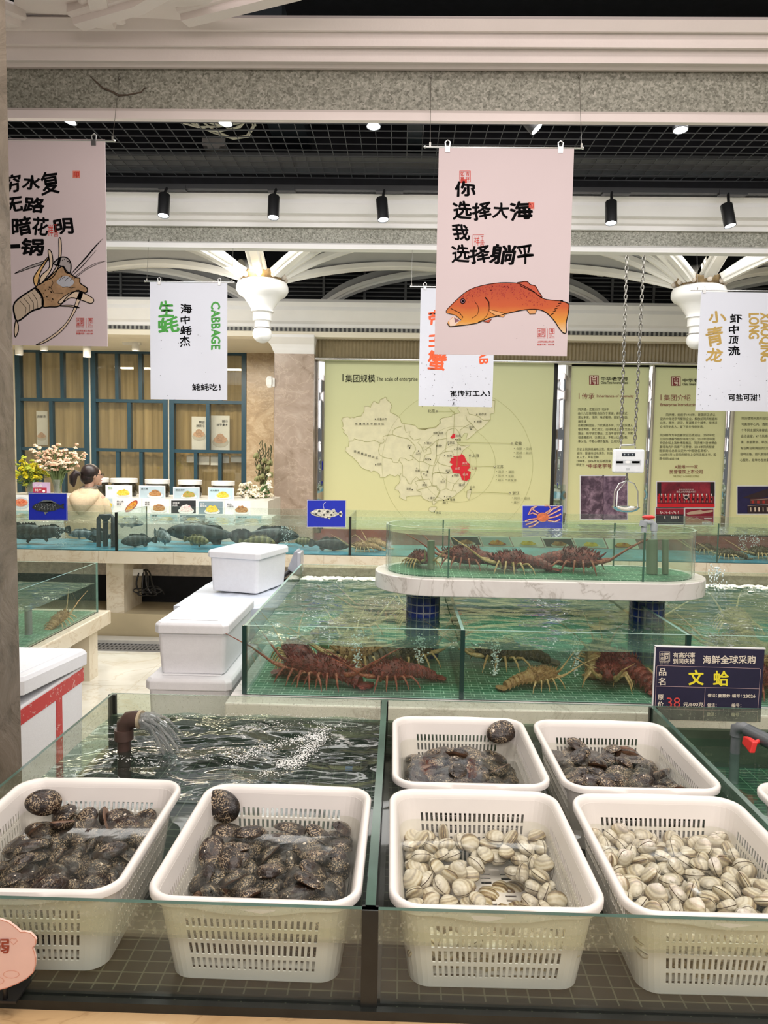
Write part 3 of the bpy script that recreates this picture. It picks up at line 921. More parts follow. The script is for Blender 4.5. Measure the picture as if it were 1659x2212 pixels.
    p.build('lettering', INK, root)
    r = Print(Y, .0012)
    r.rect(X(756), Yp(333), X(832), Yp(408), 1, 0); r.text('印', X(768), Yp(343), X(822), Yp(400), 0, .03, 1)
    RM = [REDINK, plain('pale_red_ink', (.75, .22, .16), .6)]
    r.build('seal_print', RM, root); r = Print(Y, .0012)
    r.text('祥', X(500), Yp(895), X(555), Yp(1010), 0, .0, 1); r.text('工', X(560), Yp(890), X(600), Yp(960), 0, .0, 1); r.text('吉', X(560), Yp(965), X(610), Yp(1018), 0, .0, 1)
    r.build('seal_print', RM, root); r = Print(Y, .0012)
    house_marks(r, X(795), Yp(1862), 80 / S)
    r.build('logo_print', RM, root)
    hanger(root, Y + .002, -90, 247, 303, (-30, 203), (-84, 243), 168, 3.45)

def white_sign(label, x0, y0, x1, y1, Y, rod, clips, wires, ytop, fill):
    m, c, w, h = sheet_px(x0, y0, x1, y1, Y)
    root = thing('hanging_sign', (c.x, Y, c.z + h / 2), label, 'sign')
    m.build('sheet', WHITEPAPER, root)
    fill(root, Y)
    hanger(root, Y + .002, *rod, clips, wires, ytop, 5.53)

def fill_oyster(root, Y):
    S = 1659 / 560
    B = lambda a, b, c, d: (a / S, 500 + b / S, c / S, 500 + d / S)
    g = Print(Y)
    g.chars('生蚝', [B(1015, 450, 1110, 545), B(1015, 550, 1145, 645)], bold=.028, brush=.5)
    g.build('lettering', GREENINK, root); g = Print(Y)
    g.text('CABBAGE', *B(1352, 455, 1408, 755), bold=.03, rot=-90, brush=.15)
    g.build('lettering', GREENINK, root)
    k = Print(Y)
    k.chars('海中蚝杰', [B(1155, 465, 1225, 525), B(1158, 540, 1215, 590), B(1155, 605, 1225, 660), B(1152, 670, 1215, 735)], bold=.022, brush=.4)
    k.build('lettering', INK, root); k = Print(Y)
    k.text('蚝蚝吃！', *B(1230, 975, 1410, 1018), bold=.02, brush=.15)
    k.build('lettering', INK, root)
    d = Print(Y, .0007); rn = random.Random(14)
    for _ in range(10): d.disc(rn.uniform(330, 485), rn.uniform(700, 858), rn.uniform(.4, .9), 0, 1, n=6)
    d.build('specks', INK, root)['kind'] = 'stuff'

def fill_crab(root, Y):
    S = 3.6875
    B = lambda a, b, c, d: (900 + a / S, 300 + b / S, 900 + c / S, 300 + d / S)
    g = Print(Y)
    g.chars('帝王蟹', [B(95, 1370, 215, 1490), B(95, 1560, 215, 1650), B(90, 1690, 232, 1840)], bold=.028, brush=.5)
    g.build('lettering', ORANGEINK, root); g = Print(Y)
    g.text('CRAB', *B(500, 1560, 568, 1795), bold=.03, rot=-90, brush=.15)
    g.build('lettering', ORANGEINK, root)
    k = Print(Y)
    k.text('祖传打工人！', *B(265, 2005, 580, 2050), bold=.022, brush=.15)
    k.build('lettering', INK, root)
    d = Print(Y, .0007); rn = random.Random(11)
    for _ in range(60): d.disc(*(B(rn.uniform(20, 600), rn.uniform(1780, 2140), 0, 0)[:2]), rn.uniform(.3, .8), 0, 1, n=6)
    for _ in range(40): d.disc(*(B(rn.gauss(300, 14), rn.uniform(2050, 2130), 0, 0)[:2]), rn.uniform(.3, .8), 0, 1, n=6)
    d.build('specks', INK, root)['kind'] = 'stuff'

def fill_shrimp(root, Y):
    S = 1630 / 479
    B = lambda a, b, c, d: (1180 + a / S, 500 + b / S, 1180 + c / S, 500 + d / S)
    g = Print(Y)
    g.chars('小青龙', [B(1190, 592, 1315, 672), B(1180, 700, 1300, 835), B(1178, 860, 1292, 955)], bold=.028, brush=.5)
    g.build('lettering', GOLDINK, root); g = Print(Y)
    g.text('XIAOQING', *B(1562, 600, 1650, 958), bold=.03, rot=-90, brush=.15)
    g.text('LONG', *B(1490, 603, 1562, 788), bold=.03, rot=-90, brush=.15)
    g.build('lettering', GOLDINK, root)
    k = Print(Y)
    k.chars('虾中顶流', [B(1350, 610, 1437, 672), B(1345, 690, 1415, 750), B(1342, 768, 1410, 825), B(1338, 845, 1420, 910)], bold=.024, brush=.4)
    k.build('lettering', INK, root); k = Print(Y)
    k.text('可盐可甜！', *B(1340, 1195, 1570, 1245), bold=.024, brush=.12)
    k.build('lettering', INK, root)
    d = Print(Y, .0007); rn = random.Random(12)
    for _ in range(34): d.disc(*(B(rn.uniform(1100, 1640), rn.uniform(900, 1310), 0, 0)[:2]), rn.uniform(.35, 1.0), 0, 1, n=6)
    d.build('specks', INK, root)['kind'] = 'stuff'

pink_fish_poster()
pink_lobster_poster()
white_sign('white hanging sign with green characters and the word CABBAGE', 324, 611, 491, 864, 5.48, (313, 505, 609), (344, 474), (317, 501), 519, fill_oyster)
white_sign('white hanging sign with orange red characters, half hidden by the fish poster', 906, 624, 1067, 879, 5.48, (887, 1085, 620), (918, 1052), (889, 1080), 532, fill_crab)
white_sign('white hanging sign with gold characters at the right edge', 1508, 632, 1684, 889, 5.48, (1493, 1705, 628), (1521, 1670), (1507, 1698), 542, fill_shrimp)

# ---- dark price board hung on the rear rim of the right tank
def price_board():
    Y = 2.136
    fn = lambda x, y: (x, y)
    m, c, w, h = sheet_px(1412, 1399, 1648, 1558, Y, .006)
    root = thing('price_board', (c.x, Y, c.z - h / 2), 'dark navy price board with yellow characters on the rear tank rim', 'price board')
    m.build('board', plain('navy_board', (.022, .018, .050), .45, var=.1), root, bevel=.002)
    S = 1659 / 279
    # pixel rows on the board follow its own slight slope in the photo
    B = lambda a, b, c_, d: (1380 + a / S, 1380 + (b) / S, 1380 + c_ / S, 1380 + d / S)
    X = lambda a: 1380 + a / S
    Yp = lambda b: 1380 + b / S
    k = Print(Y, .0006)
    def T(t, a, b, c_, d, mi, bold=.02): k.text(t, *B(a, b, c_, d), m=mi, bold=bold, layer=1)
    T('有高兴事', 440, 175, 720, 240, 0); T('到同庆楼', 435, 252, 716, 320, 0); T('海鲜全球采购', 820, 212, 1495, 318, 0)
    T('品', 258, 378, 350, 470, 0); T('名', 250, 498, 340, 592, 0)
    T('文', 640, 402, 826, 590, 1, .030); T('蛤', 955, 412, 1150, 602, 1, .022)
    T('原', 242, 715, 315, 782, 0); T('价', 240, 805, 314, 872, 0)
    T('元/500克', 570, 812, 826, 866, 0)
    for y, dx in ((725, 0), (848, -6), (968, -12)):
        T('做法：', 882 + dx, y - 24, 1000 + dx, y + 24, 0, .02); T('编号：', 1195 + dx, y - 20, 1318 + dx, y + 28, 0, .02)
    T('姜葱炒', 1015, 708, 1170, 752, 0, .03); T('23026', 1340, 715, 1492, 755, 0, .03)
    T('38', 355, 752, 530, 880, 2, -.004)
    T('庆', 275, 178, 318, 222, 0, .0); T('楼', 275, 230, 318, 276, 0, .0); T('同', 326, 180, 388, 276, 0, .01)
    k.line([(X(265), Yp(165)), (X(395), Yp(165)), (X(395), Yp(285)), (X(265), Yp(285))], 1.0, 0, 1, True)
    T('中华老字号', 268, 292, 382, 306, 0, .0); T('始于1925年', 268, 312, 382, 326, 0, .0)
    k.line([(X(a), Yp(b)) for a, b in ((240, 342), (1545, 380), (1562, 395), (1515, 1060), (1500, 1074), (215, 1040), (200, 1025), (228, 355))], .7, 3, 1, True)
    k.line([(X(216), Yp(606)), (X(1540), Yp(640))], .7, 3, 1); k.line([(X(200), Yp(896)), (X(1528), Yp(934))], .7, 3, 1)
    k.line([(X(850), Yp(624)), (X(826), Yp(1052))], .7, 3, 1)
    k.build('lettering', [CREAMINK, YELLOWINK, plain('price_red', (.75, .08, .07), .5), plain('pink_line', (.65, .45, .45), .5)], root)
    e = MB(); e.box(c.x - w / 2 - .0015, c.x + w / 2 + .0015, Y - .0006, Y + .0066, c.z + h / 2 - .002, c.z + h / 2 + .0015)
    e.box(c.x - w / 2 - .0015, c.x - w / 2 + .001, Y - .0006, Y + .0066, c.z - h / 2, c.z + h / 2)
    e.build('edge_trim', WHITEINK, root)
price_board()
# ------------------------------------------------------------------ rear wall: information panels
YP = 9.32
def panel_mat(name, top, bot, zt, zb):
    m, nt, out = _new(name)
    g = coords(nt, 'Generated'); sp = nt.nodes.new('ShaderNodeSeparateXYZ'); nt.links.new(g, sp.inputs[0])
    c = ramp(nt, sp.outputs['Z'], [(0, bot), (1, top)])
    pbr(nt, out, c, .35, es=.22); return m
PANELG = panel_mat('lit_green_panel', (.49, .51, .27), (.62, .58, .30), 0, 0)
OLIVE = plain('olive_line', (.32, .32, .09), .6)
LANDM = plain('map_land', (.63, .59, .38), .5, es=.18)

def info_panel(label, x0, y0, x1, y1):
    m, c, w, h = sheet_px(x0, y0, x1, y1, YP, .05)
    root = thing('light_box_panel', (c.x, YP, c.z - h / 2), label, 'wall panel')
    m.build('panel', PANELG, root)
    return root

def map_panel():
    root = info_panel('large green lit panel with the map and red region between steel strips', 699, 782, 1191, 1150)
    k = Print(YP, .004); s1 = 1659 / 260; s2 = 1659 / 300
    A = lambda L: [(700 + a / s1, 840 + b / s1) for a, b in L]
    Bq = lambda L: [(900 + a / s2, 860 + b / s2) for a, b in L]
    xj = [(240, 440), (260, 395), (330, 385), (360, 405), (380, 388), (410, 402), (450, 380), (515, 375), (525, 345), (550, 320), (556, 240), (610, 238), (640, 255), (650, 220), (688, 165), (720, 190), (760, 200), (770, 150), (820, 130), (835, 115), (858, 118), (862, 150), (915, 190), (935, 245), (910, 305), (915, 325), (985, 355), (1045, 400), (1068, 470)]
    xj2 = [(1070, 515), (990, 540), (950, 575), (945, 630), (870, 638), (815, 655), (815, 690), (840, 710), (815, 745), (770, 745), (700, 710), (625, 725), (560, 730), (520, 705), (480, 705), (415, 685), (400, 718), (345, 720)]
    xj3 = [(330, 655), (265, 600), (280, 575), (240, 535), (265, 520), (255, 460), (240, 440)]
    tib = [(345, 720), (335, 800), (300, 800), (292, 855), (375, 935), (385, 930), (470, 1020), (490, 1060), (540, 1100), (635, 1130), (645, 1150), (680, 1130), (720, 1140), (770, 1185), (770, 1220), (840, 1220), (905, 1178), (980, 1210), (1015, 1180), (1040, 1205)]
    tib2 = [(1040, 1205), (1060, 1165), (1078, 1160), (1080, 1050), (1035, 985)]
    qh = [(815, 745), (770, 760), (750, 850), (765, 905), (830, 945), (935, 965), (950, 1010), (1020, 1015), (1045, 950), (1110, 955), (1160, 990), (1225, 970), (1225, 935), (1180, 910), (1215, 920), (1265, 830), (1250, 780), (1165, 690), (1030, 660), (945, 630)]
    north = [(1068, 470), (1110, 480), (1250, 500), (1300, 550), (1385, 565), (1440, 540), (1530, 540), (1610, 465), (1590, 430), (1620, 408)]
    gs = [(1100, 480), (1115, 560), (1130, 600), (1190, 590), (1170, 640), (1235, 705), (1330, 685), (1290, 745), (1330, 775), (1385, 885), (1415, 855), (1400, 795), (1470, 820), (1475, 890), (1395, 910), (1365, 1000), (1300, 1000), (1225, 935)]
    sc_ = [(1078, 1160), (1078, 1200), (1120, 1215), (1165, 1305), (1205, 1310), (1220, 1260), (1275, 1210), (1310, 1250), (1360, 1240), (1335, 1190), (1345, 1130), (1430, 1140), (1455, 1050), (1365, 1000)]
    yn = [(1040, 1205), (1050, 1255), (1035, 1300), (985, 1345), (975, 1385), (1020, 1395), (1050, 1450), (1035, 1490), (1090, 1525), (1140, 1535), (1130, 1490), (1200, 1475), (1340, 1470)]
    yn2 = [(1340, 1460), (1335, 1420), (1275, 1400), (1285, 1330), (1250, 1285), (1310, 1250)]
    gz = [(1310, 1260), (1450, 1240), (1490, 1330), (1390, 1365), (1280, 1395)]
    gx = [(1340, 1470), (1360, 1510), (1450, 1550), (1490, 1550)]
    gx2 = [(1490, 1550), (1560, 1490), (1600, 1410), (1560, 1390), (1550, 1330), (1490, 1340)]
    hn = [(1490, 1330), (1490, 1180), (1540, 1145), (1659, 1165)]
    sx = [(1455, 1050), (1510, 1060), (1530, 1000), (1545, 920), (1550, 790), (1550, 730), (1580, 690)]
    hai = [(1445, 1645), (1470, 1625), (1550, 1625), (1555, 1640), (1520, 1695), (1480, 1700), (1440, 1670)]
    coastw = [(1490, 1550), (1500, 1600), (1525, 1605), (1525, 1580), (1570, 1555)]
    nb = [(90, 380), (140, 355), (210, 350), (290, 295), (275, 265), (300, 240), (420, 215), (425, 195), (450, 190), (520, 175), (480, 120), (560, 60), (700, 40), (935, 30)]
    ne = [(935, 30), (925, 180), (880, 190), (880, 260), (850, 290), (790, 350), (730, 390), (640, 470), (595, 500), (590, 480), (610, 420), (570, 420), (535, 470), (470, 500), (490, 540), (530, 570), (640, 560), (560, 620), (530, 665)]
    seac = [(645, 880), (640, 940), (600, 1030), (560, 1080), (475, 1150), (440, 1180), (330, 1215), (215, 1230)]
    red = [(430, 690), (470, 690), (520, 685), (530, 665), (570, 690), (585, 730), (600, 760), (635, 790), (640, 830), (600, 860), (645, 880), (630, 960), (600, 985), (570, 985), (540, 975), (525, 930), (510, 900), (430, 890), (420, 850), (405, 820), (430, 790), (390, 765), (410, 740), (405, 715), (445, 710)]
    west = [(1020, 1015), (950, 1010), (935, 965), (830, 945), (765, 905), (750, 850), (770, 760), (815, 745)]
    k.shape(A(xj) + A(xj2) + A(xj3[:-1]), 2, 0)
    k.shape(A(tib) + A(tib2[1:]) + A(west) + A(xj2[4:-1][5:]), 2, 0)
    k.shape(A(north[:5]) + Bq(nb) + Bq(ne[1:]) + Bq(red[3:11]) + Bq(seac) + A(coastw[::-1]) + A(gx[::-1]) + A(yn[::-1]) + A(tib2[1:]) + A(west) + A(xj2[7::-1]), 2, 0)
    k.shape(A(hai), 2, 0)
    tw = [(640, 1085), (655, 1110), (640, 1170), (625, 1215), (595, 1180), (600, 1110)]
    k.shape(Bq(tw), 2, 0)
    for L in (xj, xj2, xj3, tib, tib2, qh, north, gs, sc_, yn, yn2, gz, gx, gx2, hn, sx, coastw): k.line(A(L), .75, 0, 2)
    k.line(A(hai), .75, 0, 2, True); k.line(Bq(tw), .75, 0, 2, True)
    for L in (nb, ne, seac, [(395, 125), (450, 180)], [(585, 200), (600, 260), (650, 300), (720, 390)], [(600, 125), (625, 190), (720, 210), (800, 265), (880, 260)], [(650, 300), (560, 350), (520, 380), (515, 440), (535, 470)],
              [(350, 420), (370, 380), (460, 355), (500, 400), (515, 440)], [(350, 420), (360, 480), (240, 500), (180, 560), (100, 620)], [(260, 490), (235, 600), (235, 690), (340, 640), (360, 520), (360, 480)], [(235, 690), (245, 760), (290, 790), (370, 810), (420, 820)],
              [(340, 640), (420, 630), (440, 680)], [(245, 760), (200, 830), (190, 900), (260, 885), (360, 900), (430, 890)], [(190, 900), (180, 1040), (250, 1060), (275, 1105), (350, 1080), (360, 920)], [(355, 1080), (420, 1110), (440, 1040), (510, 960)], [(440, 1040), (430, 1105), (470, 1110), (475, 1150)], [(275, 1105), (240, 1180), (210, 1230)]):
        k.line(Bq(L), .7, 0, 2)
    k.shape(Bq(red), 1, 3); k.shape(Bq([(430, 425), (460, 425), (460, 465), (430, 485), (400, 470), (415, 455)]), 1, 3)
    for rr in (163, 82, 42):
        k.line([(988 + rr * math.cos(a), 1003 + rr * math.sin(a)) for a in [2 * math.pi * q / 72 for q in range(73)] if 1003 + rr * math.sin(a) < 1140], .35, 0, 1)
    lead = [[(252, 158), (452, 165), (440, 430)], [(1125, 540), (488, 527), (480, 820)], [(635, 693), (632, 830)], [(918, 818), (540, 805)], [(1098, 1135), (568, 1120), (570, 880)]]
    for L in lead: k.line(Bq(L), .8, 0, 4)
    for a, b in ((240, 158), (1135, 540), (635, 683), (928, 818), (1110, 1135)):
        x, y = Bq([(a, b)])[0]; k.disc(x, y, 2, 3, 5); k.disc(x, y, 1.2, 2, 6)
    k.build('map_print', [OLIVE, plain('map_red', (.62, .004, .015), .5, es=.1), LANDM, INK], root)
    t = Print(YP, .004)
    t.rect(740, 808, 741.6, 824, 0); t.text('集团规模', 746, 809, 810, 826, 0, .0, 1); t.text('The scale of enterprise', 813, 814, 902, 826, 0, .0, 1)
    for s, a, b, w_ in (('北京', 132, 155, 85), ('安徽', 1168, 540, 85), ('上海', 660, 685, 82), ('江苏', 953, 820, 80), ('浙江', 1140, 1133, 84)):
        x, y = Bq([(a, b)])[0]; t.text(s, x, y - 3.6, x + w_ / s2, y + 3.6, 0, .0, 5)
    small = [('合肥', 1186, 603), ('安庆', 1305, 605), ('芜湖', 1184, 654), ('滁州', 1302, 656), ('阜阳', 1182, 702), ('南京', 975, 878), ('溧阳', 1092, 880), ('常州', 972, 927), ('无锡', 1090, 931), ('靖江', 970, 975), ('张家港', 1088, 978), ('杭州', 1160, 1193), ('湖州', 1278, 1196), ('嘉兴', 1157, 1243)]
    for s, a, b in small:
        x, y = Bq([(a, b)])[0]; t.text(s, x, y - 2.7, x + len(s) * 6, y + 2.7, 1, .0, 5); t.disc(x - 4, y - .5, .9, 1, 5)
    city = [('哈尔滨', 742, 193, 717, 195), ('长春', 717, 280, 693, 283), ('沈阳', 622, 345, 646, 372), ('呼和浩特', 200, 418, 255, 443), ('银川', 122, 538, 97, 537), ('北京', 468, 450, 0, 0), ('天津', 470, 500, 460, 494), ('石家庄', 365, 533, 378, 558), ('太原', 228, 570, 292, 570), ('济南', 472, 605, 453, 613), ('郑州', 362, 690, 335, 688), ('西安', 97, 728, 166, 732), ('武汉', 345, 865, 373, 888), ('南昌', 442, 920, 427, 930), ('长沙', 282, 995, 314, 970), ('贵阳', 65, 1038, 92, 1008), ('福州', 502, 1037, 566, 1024), ('台北', 637, 1060, 645, 1088), ('南宁', 160, 1192, 138, 1193), ('广州', 353, 1180, 334, 1174), ('香港', 398, 1212, 376, 1206), ('澳门', 310, 1246, 323, 1222), ('海口', 230, 1367, 210, 1358)]
    for s, a, b, da, db in city:
        x, y = Bq([(a, b)])[0]; t.text(s, x, y - 2.6, x + len(s) * 5.2, y + 2.6, 0, .004, 5)
        if da: t.disc(*Bq([(da, db)])[0], 1.2, 0, 5)
    for s, a, b, da, db, w_ in (('乌鲁木齐', 735, 418, 708, 418, 130), ('西宁', 1148, 785, 1180, 815, 60), ('兰州', 1265, 890, 1300, 857, 60), ('拉萨', 733, 1037, 712, 1047, 60), ('成都', 1258, 1127, 1278, 1090, 62), ('重', 1412, 1140, 0, 0, 28), ('庆', 1395, 1190, 1378, 1173, 28), ('昆明', 1138, 1378, 1215, 1390, 60)):
        x, y = A([(a, b)])[0]; t.text(s, x, y - 2.5, x + w_ / s1, y + 2.5, 0, .004, 5)
        if da: t.disc(*A([(da, db)])[0], 1.4, 0, 5)
    for q, ch in enumerate('新疆维吾尔自治区'):
        x, y = A([(432 + q * 52, 484)])[0]; t.text(ch, x, y - 2.3, x + 4.8, y + 2.3, 0, .01, 5)
    for q, ch in enumerate('西藏藏族自治区'):
        x, y = A([(413 + q * 50, 862 + q * 15)])[0]; t.text(ch, x, y - 2.3, x + 4.8, y + 2.3, 0, .01, 5)
    for s, a, b in (('南京', 545, 780), ('合肥', 457, 838), ('杭州', 548, 912)):
        x, y = Bq([(a, b)])[0]; t.text(s, x, y - 2.6, x + 10.5, y + 2.6, 2, .004, 6)
    x, y = Bq([(655, 836)])[0]; t.text('上海', x, y - 2.6, x + 10.5, y + 2.6, 3, .004, 6)
    t.build('lettering', [INK, plain('olive_grey_ink', (.14, .14, .06), .6), plain('pale_pink_ink', (.85, .55, .5), .6), DARKRED], root)

def picture(root, name, px, fnmat, children=()):
    k = Print(YP, .003)
    k.rect(px[0] - 2, px[1] - 2, px[2] + 2, px[3] + 2, 0, 0); k.rect(*px, 1, 1)
    return k.build(name, [WHITEINK, fnmat], root)

def photo_mat(name, stops, scale, stretch=(1, 1, 1), detail=6, dist=.5):
    m, nt, out = _new(name)
    n = noise_tex(nt, coords(nt, 'Object', stretch), scale, detail, .65, dist)
    pbr(nt, out, ramp(nt, n, stops), .4, es=.06); return m

def text_panels():
    # heritage panel
    r = info_panel('green lit text panel behind the hanging scale, with two old purple photographs', 1227, 794, 1394, 1150)
    s = 5.671
    X = lambda a: 1180 + a / s
    Yp = lambda b: 760 + b / s
    k = Print(YP, .004)
    def lines(k, L, x, y0, dy, h, cw, skew=-.0):
        for q, t in enumerate(L):
            if t.strip(): k.para([t], X(x), [Yp(y0 + q * dy)], h / s, cw / s, 0, .002, 1)
    def mark(k, x, y):
        k.rect(X(x), Yp(y), X(x + 115), Yp(y + 115), 1, 1)
        k.line([(X(x + 14), Yp(y + 110)), (X(x + 14), Yp(y + 14)), (X(x + 45), Yp(y + 14))], 2.2, 3, 2); k.line([(X(x + 62), Yp(y + 14)), (X(x + 100), Yp(y + 14)), (X(x + 100), Yp(y + 110))], 2.2, 3, 2)
        k.line([(X(x + 38), Yp(y + 32)), (X(x + 76), Yp(y + 32)), (X(x + 76), Yp(y + 55)), (X(x + 38), Yp(y + 55))], 1.8, 3, 2, True)
        k.line([(X(x + 34), Yp(y + 72)), (X(x + 80), Yp(y + 72))], 1.8, 3, 2); k.line([(X(x + 48), Yp(y + 86)), (X(x + 78), Yp(y + 86)), (X(x + 74), Yp(y + 106)), (X(x + 56), Yp(y + 106))], 1.8, 3, 2)
    mark(k, 525, 288)
    k.text('中华老字号', X(668), Yp(308), X(998), Yp(355), 0, .012, 1); k.text('China Time-honored Brand', X(666), Yp(362), X(998), Yp(394), 0, .016, 1)
    k.rect(X(396), Yp(508), X(404), Yp(578), 1, 1); k.text('传承', X(432), Yp(510), X(590), Yp(580), 1, .002, 1); k.text('Inheritance of ingenuity', X(618), Yp(525), X(1070), Yp(568), 1, .006, 1)
    lines(k, ['同庆楼，史载创于1925年', '由十九位徽商联合创办于芜湖，善研菜式，', '菜以丰实、淳厚、味浓著称，曾誉享全国、', '遍京城', '百载励精图治，六代精进不休，六代同庆楼人', '尊道贵德、崇仁尚义，选材地道上乘工艺匠心', '独运，恪守诚实敬业、立百年金字招牌，不欺', '祖谨遵遗训、以德立业，不欺人以诚以敬、', '事父母、不欺心襟怀磊落、日月光明。'], 388, 705, 49, 34, 33.5)
    lines(k, ['历史上同庆楼遍布北京、南京、武汉', '城市，曾接待过毛泽东、刘伯承', '名人士，声名显赫', '1999年、2006年先后被国家'], 372, 1194, 48, 34, 33.5)
    k.para(['评定为'], X(364), [Yp(1385)], 34 / s, 33.5 / s, 0, .002, 1)
    k.text('“中华老字号”', X(488), Yp(1372), X(822), Yp(1426), 1, .014, 1)
    k.build('lettering', [INK, DARKRED, WHITEINK, plain('seal_pale', (.80, .66, .52), .6)], r)
    picture(r, 'photograph', (X(420), Yp(1522), X(694), Yp(2048)), photo_mat('old_photo_violet', [(.3, (.02, .008, .02)), (.5, (.10, .06, .09)), (.72, (.42, .28, .36))], 9))
    picture(r, 'photograph', (X(698), Yp(1524), X(990), Yp(2054)), photo_mat('old_photo_violet_pale', [(.3, (.03, .012, .03)), (.5, (.16, .10, .15)), (.72, (.40, .28, .34))], 12))
    # company panel
    r = info_panel('green lit text panel with a red stage photograph, right of the hanging scale', 1407, 796, 1565, 1152)
    s6 = 5.673
    X6 = lambda a: 1390 + a / s6
    global_X = X
    k = Print(YP, .004)
    def X_(a): return (X6(a) - 1180) * s
    mark(k, X_(338), 303)
    k.text('中华老字号', X6(480), Yp(328), X6(800), Yp(372), 0, .012, 1); k.text('China Time-honored Brand', X6(478), Yp(380), X6(800), Yp(412), 0, .016, 1)
    k.rect(X6(208), Yp(524), X6(216), Yp(596), 1, 1); k.text('集团介绍', X6(245), Yp(524), X6(572), Yp(600), 1, .002, 1); k.text('Enterprise Introduction', X6(205), Yp(632), X6(660), Yp(676), 1, .014, 1)
    def l6(L, x, y0, dy, h, cw):
        for q, t in enumerate(L): k.para([t], X6(x - q * 1.2), [Yp(y0 + q * dy)], h / s, cw / s, 0, .002, 1)
    l6(['　　同庆楼，始创于1925年，是国家正式认', '定的中华老字号餐饮企业。解放前同庆楼遍布', '北京、南京、武汉、芜湖等多个城市，接待过', '众多历史名人，留下很多传奇佳话。'], 203, 772, 49, 34, 35)
    l6(['同庆楼作为中国餐饮业历史名店，2005年成', '立同庆楼餐饮股份有限公司，2010年经中国', '贸促会和上海世博局推选，同庆楼入驻世博会', '赢得海内外宾客广泛赞誉。2014年同庆楼被', '国家商标总局认定为“中国驰名商标”。', '2020年7月16日同庆楼在上交所主板上市，股', '票代码 605108'], 198, 1020, 48, 34, 35)
    k.text('A股唯一一家', X6(378), Yp(1385), X6(664), Yp(1430), 1, .008, 1); k.text('民营餐饮上市公司', X6(318), Yp(1442), X6(722), Yp(1494), 1, .010, 1); k.text('THE ONLY A-SHARE LISTING', X6(354), Yp(1512), X6(682), Yp(1536), 4, .006, 1)
    k.build('lettering', [INK, DARKRED, WHITEINK, plain('seal_pale', (.80, .66, .52), .6), plain('olive_text', (.25, .22, .05), .6)], r)
    stage = photo_mat('stage_photo_red', [(.3, (.06, .004, .012)), (.55, (.22, .012, .03)), (.75, (.40, .03, .05))], 5)
    ph = picture(r, 'photograph', (X6(165), Yp(1595), X6(868), Yp(1902)), stage)
    q = Print(YP, .003)
    q.rect(X6(165), Yp(1862), X6(868), Yp(1902), 0, 2); q.rect(X6(165), Yp(1600), X6(215), Yp(1760), 2, 2); q.rect(X6(815), Yp(1600), X6(868), Yp(1770), 2, 2)
    rn = random.Random(2)
    for row, yy in enumerate((1750, 1778, 1806, 1832)):
        for a in range(24): q.disc(X6(185 + a * 28 + rn.uniform(-5, 5)), Yp(yy), 1.6, (1, 3, 2, 3)[row] if a % 2 else 0, 3 + row % 2, ry=2.6, n=7)
    q.text('集团上市庆典盛大举行', X6(400), Yp(1702), X6(640), Yp(1726), 1, .004, 3); q.text('热烈祝贺同庆楼', X6(430), Yp(1680), X6(610), Yp(1696), 1, .0, 3)
    q.disc(X6(515), Yp(1778), 5.2, 1, 5); q.disc(X6(515), Yp(1778), 3.6, 2, 6)
    q.build('photo_detail', [plain('stage_bright_red', (.62, .01, .02), .5), plain('stage_pale', (.75, .6, .58), .5), plain('stage_dark', (.012, .006, .012), .5), plain('stage_skin', (.45, .15, .13), .5)], ph)
    ph = picture(r, 'photograph', (X6(150), Yp(1916), X6(490), Yp(2112)), photo_mat('stage_photo_dark', [(.3, (.004, .004, .01)), (.6, (.02, .008, .02)), (.8, (.25, .01, .03))], 3))
    q = Print(YP, .003); q.rect(X6(150), Yp(1916), X6(490), Yp(1990), 0, 2)
    for a in range(13): q.line([(X6(205 + a * 18), Yp(1950 + (a % 3) * 8)), (X6(212 + a * 18), Yp(1985 - (a % 2) * 14))], 1.4, 1, 3)
    for a in (255, 340, 365, 390, 420): q.line([(X6(a), Yp(2012)), (X6(a + 4), Yp(2042))], 2.2, 1, 3)
    q.build('photo_detail', [plain('stage_wine_red', (.28, .012, .03), .5), plain('stage_pale', (.75, .6, .58), .5)], ph)
    ph = picture(r, 'photograph', (X6(510), Yp(1920), X6(855), Yp(2118)), photo_mat('brochure_red', [(.3, (.16, .006, .02)), (.7, (.30, .012, .04))], 4))
    q = Print(YP, .003)
    q.shape([(X6(a), Yp(b)) for a, b in ((520, 1975), (580, 1955), (700, 1935), (725, 1950), (845, 1935), (845, 1960), (700, 1985), (540, 1995))], 0, 2)
    q.line([(X6(525), Yp(2060)), (X6(560), Yp(2035)), (X6(600), Yp(2060)), (X6(650), Yp(2030)), (X6(690), Yp(2055))], 1.2, 1, 2)
    q.rect(X6(715), Yp(2080), X6(835), Yp(2116), 2, 2); q.text('605108', X6(720), Yp(2084), X6(830), Yp(2112), 3, .01, 3)
    for b in (2035, 2058): q.rect(X6(740), Yp(b), X6(840), Yp(b + 6), 2, 2)
    q.build('photo_detail', [plain('brochure_tan', (.55, .38, .28), .5), plain('brochure_pink', (.55, .25, .32), .5), WHITEINK, plain('brochure_violet', (.2, .05, .3), .5)], ph)
    # branch panel at the right edge
    r = info_panel('green lit text panel at the right edge with a palace hall photograph', 1580, 798, 1745, 1156)
    l6b = ['同庆楼常州奥体店位于常州市新北区', '号奥体中心内。酒店营业面积近万平', '个不同主题风格宴会厅、拥有专属宴', '会洽谈室，47个风格各异的豪华包厢', '课、亲朋聚会、举办主题婚礼配有专', '专业舞台和绚丽的灯光效果及高端的', '音响设备，超凡脱俗的婚礼与贴心贴', '心服务，是举办各类宴会的理想之地']
    for q, t in enumerate(l6b):
        k = Print(YP, .004); k.para([t], X6(1200 - q * 3), [Yp(815 + q * 73)], 36 / s, 36 / s, 0, .002, 1); k.build('lettering', INK, r)
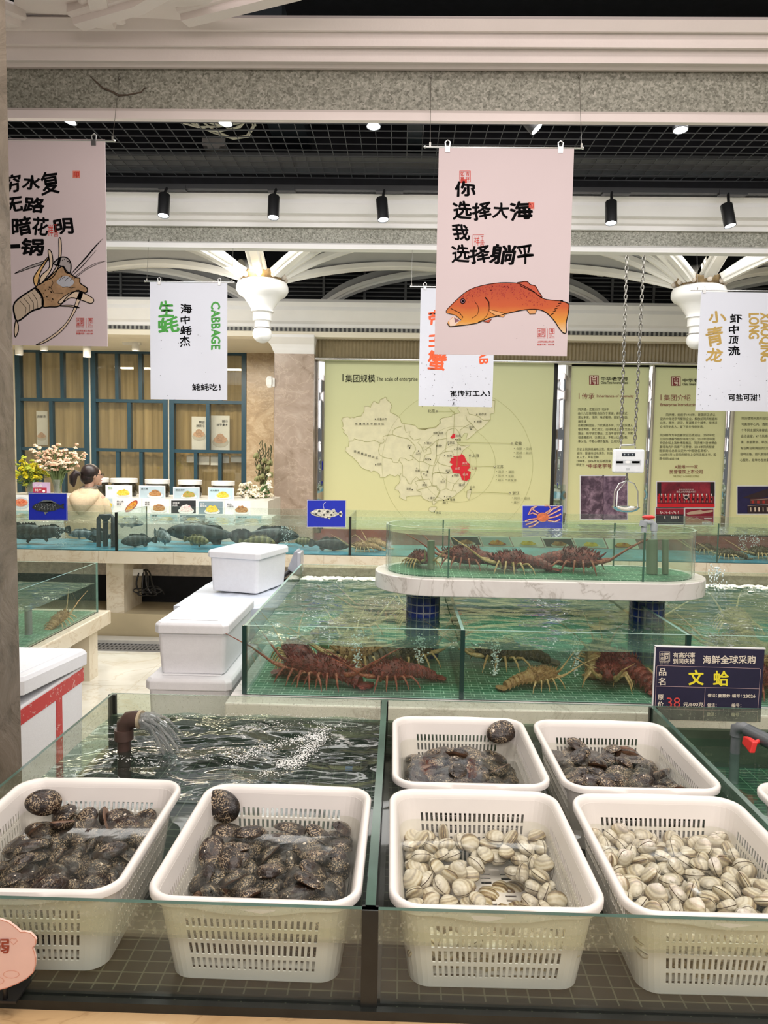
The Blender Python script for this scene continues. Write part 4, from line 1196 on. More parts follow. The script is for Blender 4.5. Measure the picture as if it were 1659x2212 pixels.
    ph = picture(r, 'photograph', (X6(1150), Yp(1648), X6(1890), Yp(1982)), photo_mat('night_sky_blue', [(.3, (.006, .006, .035)), (.7, (.016, .012, .10))], 2))
    q = Print(YP, .003)
    P = lambda L: [(X6(a), Yp(b)) for a, b in L]
    q.shape(P([(1200, 1790), (1330, 1740), (1480, 1690), (1600, 1655), (1800, 1655), (1880, 1760), (1600, 1760), (1340, 1800)]), 0, 2)
    q.shape(P([(1300, 1800), (1880, 1770), (1880, 1860), (1300, 1860)]), 1, 2); q.shape(P([(1270, 1880), (1880, 1850), (1880, 1980), (1270, 1980)]), 0, 2)
    q.line(P([(1270, 1885), (1880, 1850)]), 1, 2, 3); q.line(P([(1310, 1815), (1880, 1775)]), 1, 2, 3)
    for a in range(11): q.line(P([(1310 + a * 50, 1905), (1312 + a * 50, 1955)]), 1.6 + (a % 3) * .8, 3, 3)
    for a in range(8): q.rect(X6(1320 + a * 66), Yp(1822), X6(1350 + a * 66), Yp(1855), 4, 3)
    q.build('photo_detail', [plain('hall_roof_dark', (.03, .014, .02), .5), plain('hall_wall_dim', (.10, .03, .03), .5), plain('hall_line_pale', (.45, .35, .3), .5), plain('hall_window_glow', (.65, .50, .38), .5, es=.2), plain('hall_red', (.40, .03, .03), .5)], ph)

map_panel()
text_panels()
# the strips of polished steel between the panels
for px0, px1, nm in ((677, 700, 'left of the map panel'), (1199, 1228, 'right of the map panel'), (1394, 1408, 'between the two text panels'), (1563, 1581, 'left of the branch panel')):
    a = at(px0, 960, YP).x; b = at(px1, 960, YP).x
    m = MB()
    n = 24; rows = []
    z0, z1 = at(px0, 1150, YP).z, at(px0, 778, YP).z
    for i in range(n + 1):
        z = z0 + (z1 - z0) * i / n
        rows.append([Vector((a + (b - a) * q / 6, YP - .03 - .018 * math.sin(math.pi * q / 6), z)) for q in range(7)])
    m.loft(rows, 0, False, False, closed=False)
    m.box(a, b, YP - .03, YP + .06, z0, z1, 1)
    tag(m.build('steel_strip', [MIRROR, CHROME]), 'wavy polished steel strip ' + nm, 'steel strip')
# pleated valance over the panels, its steel edge, the plinth, the wall behind
a, b = at(675, 750, 9.25).x, at(1760, 750, 9.25).x
z0, z1 = at(1000, 778, 9.25).z, at(1000, 728, 9.25).z
v = MB()
n = int((b - a) / .022)
rows = [[Vector((a + (b - a) * i / n, 9.22 + (.012 if i % 2 else -.004), z)) for i in range(n + 1)] for z in (z0, z1)]
v.loft(rows, 0, False, False, closed=False, sm=False)
v.box(a, b, 9.24, 9.4, z0, z1 + .1, 1)
struct(v.build('trim_12', [plain('ribbed_valance_brown', (.26, .21, .12), .4, var=.1), BLACK]))
v = MB(); v.tube([Vector((a, 9.22, z0 - .01)), Vector((b, 9.22, z0 - .01))], .022, 8)
struct(v.build('trim_13', CHROME))
v = MB(); v.box(at(590, 1000, 9.36).x, 6.1, 9.40, 9.5, 0, 3.2)
struct(v.build('wall_rear_partition', plain('dark_partition', (.05, .05, .045), .5)))
v = MB(); v.box(at(676, 1000, 9.3).x, 6.1, 9.28, 9.39, 0, at(1000, 1148, 9.3).z)
struct(v.build('baseboard_rear', plain('red_brown_plinth', (.22, .045, .035), .4, var=.25, scale=3)))
# stone column with its white capital, and the return wall beside it
a, b = at(592, 950, 9.1).x, at(677, 950, 9.1).x
v = MB(); v.box(a, b, 9.1, 9.5, 0, at(630, 757, 9.1).z)
struct(v.build('wall_pier', stone('pink_brown_pier_stone', [(.24, .17, .12), (.38, .29, .22), (.44, .34, .27), (.52, .43, .35)], 1.9, (.62, .50, .40), 3.2, .3, .1, stretch=(1, 1, 1.4), dist=2.2)))
v = MB()
cz = [at(630, r, 9.1).z for r in (764, 757, 752, 745, 738, 732, 726)]
ov = [.0, .02, .03, .05, .10, .14, .14]
v.loft([[Vector((a - o * .9, 9.1 - o, z)), Vector((b + o * .1, 9.1 - o, z)), Vector((b + o * .1, 9.5, z)), Vector((a - o * .9, 9.5, z))] for z, o in zip(cz, ov)], 0, sm=False)
struct(v.build('trim_14', PAINT2))
# little white wall lamp at the pier
w = MB(); P = at(583, 826, 9.08)
w.loft([[P + Vector((x * s_, y * s_, z)) for x, y in ((-.05, 0), (-.035, -.05), (.03, -.06), (.05, 0))] for z, s_ in ((-.065, .55), (-.03, .9), (.03, 1), (.07, .6))], 0, sm=False)
w.box(P.x - .02, P.x + .06, P.y - .02, P.y + .06, P.z - .05, P.z + .05)
tag(w.build('wall_lamp', plain('white_lampshade', (.85, .84, .80), .5)), 'small white wall lamp on the stone pier', 'lamp')
# ------------------------------------------------------------------ left recess: windows, curtain, track spots
YW = 11.05
CURT = None
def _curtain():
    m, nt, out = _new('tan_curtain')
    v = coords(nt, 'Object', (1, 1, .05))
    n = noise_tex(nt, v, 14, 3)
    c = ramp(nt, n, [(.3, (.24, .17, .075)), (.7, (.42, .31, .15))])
    pbr(nt, out, c, .8, es=.17); return m  # slight glow of its own makes the curtain look backlit
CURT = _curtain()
for wi, (xa, xb, d1, d2, d3) in enumerate(((36, 192, (86.5, 138), (113,), (86.5, 138)), (199, 363, (255.5, 306), (281,), (255.5, 306)), (368, 533, (424, 476.5), (450.5,), (424, 476.5)))):
    sl = (xa - 36) * .016
    ya, yt, yb, yz = 754 + sl, 864 + sl, 970 + sl, 1080 + sl
    P = lambda x, y: at(x, y, YW)
    A, B = P(xa, ya), P(xb, yz)
    fr = MB(); t = .020
    def bar(x0, y0, x1, y1, th=t):
        p, q = P(x0, y0), P(x1, y1)
        fr.box(min(p.x, q.x) - th, max(p.x, q.x) + th, YW - .05, YW + .04, min(p.z, q.z) - th, max(p.z, q.z) + th)
    xm = (xa + xb) / 2
    lx = A.x + .03; rx = P(xb, ya).x - .03
    zt = P(xm, ya).z; z1 = P(xm, yt).z; z2 = P(xm, yb).z; z3 = P(xm, yz).z
    for x in (lx, rx): fr.box(x - .035, x + .035, YW - .06, YW + .05, z3, zt)
    for z in (zt - .03, z1, z2, z3): fr.box(lx, rx, YW - .053, YW + .043, z - .024, z + .024)
    for ds, a, b in ((d1, zt, z1), (d2, z1, z2), (d3, z2, z3)):
        for d in ds:
            x = P(d, 900).x; fr.box(x - .026, x + .026, YW - .046, YW + .036, b, a)
    win = fr.build('window_%d' % (wi + 1), TEAL); struct(win)
    WG = glass_mat('window_glass', (.93, .93, .90), .01, f0=.06)
    for ds, a, b in ((d1, zt - .05, z1 + .02), (d2, z1 - .02, z2 + .02), (d3, z2 - .02, z3 + .02)):
        xs = [lx + .03] + [P(d, 900).x for d in ds] + [rx - .03]
        for i in range(len(xs) - 1):
            g = MB(); g.box(xs[i] + .02, xs[i + 1] - .02, YW - .004, YW + .004, b, a); g.build('pane', WG, win)
# pale posts between the windows
m = MB()
for px in (195.5, 365.5, 34):
    x = at(px, 900, YW).x; m.box(x - .018, x + .018, YW - .03, YW + .05, 0, 3.06)
struct(m.build('trim_15', CREAM))
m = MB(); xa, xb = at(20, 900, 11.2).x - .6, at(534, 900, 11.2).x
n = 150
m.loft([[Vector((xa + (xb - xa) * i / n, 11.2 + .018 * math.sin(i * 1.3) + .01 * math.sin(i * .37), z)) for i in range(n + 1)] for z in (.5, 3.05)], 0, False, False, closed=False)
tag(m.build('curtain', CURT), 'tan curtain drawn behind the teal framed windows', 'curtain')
m = MB(); m.box(-4.9 - .5, at(536, 900, 11.1).x, 11.0, 11.2, 0, at(280, 1082, 11.0).z)
struct(m.build('wall_under_windows', CREAM))
m = MB(); m.box(at(533, 950, 11.0).x, at(600, 950, 11.0).x + .3, 10.98, 11.29, 0, 3.06)
struct(m.build('wall_recess_side', WALLSTONE))

def reflection(label, x0, y0, x1, y1, words, food, cat='reflection', name='poster_reflection'):  # posters mirrored in the window glass, modelled as sheets behind the panes
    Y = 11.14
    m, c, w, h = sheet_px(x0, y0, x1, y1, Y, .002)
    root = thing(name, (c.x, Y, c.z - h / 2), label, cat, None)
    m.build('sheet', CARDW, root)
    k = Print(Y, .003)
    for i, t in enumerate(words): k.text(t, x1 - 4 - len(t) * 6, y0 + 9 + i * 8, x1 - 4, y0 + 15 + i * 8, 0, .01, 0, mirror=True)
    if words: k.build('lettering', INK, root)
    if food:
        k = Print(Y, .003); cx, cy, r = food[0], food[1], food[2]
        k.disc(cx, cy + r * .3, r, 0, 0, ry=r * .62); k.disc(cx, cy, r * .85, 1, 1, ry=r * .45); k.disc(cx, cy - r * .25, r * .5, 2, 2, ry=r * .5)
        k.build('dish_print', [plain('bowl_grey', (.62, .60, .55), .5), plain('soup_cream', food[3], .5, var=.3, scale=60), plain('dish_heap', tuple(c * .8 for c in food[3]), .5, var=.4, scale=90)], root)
reflection('reflected white poster with a pink dish, on a sheet behind the left window', 79, 888, 103, 962, ['东坡肉'], (90, 942, 11, (.70, .45, .32)))
reflection('reflected white poster with a bamboo steamer, on a sheet behind the right window', 414, 900, 446, 972, ['招牌', '小笼包'], (430, 938, 15, (.62, .60, .42)))
reflection('reflected white poster with a bowl of shredded tofu, at the far right window', 456, 898, 496, 973, ['什锦', '大煮干丝'], (476, 950, 18, (.66, .64, .50)))
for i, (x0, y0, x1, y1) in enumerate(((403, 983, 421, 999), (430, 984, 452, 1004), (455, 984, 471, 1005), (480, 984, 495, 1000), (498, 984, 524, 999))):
    reflection('small reflected white paper, %s under the right window transom' % ('leftmost', 'second from left', 'middle', 'second from right', 'rightmost')[i], x0, y0, x1, y1, [], None, 'paper', 'paper_reflection')  # papers mirrored in the glass, built as small sheets behind it

WHITEM = plain('white_metal', (.80, .79, .76), .35, var=.03)
def track_spot(name, label, body_pts, r, barx, bary, mat, lens, Y, track=True, aim=(0, 0)):
    pass
for px, py, lab in ((41, 757, 'white track spot at the far left under the cream soffit'), (188, 762, 'white track spot between the left and middle windows'), (293, 748, 'white track spot on its bar left of the oyster sign'), (95, 748, 'white track spot mostly hidden above the lobster poster edge')):
    Y = 10.1
    P = at(px, py, Y)
    root = thing('track_spotlight', P, lab, 'spotlight')
    b = MB(); b.lathe([(.0, .10), (.045, .10), (.052, .06), (.052, -.06), (.045, -.06), (.04, -.03), (0, -.03)], P, 14); b.build('lamp_head', WHITEM, root, smooth=.7)
    b = MB(); b.box(P.x - .008, P.x + .008, P.y - .008, P.y + .008, P.z + .08, 3.04); b.box(P.x - .17, P.x + .07, P.y - .03, P.y + .03, 3.03, 3.06); b.build('stem', WHITEM, root)
    b = MB(); b.lathe([(0, -.052), (.04, -.052)], P, 14); b.build('lens', emission('warm_lens', (1, .93, .8), 6), root)
lamp('counter_fill', 'AREA', (-2.7, 7.0, 3.3), 55, (1.0, .97, .92), 2.6, .3, target=(-2.7, 7.9, 1.0))  # unseen lamp added to brighten the dish cards
lamp('recess_spot_1', 'AREA', (-4.0, 9.6, 2.98), 45, (1.0, .88, .70), 1.6, .3)
lamp('recess_spot_2', 'AREA', (-2.6, 9.6, 2.98), 45, (1.0, .88, .70), 1.6, .3)

# ------------------------------------------------------------------ dish counter on the left
zs3 = at(300, 1130, 7.5).z; zs2 = at(300, 1111, 7.78).z; zs1 = at(300, 1077, 8.1).z
c_ = MB()
c_.box(-4.6, -1.35, 7.45, 7.76, 0, zs3); c_.box(-4.6, -1.35, 7.76, 8.06, 0, zs2); c_.box(-4.6, -1.45, 8.06, 8.9, 0, zs1)
tag(c_.build('dish_counter', plain('pale_counter', (.72, .70, .64), .3)), 'stepped pale counter carrying the dish cards, below the windows', 'counter')

def food_mat(name, cols):
    m, nt, out = _new(name)
    n = noise_tex(nt, coords(nt), 55, 4, .6)
    pbr(nt, out, ramp(nt, n, [(.3 + .4 * i / (len(cols) - 1), c) for i, c in enumerate(cols)]), .5); return m
FOODS = dict(yellow=food_mat('food_yellow', [(.45, .30, .02), (.80, .58, .04), (.88, .75, .25)]), brown=food_mat('food_brown', [(.16, .06, .02), (.42, .20, .07), (.62, .40, .18)]),
             salad=food_mat('food_salad', [(.06, .18, .02), (.40, .36, .08), (.62, .12, .05)]), orange=food_mat('food_orange', [(.35, .06, .01), (.70, .30, .03), (.80, .55, .12)]),
             shrimp=food_mat('food_shrimp', [(.45, .05, .02), (.70, .18, .08), (.82, .48, .30)]), pale=food_mat('food_pale', [(.55, .45, .30), (.75, .68, .52), (.85, .80, .68)]), pinkw=food_mat('food_pinkwhite', [(.50, .10, .15), (.80, .65, .62), (.9, .88, .84)]))
BOWLB = plain('bowl_blue_white', (.60, .66, .70), .4); PLATE = plain('plate_white', (.78, .78, .75), .4); PLATER = plain('plate_red', (.40, .06, .03), .4)
BGS = dict(white=CARDW, sky=plain('card_sky', (.50, .62, .68), .5, var=.2, scale=3), black=plain('card_black', (.02, .022, .025), .5), slate=plain('card_slate', (.22, .30, .34), .5, var=.15, scale=4), ice=plain('card_ice', (.55, .75, .78), .5, var=.1, scale=4))

def dish_card(label, x0, y0, x1, y1, Y, bg, food, words, shape='heap', textc=None, nbase=None, fx=.66, name='dish_card', cat='menu card', slant=0):
    fn = (lambda x, y: (x + slant * (y - y1), y)) if slant else (lambda x, y: (x, y))
    m, c, w, h = sheet_px(x0, y0, x1, y1, Y, .006)
    if slant:
        m = MB()
        q = [at(*fn(a, b), Y) for a, b in ((x0, y0), (x1, y0), (x1, y1), (x0, y1))]
        m.slab([(p.x, p.z) for p in q], Y, Y + .006)
    root = thing(name, (c.x, Y, c.z - h / 2), label, cat)
    m.build('board', CARDW, root)
    k = Print(Y, .002, fn); W_ = x1 - x0; H_ = y1 - y0
    i = .035 * W_
    if bg != 'white': k.rect(x0 + i, y0 + i, x1 - i, y1 - i, 0, 0)
    cx, cy = x0 + W_ * fx, y0 + H_ * .70
    rn = random.Random(hash(label) % 1000 if False else len(label) * 7 + int(x0))
    if shape == 'heap':
        k.shape([(cx + W_ * .30 * math.cos(a), min(y1 - i, cy + H_ * .22 * math.sin(a) + H_ * .06)) for a in [2 * math.pi * q / 24 for q in range(24)]], 1, 1)
        pts = [(cx + W_ * .24 * math.cos(a) * (1 + rn.uniform(-.1, .1)), min(y1 - i, cy + H_ * (.12 if math.sin(a) > 0 else .36) * math.sin(a) * (1 + rn.uniform(-.18, .12)))) for a in [2 * math.pi * q / 22 for q in range(22)]]
        k.shape(pts, 2, 2)
    elif shape == 'platter':
        k.disc(cx, y0 + H_ * .55, W_ * .30, 1, 1, ry=H_ * .22, n=24, a=-.75); k.disc(cx, y0 + H_ * .55, W_ * .26, 2, 2, ry=H_ * .165, n=24, a=-.75)
    elif shape == 'bowl':
        k.shape([(cx + W_ * .34 * math.cos(a), min(y1 - i, y0 + H_ * .55 + H_ * .40 * math.sin(a))) for a in [2 * math.pi * q / 24 for q in range(24)]], 1, 1)
        k.shape([(cx + W_ * .28 * math.cos(a), y0 + H_ * .52 + H_ * .26 * math.sin(a)) for a in [2 * math.pi * q / 24 for q in range(24)]], 2, 2)
    k.build('dish_print', [BGS[bg], PLATER if food == 'orange' else (BOWLB if shape == 'bowl' else PLATE), FOODS[food]], root)
    t = Print(Y, .003, fn)
    tx = x0 + W_ * .10
    for q, s_ in enumerate(words): t.text(s_, tx, y0 + H_ * (.17 + q * .16), tx + W_ * .085 * len(s_), y0 + H_ * (.29 + q * .16), 0, .012, 2)
    if words: t.build('lettering', textc or INK, root)
    return root

DC = dish_card
DC('white dish card with green writing and yellow noodles, right of the person, upper row', 228, 1048, 285, 1075, 8.12, 'white', 'yellow', ['青菜'], textc=GREENINK, fx=.68)
DC('dish card with blue sky and a brown heap, upper row, second card from the person', 300, 1049, 357, 1077, 8.12, 'sky', 'brown', ['卤三鲜'], fx=.62)
DC('dish card with green and red salad, upper row', 374, 1052, 431, 1079, 8.12, 'sky', 'salad', ['精品凉拌'], fx=.60)
DC('dish card with a little yellow food, upper row nearest the white roses', 449, 1053, 505, 1080, 8.12, 'ice', 'yellow', ['古法蛋饺'], fx=.58)
DC('dish card with red shrimp beside the pillar, above the blue fish board', 12, 1069, 66, 1101, 7.82, 'white', 'shrimp', [], 'bowl', fx=.62)
DC('dish card with a yellow soup bowl, half hidden by the person', 190, 1075, 245, 1107, 7.82, 'sky', 'yellow', [], 'bowl', fx=.68)
DC('dish card with an orange dish on a long red platter, middle row', 247, 1076, 305, 1108, 7.82, 'white', 'orange', ['黄山臭', '鳜鱼'], 'platter', fx=.64)
DC('dish card with a brown stir fry on white, middle row', 308, 1078, 365, 1109, 7.82, 'white', 'brown', ['蒜苗', '肚丝'], fx=.62)
DC('black dish card with pink and white food, middle row', 368, 1079, 425, 1111, 7.82, 'black', 'pinkw', ['清炖羊', '肉锅'], textc=WHITEINK, fx=.60)
DC('slate dish card with bright yellow food, middle row', 427, 1081, 483, 1112, 7.82, 'slate', 'yellow', ['金汤', '酸菜鱼'], textc=WHITEINK, fx=.56)
DC('white dish card with small brown dumplings, right end of the middle row', 485, 1082, 541, 1113, 7.82, 'white', 'brown', ['鲜肉', '小馄饨'], fx=.66)
DC('dish card with green food behind the fish tank, lower row, left of three', 323, 1110, 385, 1128, 7.52, 'ice', 'yellow', ['蟹黄', '小笼包'], fx=.6)
DC('slate dish card with yellow food behind the fish tank, lower row', 387, 1111, 445, 1129, 7.52, 'slate', 'yellow', ['蒸饺'], textc=WHITEINK, fx=.5)
DC('plain white dish card behind the fish tank, lower row', 447, 1113, 506, 1131, 7.52, 'white', 'pale', ['豆浆'], fx=.6)
DC('ice blue dish card behind the fish tank, right end of the lower row', 508, 1113, 566, 1132, 7.52, 'ice', 'pale', ['糖水冰粉'], fx=.6)
DC('pale blue dish card behind the fish tank, left of the blue fish board', 18, 1102, 64, 1122, 7.52, 'ice', 'pale', ['绿豆'], fx=.6)
for i, (a, b, yt) in enumerate(((196, 221, 1032), (240, 296, 1033), (314, 366, 1035), (385, 436, 1037), (457, 507, 1039))):
    Y = 8.5
    P = at((a + b) / 2, yt, Y); r = (at(b, yt, Y).x - at(a, yt, Y).x) / 2
    if i == 0: r = .14; 
    z0 = zs1
    root = thing('storage_jar', (P.x, Y, z0), 'dark jar with a white lid, %s' % ('just behind the person', 'behind the noodle card', 'behind the brown heap card', 'behind the salad card', 'beside the white roses')[i], 'jar')
    b_ = MB(); b_.lathe([(r * .85, z0), (r * .98, z0 + .03), (r * .98, P.z - .09), (r * .85, P.z - .05)], (P.x, Y, 0), 20); b_.build('body', plain('dark_jar_glass', (.035, .03, .018), .08), root, smooth=.6)
    b_ = MB(); b_.lathe([(r * .95, P.z - .052), (r, P.z - .048), (r, P.z - .004), (r * .96, P.z)], (P.x, Y, 0), 20); b_.build('lid', WHITEM, root, smooth=.6)

# ---- flowers
VASE = glass_mat('vase_glass', (.86, .88, .84), .16, (.7, .72, .66))
LEAF = plain('leaf_green', (.05, .13, .03), .5, var=.4, scale=30)
STEM = plain('stem_green', (.12, .17, .06), .5, var=.3)
def blossom(m, P, r, rnd, petals=6, mi=0):
    for q in range(petals):
        a = 2 * math.pi * q / petals + rnd.random(); el = rnd.uniform(-.2, .9)
        d = Vector((math.cos(a) * math.cos(el), math.sin(a) * math.cos(el), math.sin(el)))
        m.ell(P + d * r * .6, (r * .55, r * .4, r * .25), Euler((el, rnd.random(), a)), 6, 4, mi)
    m.ell(P, (r * .4,) * 3, None, 6, 4, mi)
def bouquet(label, base, topz, vr, heads, cols, hr, seed, leafn=0, cat='flowers', name='flower_bouquet'):
    base = Vector(base); rnd = random.Random(seed)
    root = thing(name, base, label, cat)
    v = MB(); h = topz - base.z
    v.lathe([(vr * .75, 0), (vr * .8, h * .1), (vr * .7, h * .5), (vr, h), (vr * .9, h), (vr * .62, h * .5), (vr * .7, h * .12), (0, h * .1)], base, 16); v.build('vase', VASE, root, smooth=.7)
    s_ = MB(); bl = MB(); lf = MB()
    for (hx, hz, hy) in heads:
        H = base + Vector((hx, hy, hz))
        s_.tube([base + Vector((hx * .05, hy * .05, h * .2)), base + Vector((hx * .35, hy * .35, h + (hz - h) * .4)), H], .004, 5)
        blossom(bl, H, hr * rnd.uniform(.8, 1.2), rnd, mi=rnd.randrange(len(cols)))
    for _ in range(leafn):
        hx, hz, hy = heads[rnd.randrange(len(heads))]
        P = base + Vector((hx * .8 + rnd.uniform(-.03, .03), hy * .7, hz - rnd.uniform(.02, .12)))
        lf.ell(P, (.035, .012, .006), Euler((rnd.uniform(-1, 1), rnd.uniform(-1, 1), rnd.uniform(0, 6))), 6, 4)
    s_.build('stems', STEM, root)
    b = bl.build('blossoms', cols, root); b['kind'] = 'stuff'
    if leafn: lf.build('leaves', LEAF, root)['kind'] = 'stuff'
rn = random.Random(21)
b = at(66, 1077, 8.4); t = at(66, 1042, 8.4)
bouquet('yellow flower bouquet in a glass vase by the pillar', (b.x, 8.4, zs1), t.z, .05, [(rn.gauss(0, .085), t.z - zs1 + .13 + rn.gauss(0, .06), rn.gauss(0, .08)) for _ in range(110)], [plain('yellow_petal', (.82, .70, .02), .6, var=.2), plain('lime_petal', (.45, .50, .04), .6)], .034, 1, 30)
b = at(124, 1077, 8.3); t = at(124, 1036, 8.3)
hd = []
for q in range(15):
    a = -1.0 + 2.0 * q / 14 + rn.uniform(-.08, .08); L = rn.uniform(.30, .42)
    for w_ in range(11):
        f_ = .42 + .58 * w_ / 10
        hd.append((math.sin(a) * L * f_ * .95 + rn.gauss(0, .012), t.z - zs1 + math.cos(a * .8) * L * f_ + rn.gauss(0, .012), rn.gauss(0, .05)))
bouquet('tall peach pink flower spray in a cut glass vase', (b.x, 8.3, zs1), t.z, .052, hd, [plain('peach_petal', (.80, .52, .36), .6, var=.15), plain('pale_peach_petal', (.90, .74, .56), .6)], .027, 2)
b = at(551, 1110, 8.6); t = at(551, 1081, 8.6)
bouquet('white rose bouquet in a glass vase beside the stone pier', (b.x, 8.6, zs1 - .0), t.z + .0, .06, [(rn.uniform(-.2, .2), t.z - zs1 + .03 + abs(rn.gauss(0, .09)), rn.gauss(0, .07)) for _ in range(52)], [plain('white_petal', (.80, .74, .62), .6, var=.1), plain('cream_petal', (.86, .76, .56), .6)], .038, 3, 90)
P = at(566, 1078, 8.85); root = thing('dried_plant', (P.x, 8.85, zs1), 'tall dried artichoke and branch arrangement behind the white roses', 'plant')
m = MB(); rn = random.Random(9)
for px, py in ((566, 951), (574, 957), (581, 966), (560, 972), (588, 958), (553, 990)):
    T = at(px, py, 8.85); m.tube([Vector((P.x, 8.85, zs1)), Vector(((P.x + T.x) / 2 + .02, 8.85, (zs1 + T.z) / 2)), T], [.008, .007, .004], 5)
    for q in range(14):
        f_ = .35 + .65 * q / 14; C = Vector((P.x, 8.85, zs1)).lerp(T, f_)
        m.ell(C + Vector((rn.uniform(-.02, .02), rn.uniform(-.02, .02), 0)), (.006, .006, .03), Euler((rn.uniform(-.6, .6), rn.uniform(-.6, .6), 0)), 5, 4)
m.build('branches', plain('dried_branch', (.07, .075, .03), .7, var=.4, scale=30), root)
for px, py in ((553, 985), (559, 1010), (578, 1012), (583, 1000), (566, 1030), (584, 1026), (555, 1035), (571, 995)):
    C = at(px, py, 8.8); m = MB()
    for q in range(9):
        a = q * 2.4; m.ell(C + Vector((.018 * math.cos(a), .018 * math.sin(a), .012 * (q % 3) - .01)), (.015, .012, .028), Euler((.35 * math.sin(a), -.35 * math.cos(a), 0)), 6, 4)
    m.build('flower_head', plain('dried_head', (.24, .24, .10), .7, var=.35, scale=30), root)
m = MB(); C = at(86, 1053, 8.12); m.box(C.x - .08, C.x + .08, 8.12, 8.20, zs1, C.z + .055)
root = m.build('snack_box', plain('lilac_carton', (.58, .42, .62), .5)); tag(root, 'lilac and red carton below the yellow flowers', 'box')
k = Print(8.12, .002); k.rect(72, 1053, 101, 1068, 0); k.text('礼盒', 76, 1046, 92, 1051, 1, .01, 1); k.text('特产', 76, 1056, 90, 1062, 1, .01, 1); k.disc(95, 1061, 3, 1, 1); k.build('carton_print', [plain('carton_red', (.45, .03, .06), .5), WHITEINK], root)

# ------------------------------------------------------------------ the person at the counter, seen from behind
def person():
    Yp_ = 7.12
    P = at(187, 1100, Yp_)
    O = Vector((P.x, Yp_, 0))
    root = thing('person', O, 'person in a beige hooded coat with dark hair tied back, standing at the dish counter', 'person')
    H = at(183, 1006, Yp_).z
    k = H / 1.50
    SK = plain('skin', (.56, .33, .23), .5)
    V = []; E = []; Rr = []
    def ch(pts, start=None):
        prev = start
        for x, y, z, r in pts:
            V.append((x * k, y * k, z * k)); Rr.append(r * k)
            if prev is not None: E.append((prev, len(V) - 1))
            prev = len(V) - 1
        return prev
    pel = ch([(0, 0, .80, .12)])
    sp = ch([(0, .0, .95, .11), (0, .01, 1.10, .115), (0, .03, 1.20, .10)], pel)
    nk = ch([(0, .05, 1.26, .045), (.004, .075, 1.315, .045)], sp)
    ch([(.012, .10, 1.37, .07), (.016, .10, 1.43, .075)], nk)
    for s in (-1, 1):
        kn = ch([(s * .08, 0, .76, .085), (s * .085, .02, .43, .055), (s * .085, -.02, .09, .038), (s * .09, .10, .03, .03)], pel)
        el = ch([(s * .155, .02, 1.17, .045), (s * .195, .06, .93, .036), (s * .15, .25, .93, .027), (s * .145, .29, .93, .026)], sp)
        for f_, (dx, L) in enumerate(((-.030, .055), (-.012, .07), (.006, .075), (.024, .065))):
            ch([(s * .145 + dx * .8, .33, .93, .010), (s * .145 + dx, .33 + L * .5, .925, .008), (s * .145 + dx, .33 + L, .905, .007)], el)
        ch([(s * .145 - s * .035, .31, .92, .011), (s * .145 - s * .05, .345, .91, .008)], el)
    me = bpy.data.meshes.new('body'); me.from_pydata(V, E, []); me.materials.append(SK)
    bo = bpy.data.objects.new('body', me); COL.objects.link(bo); bo.parent = root
    sk = bo.modifiers.new('skin', 'SKIN')
    if me.skin_vertices:
        for i, d in enumerate(me.skin_vertices[0].data):
            d.radius = (Rr[i], Rr[i]); d.use_root = (i == 0)
    sub = bo.modifiers.new('sub', 'SUBSURF'); sub.levels = 1; sub.render_levels = 2
    L3 = lambda x, y, z: O + Vector((x, y, z)) * k
    # face: seen in profile, turned to the right
    fc = MB()
    fwd = Vector((.75, .66, 0)); C = L3(.016, .10, 1.40)
    fc.ell(C + Vector((0, 0, -.005)) + fwd * .012, (.072 * k, .085 * k, .100 * k), Euler((0, 0, math.atan2(fwd.y, fwd.x) - math.pi / 2)), 16, 12)
    fc.ell(C + fwd * .098 * k + Vector((0, 0, -.012)), (.012, .018, .018), Euler((0, 0, math.atan2(fwd.y, fwd.x) - math.pi / 2)), 8, 6)
    fc.ell(C + fwd * .07 * k + Vector((0, 0, -.075)), (.03, .03, .025), None, 8, 6)
    ear = C + Vector((fwd.y, -fwd.x, 0)) * .072 * k
    fc.ell(ear + Vector((0, 0, -.005)), (.012, .018, .028), Euler((0, 0, math.atan2(fwd.y, fwd.x) - math.pi / 2)), 8, 6)
    fc.build('face', SK, root)
    lip = MB(); lip.ell(C + fwd * .095 * k + Vector((0, 0, -.052)), (.012, .010, .007), None, 8, 5)
    lip.build('mouth', plain('lip', (.5, .18, .16), .5), root)
    ey = MB()
    for s in (-1, 1): ey.ell(C + fwd * .082 * k + Vector((fwd.y, -fwd.x, 0)) * .032 * s + Vector((0, 0, .012)), (.010, .010, .007), None, 8, 5)
    ey.build('eyes', INK, root)
    gl = MB()
    for s in (-1, 1):
        c = C + fwd * .098 * k + Vector((fwd.y, -fwd.x, 0)) * .033 * s + Vector((0, 0, .010)); sd = Vector((fwd.y, -fwd.x, 0))
        gl.tube([c + sd * .022 * math.cos(a) + Vector((0, 0, .017 * math.sin(a))) for a in [math.pi * 2 * q / 10 for q in range(11)]], .002, 5)
        gl.tube([c + sd * .022 * s, ear + Vector((0, 0, .01)) if s > 0 else C - sd * .075 * k + Vector((0, 0, .01))], .002, 5)
    gl.build('glasses', BLACKMETAL, root)
    HAIR = plain('dark_hair', (.022, .011, .010), .4, var=.4, scale=60)
    hr = MB()
    hr.ell(C + Vector((-.012, -.012, .028)) * k, (.088 * k, .098 * k, .092 * k), Euler((.15, 0, -.4)), 18, 12)
    hr.ell(C + Vector((-.03, -.03, -.02)) * k, (.075 * k, .075 * k, .075 * k), None, 14, 10)
    hr.build('hair', HAIR, root)
    pt = MB(); pb = C + Vector((-.085, -.085, .015)) * k
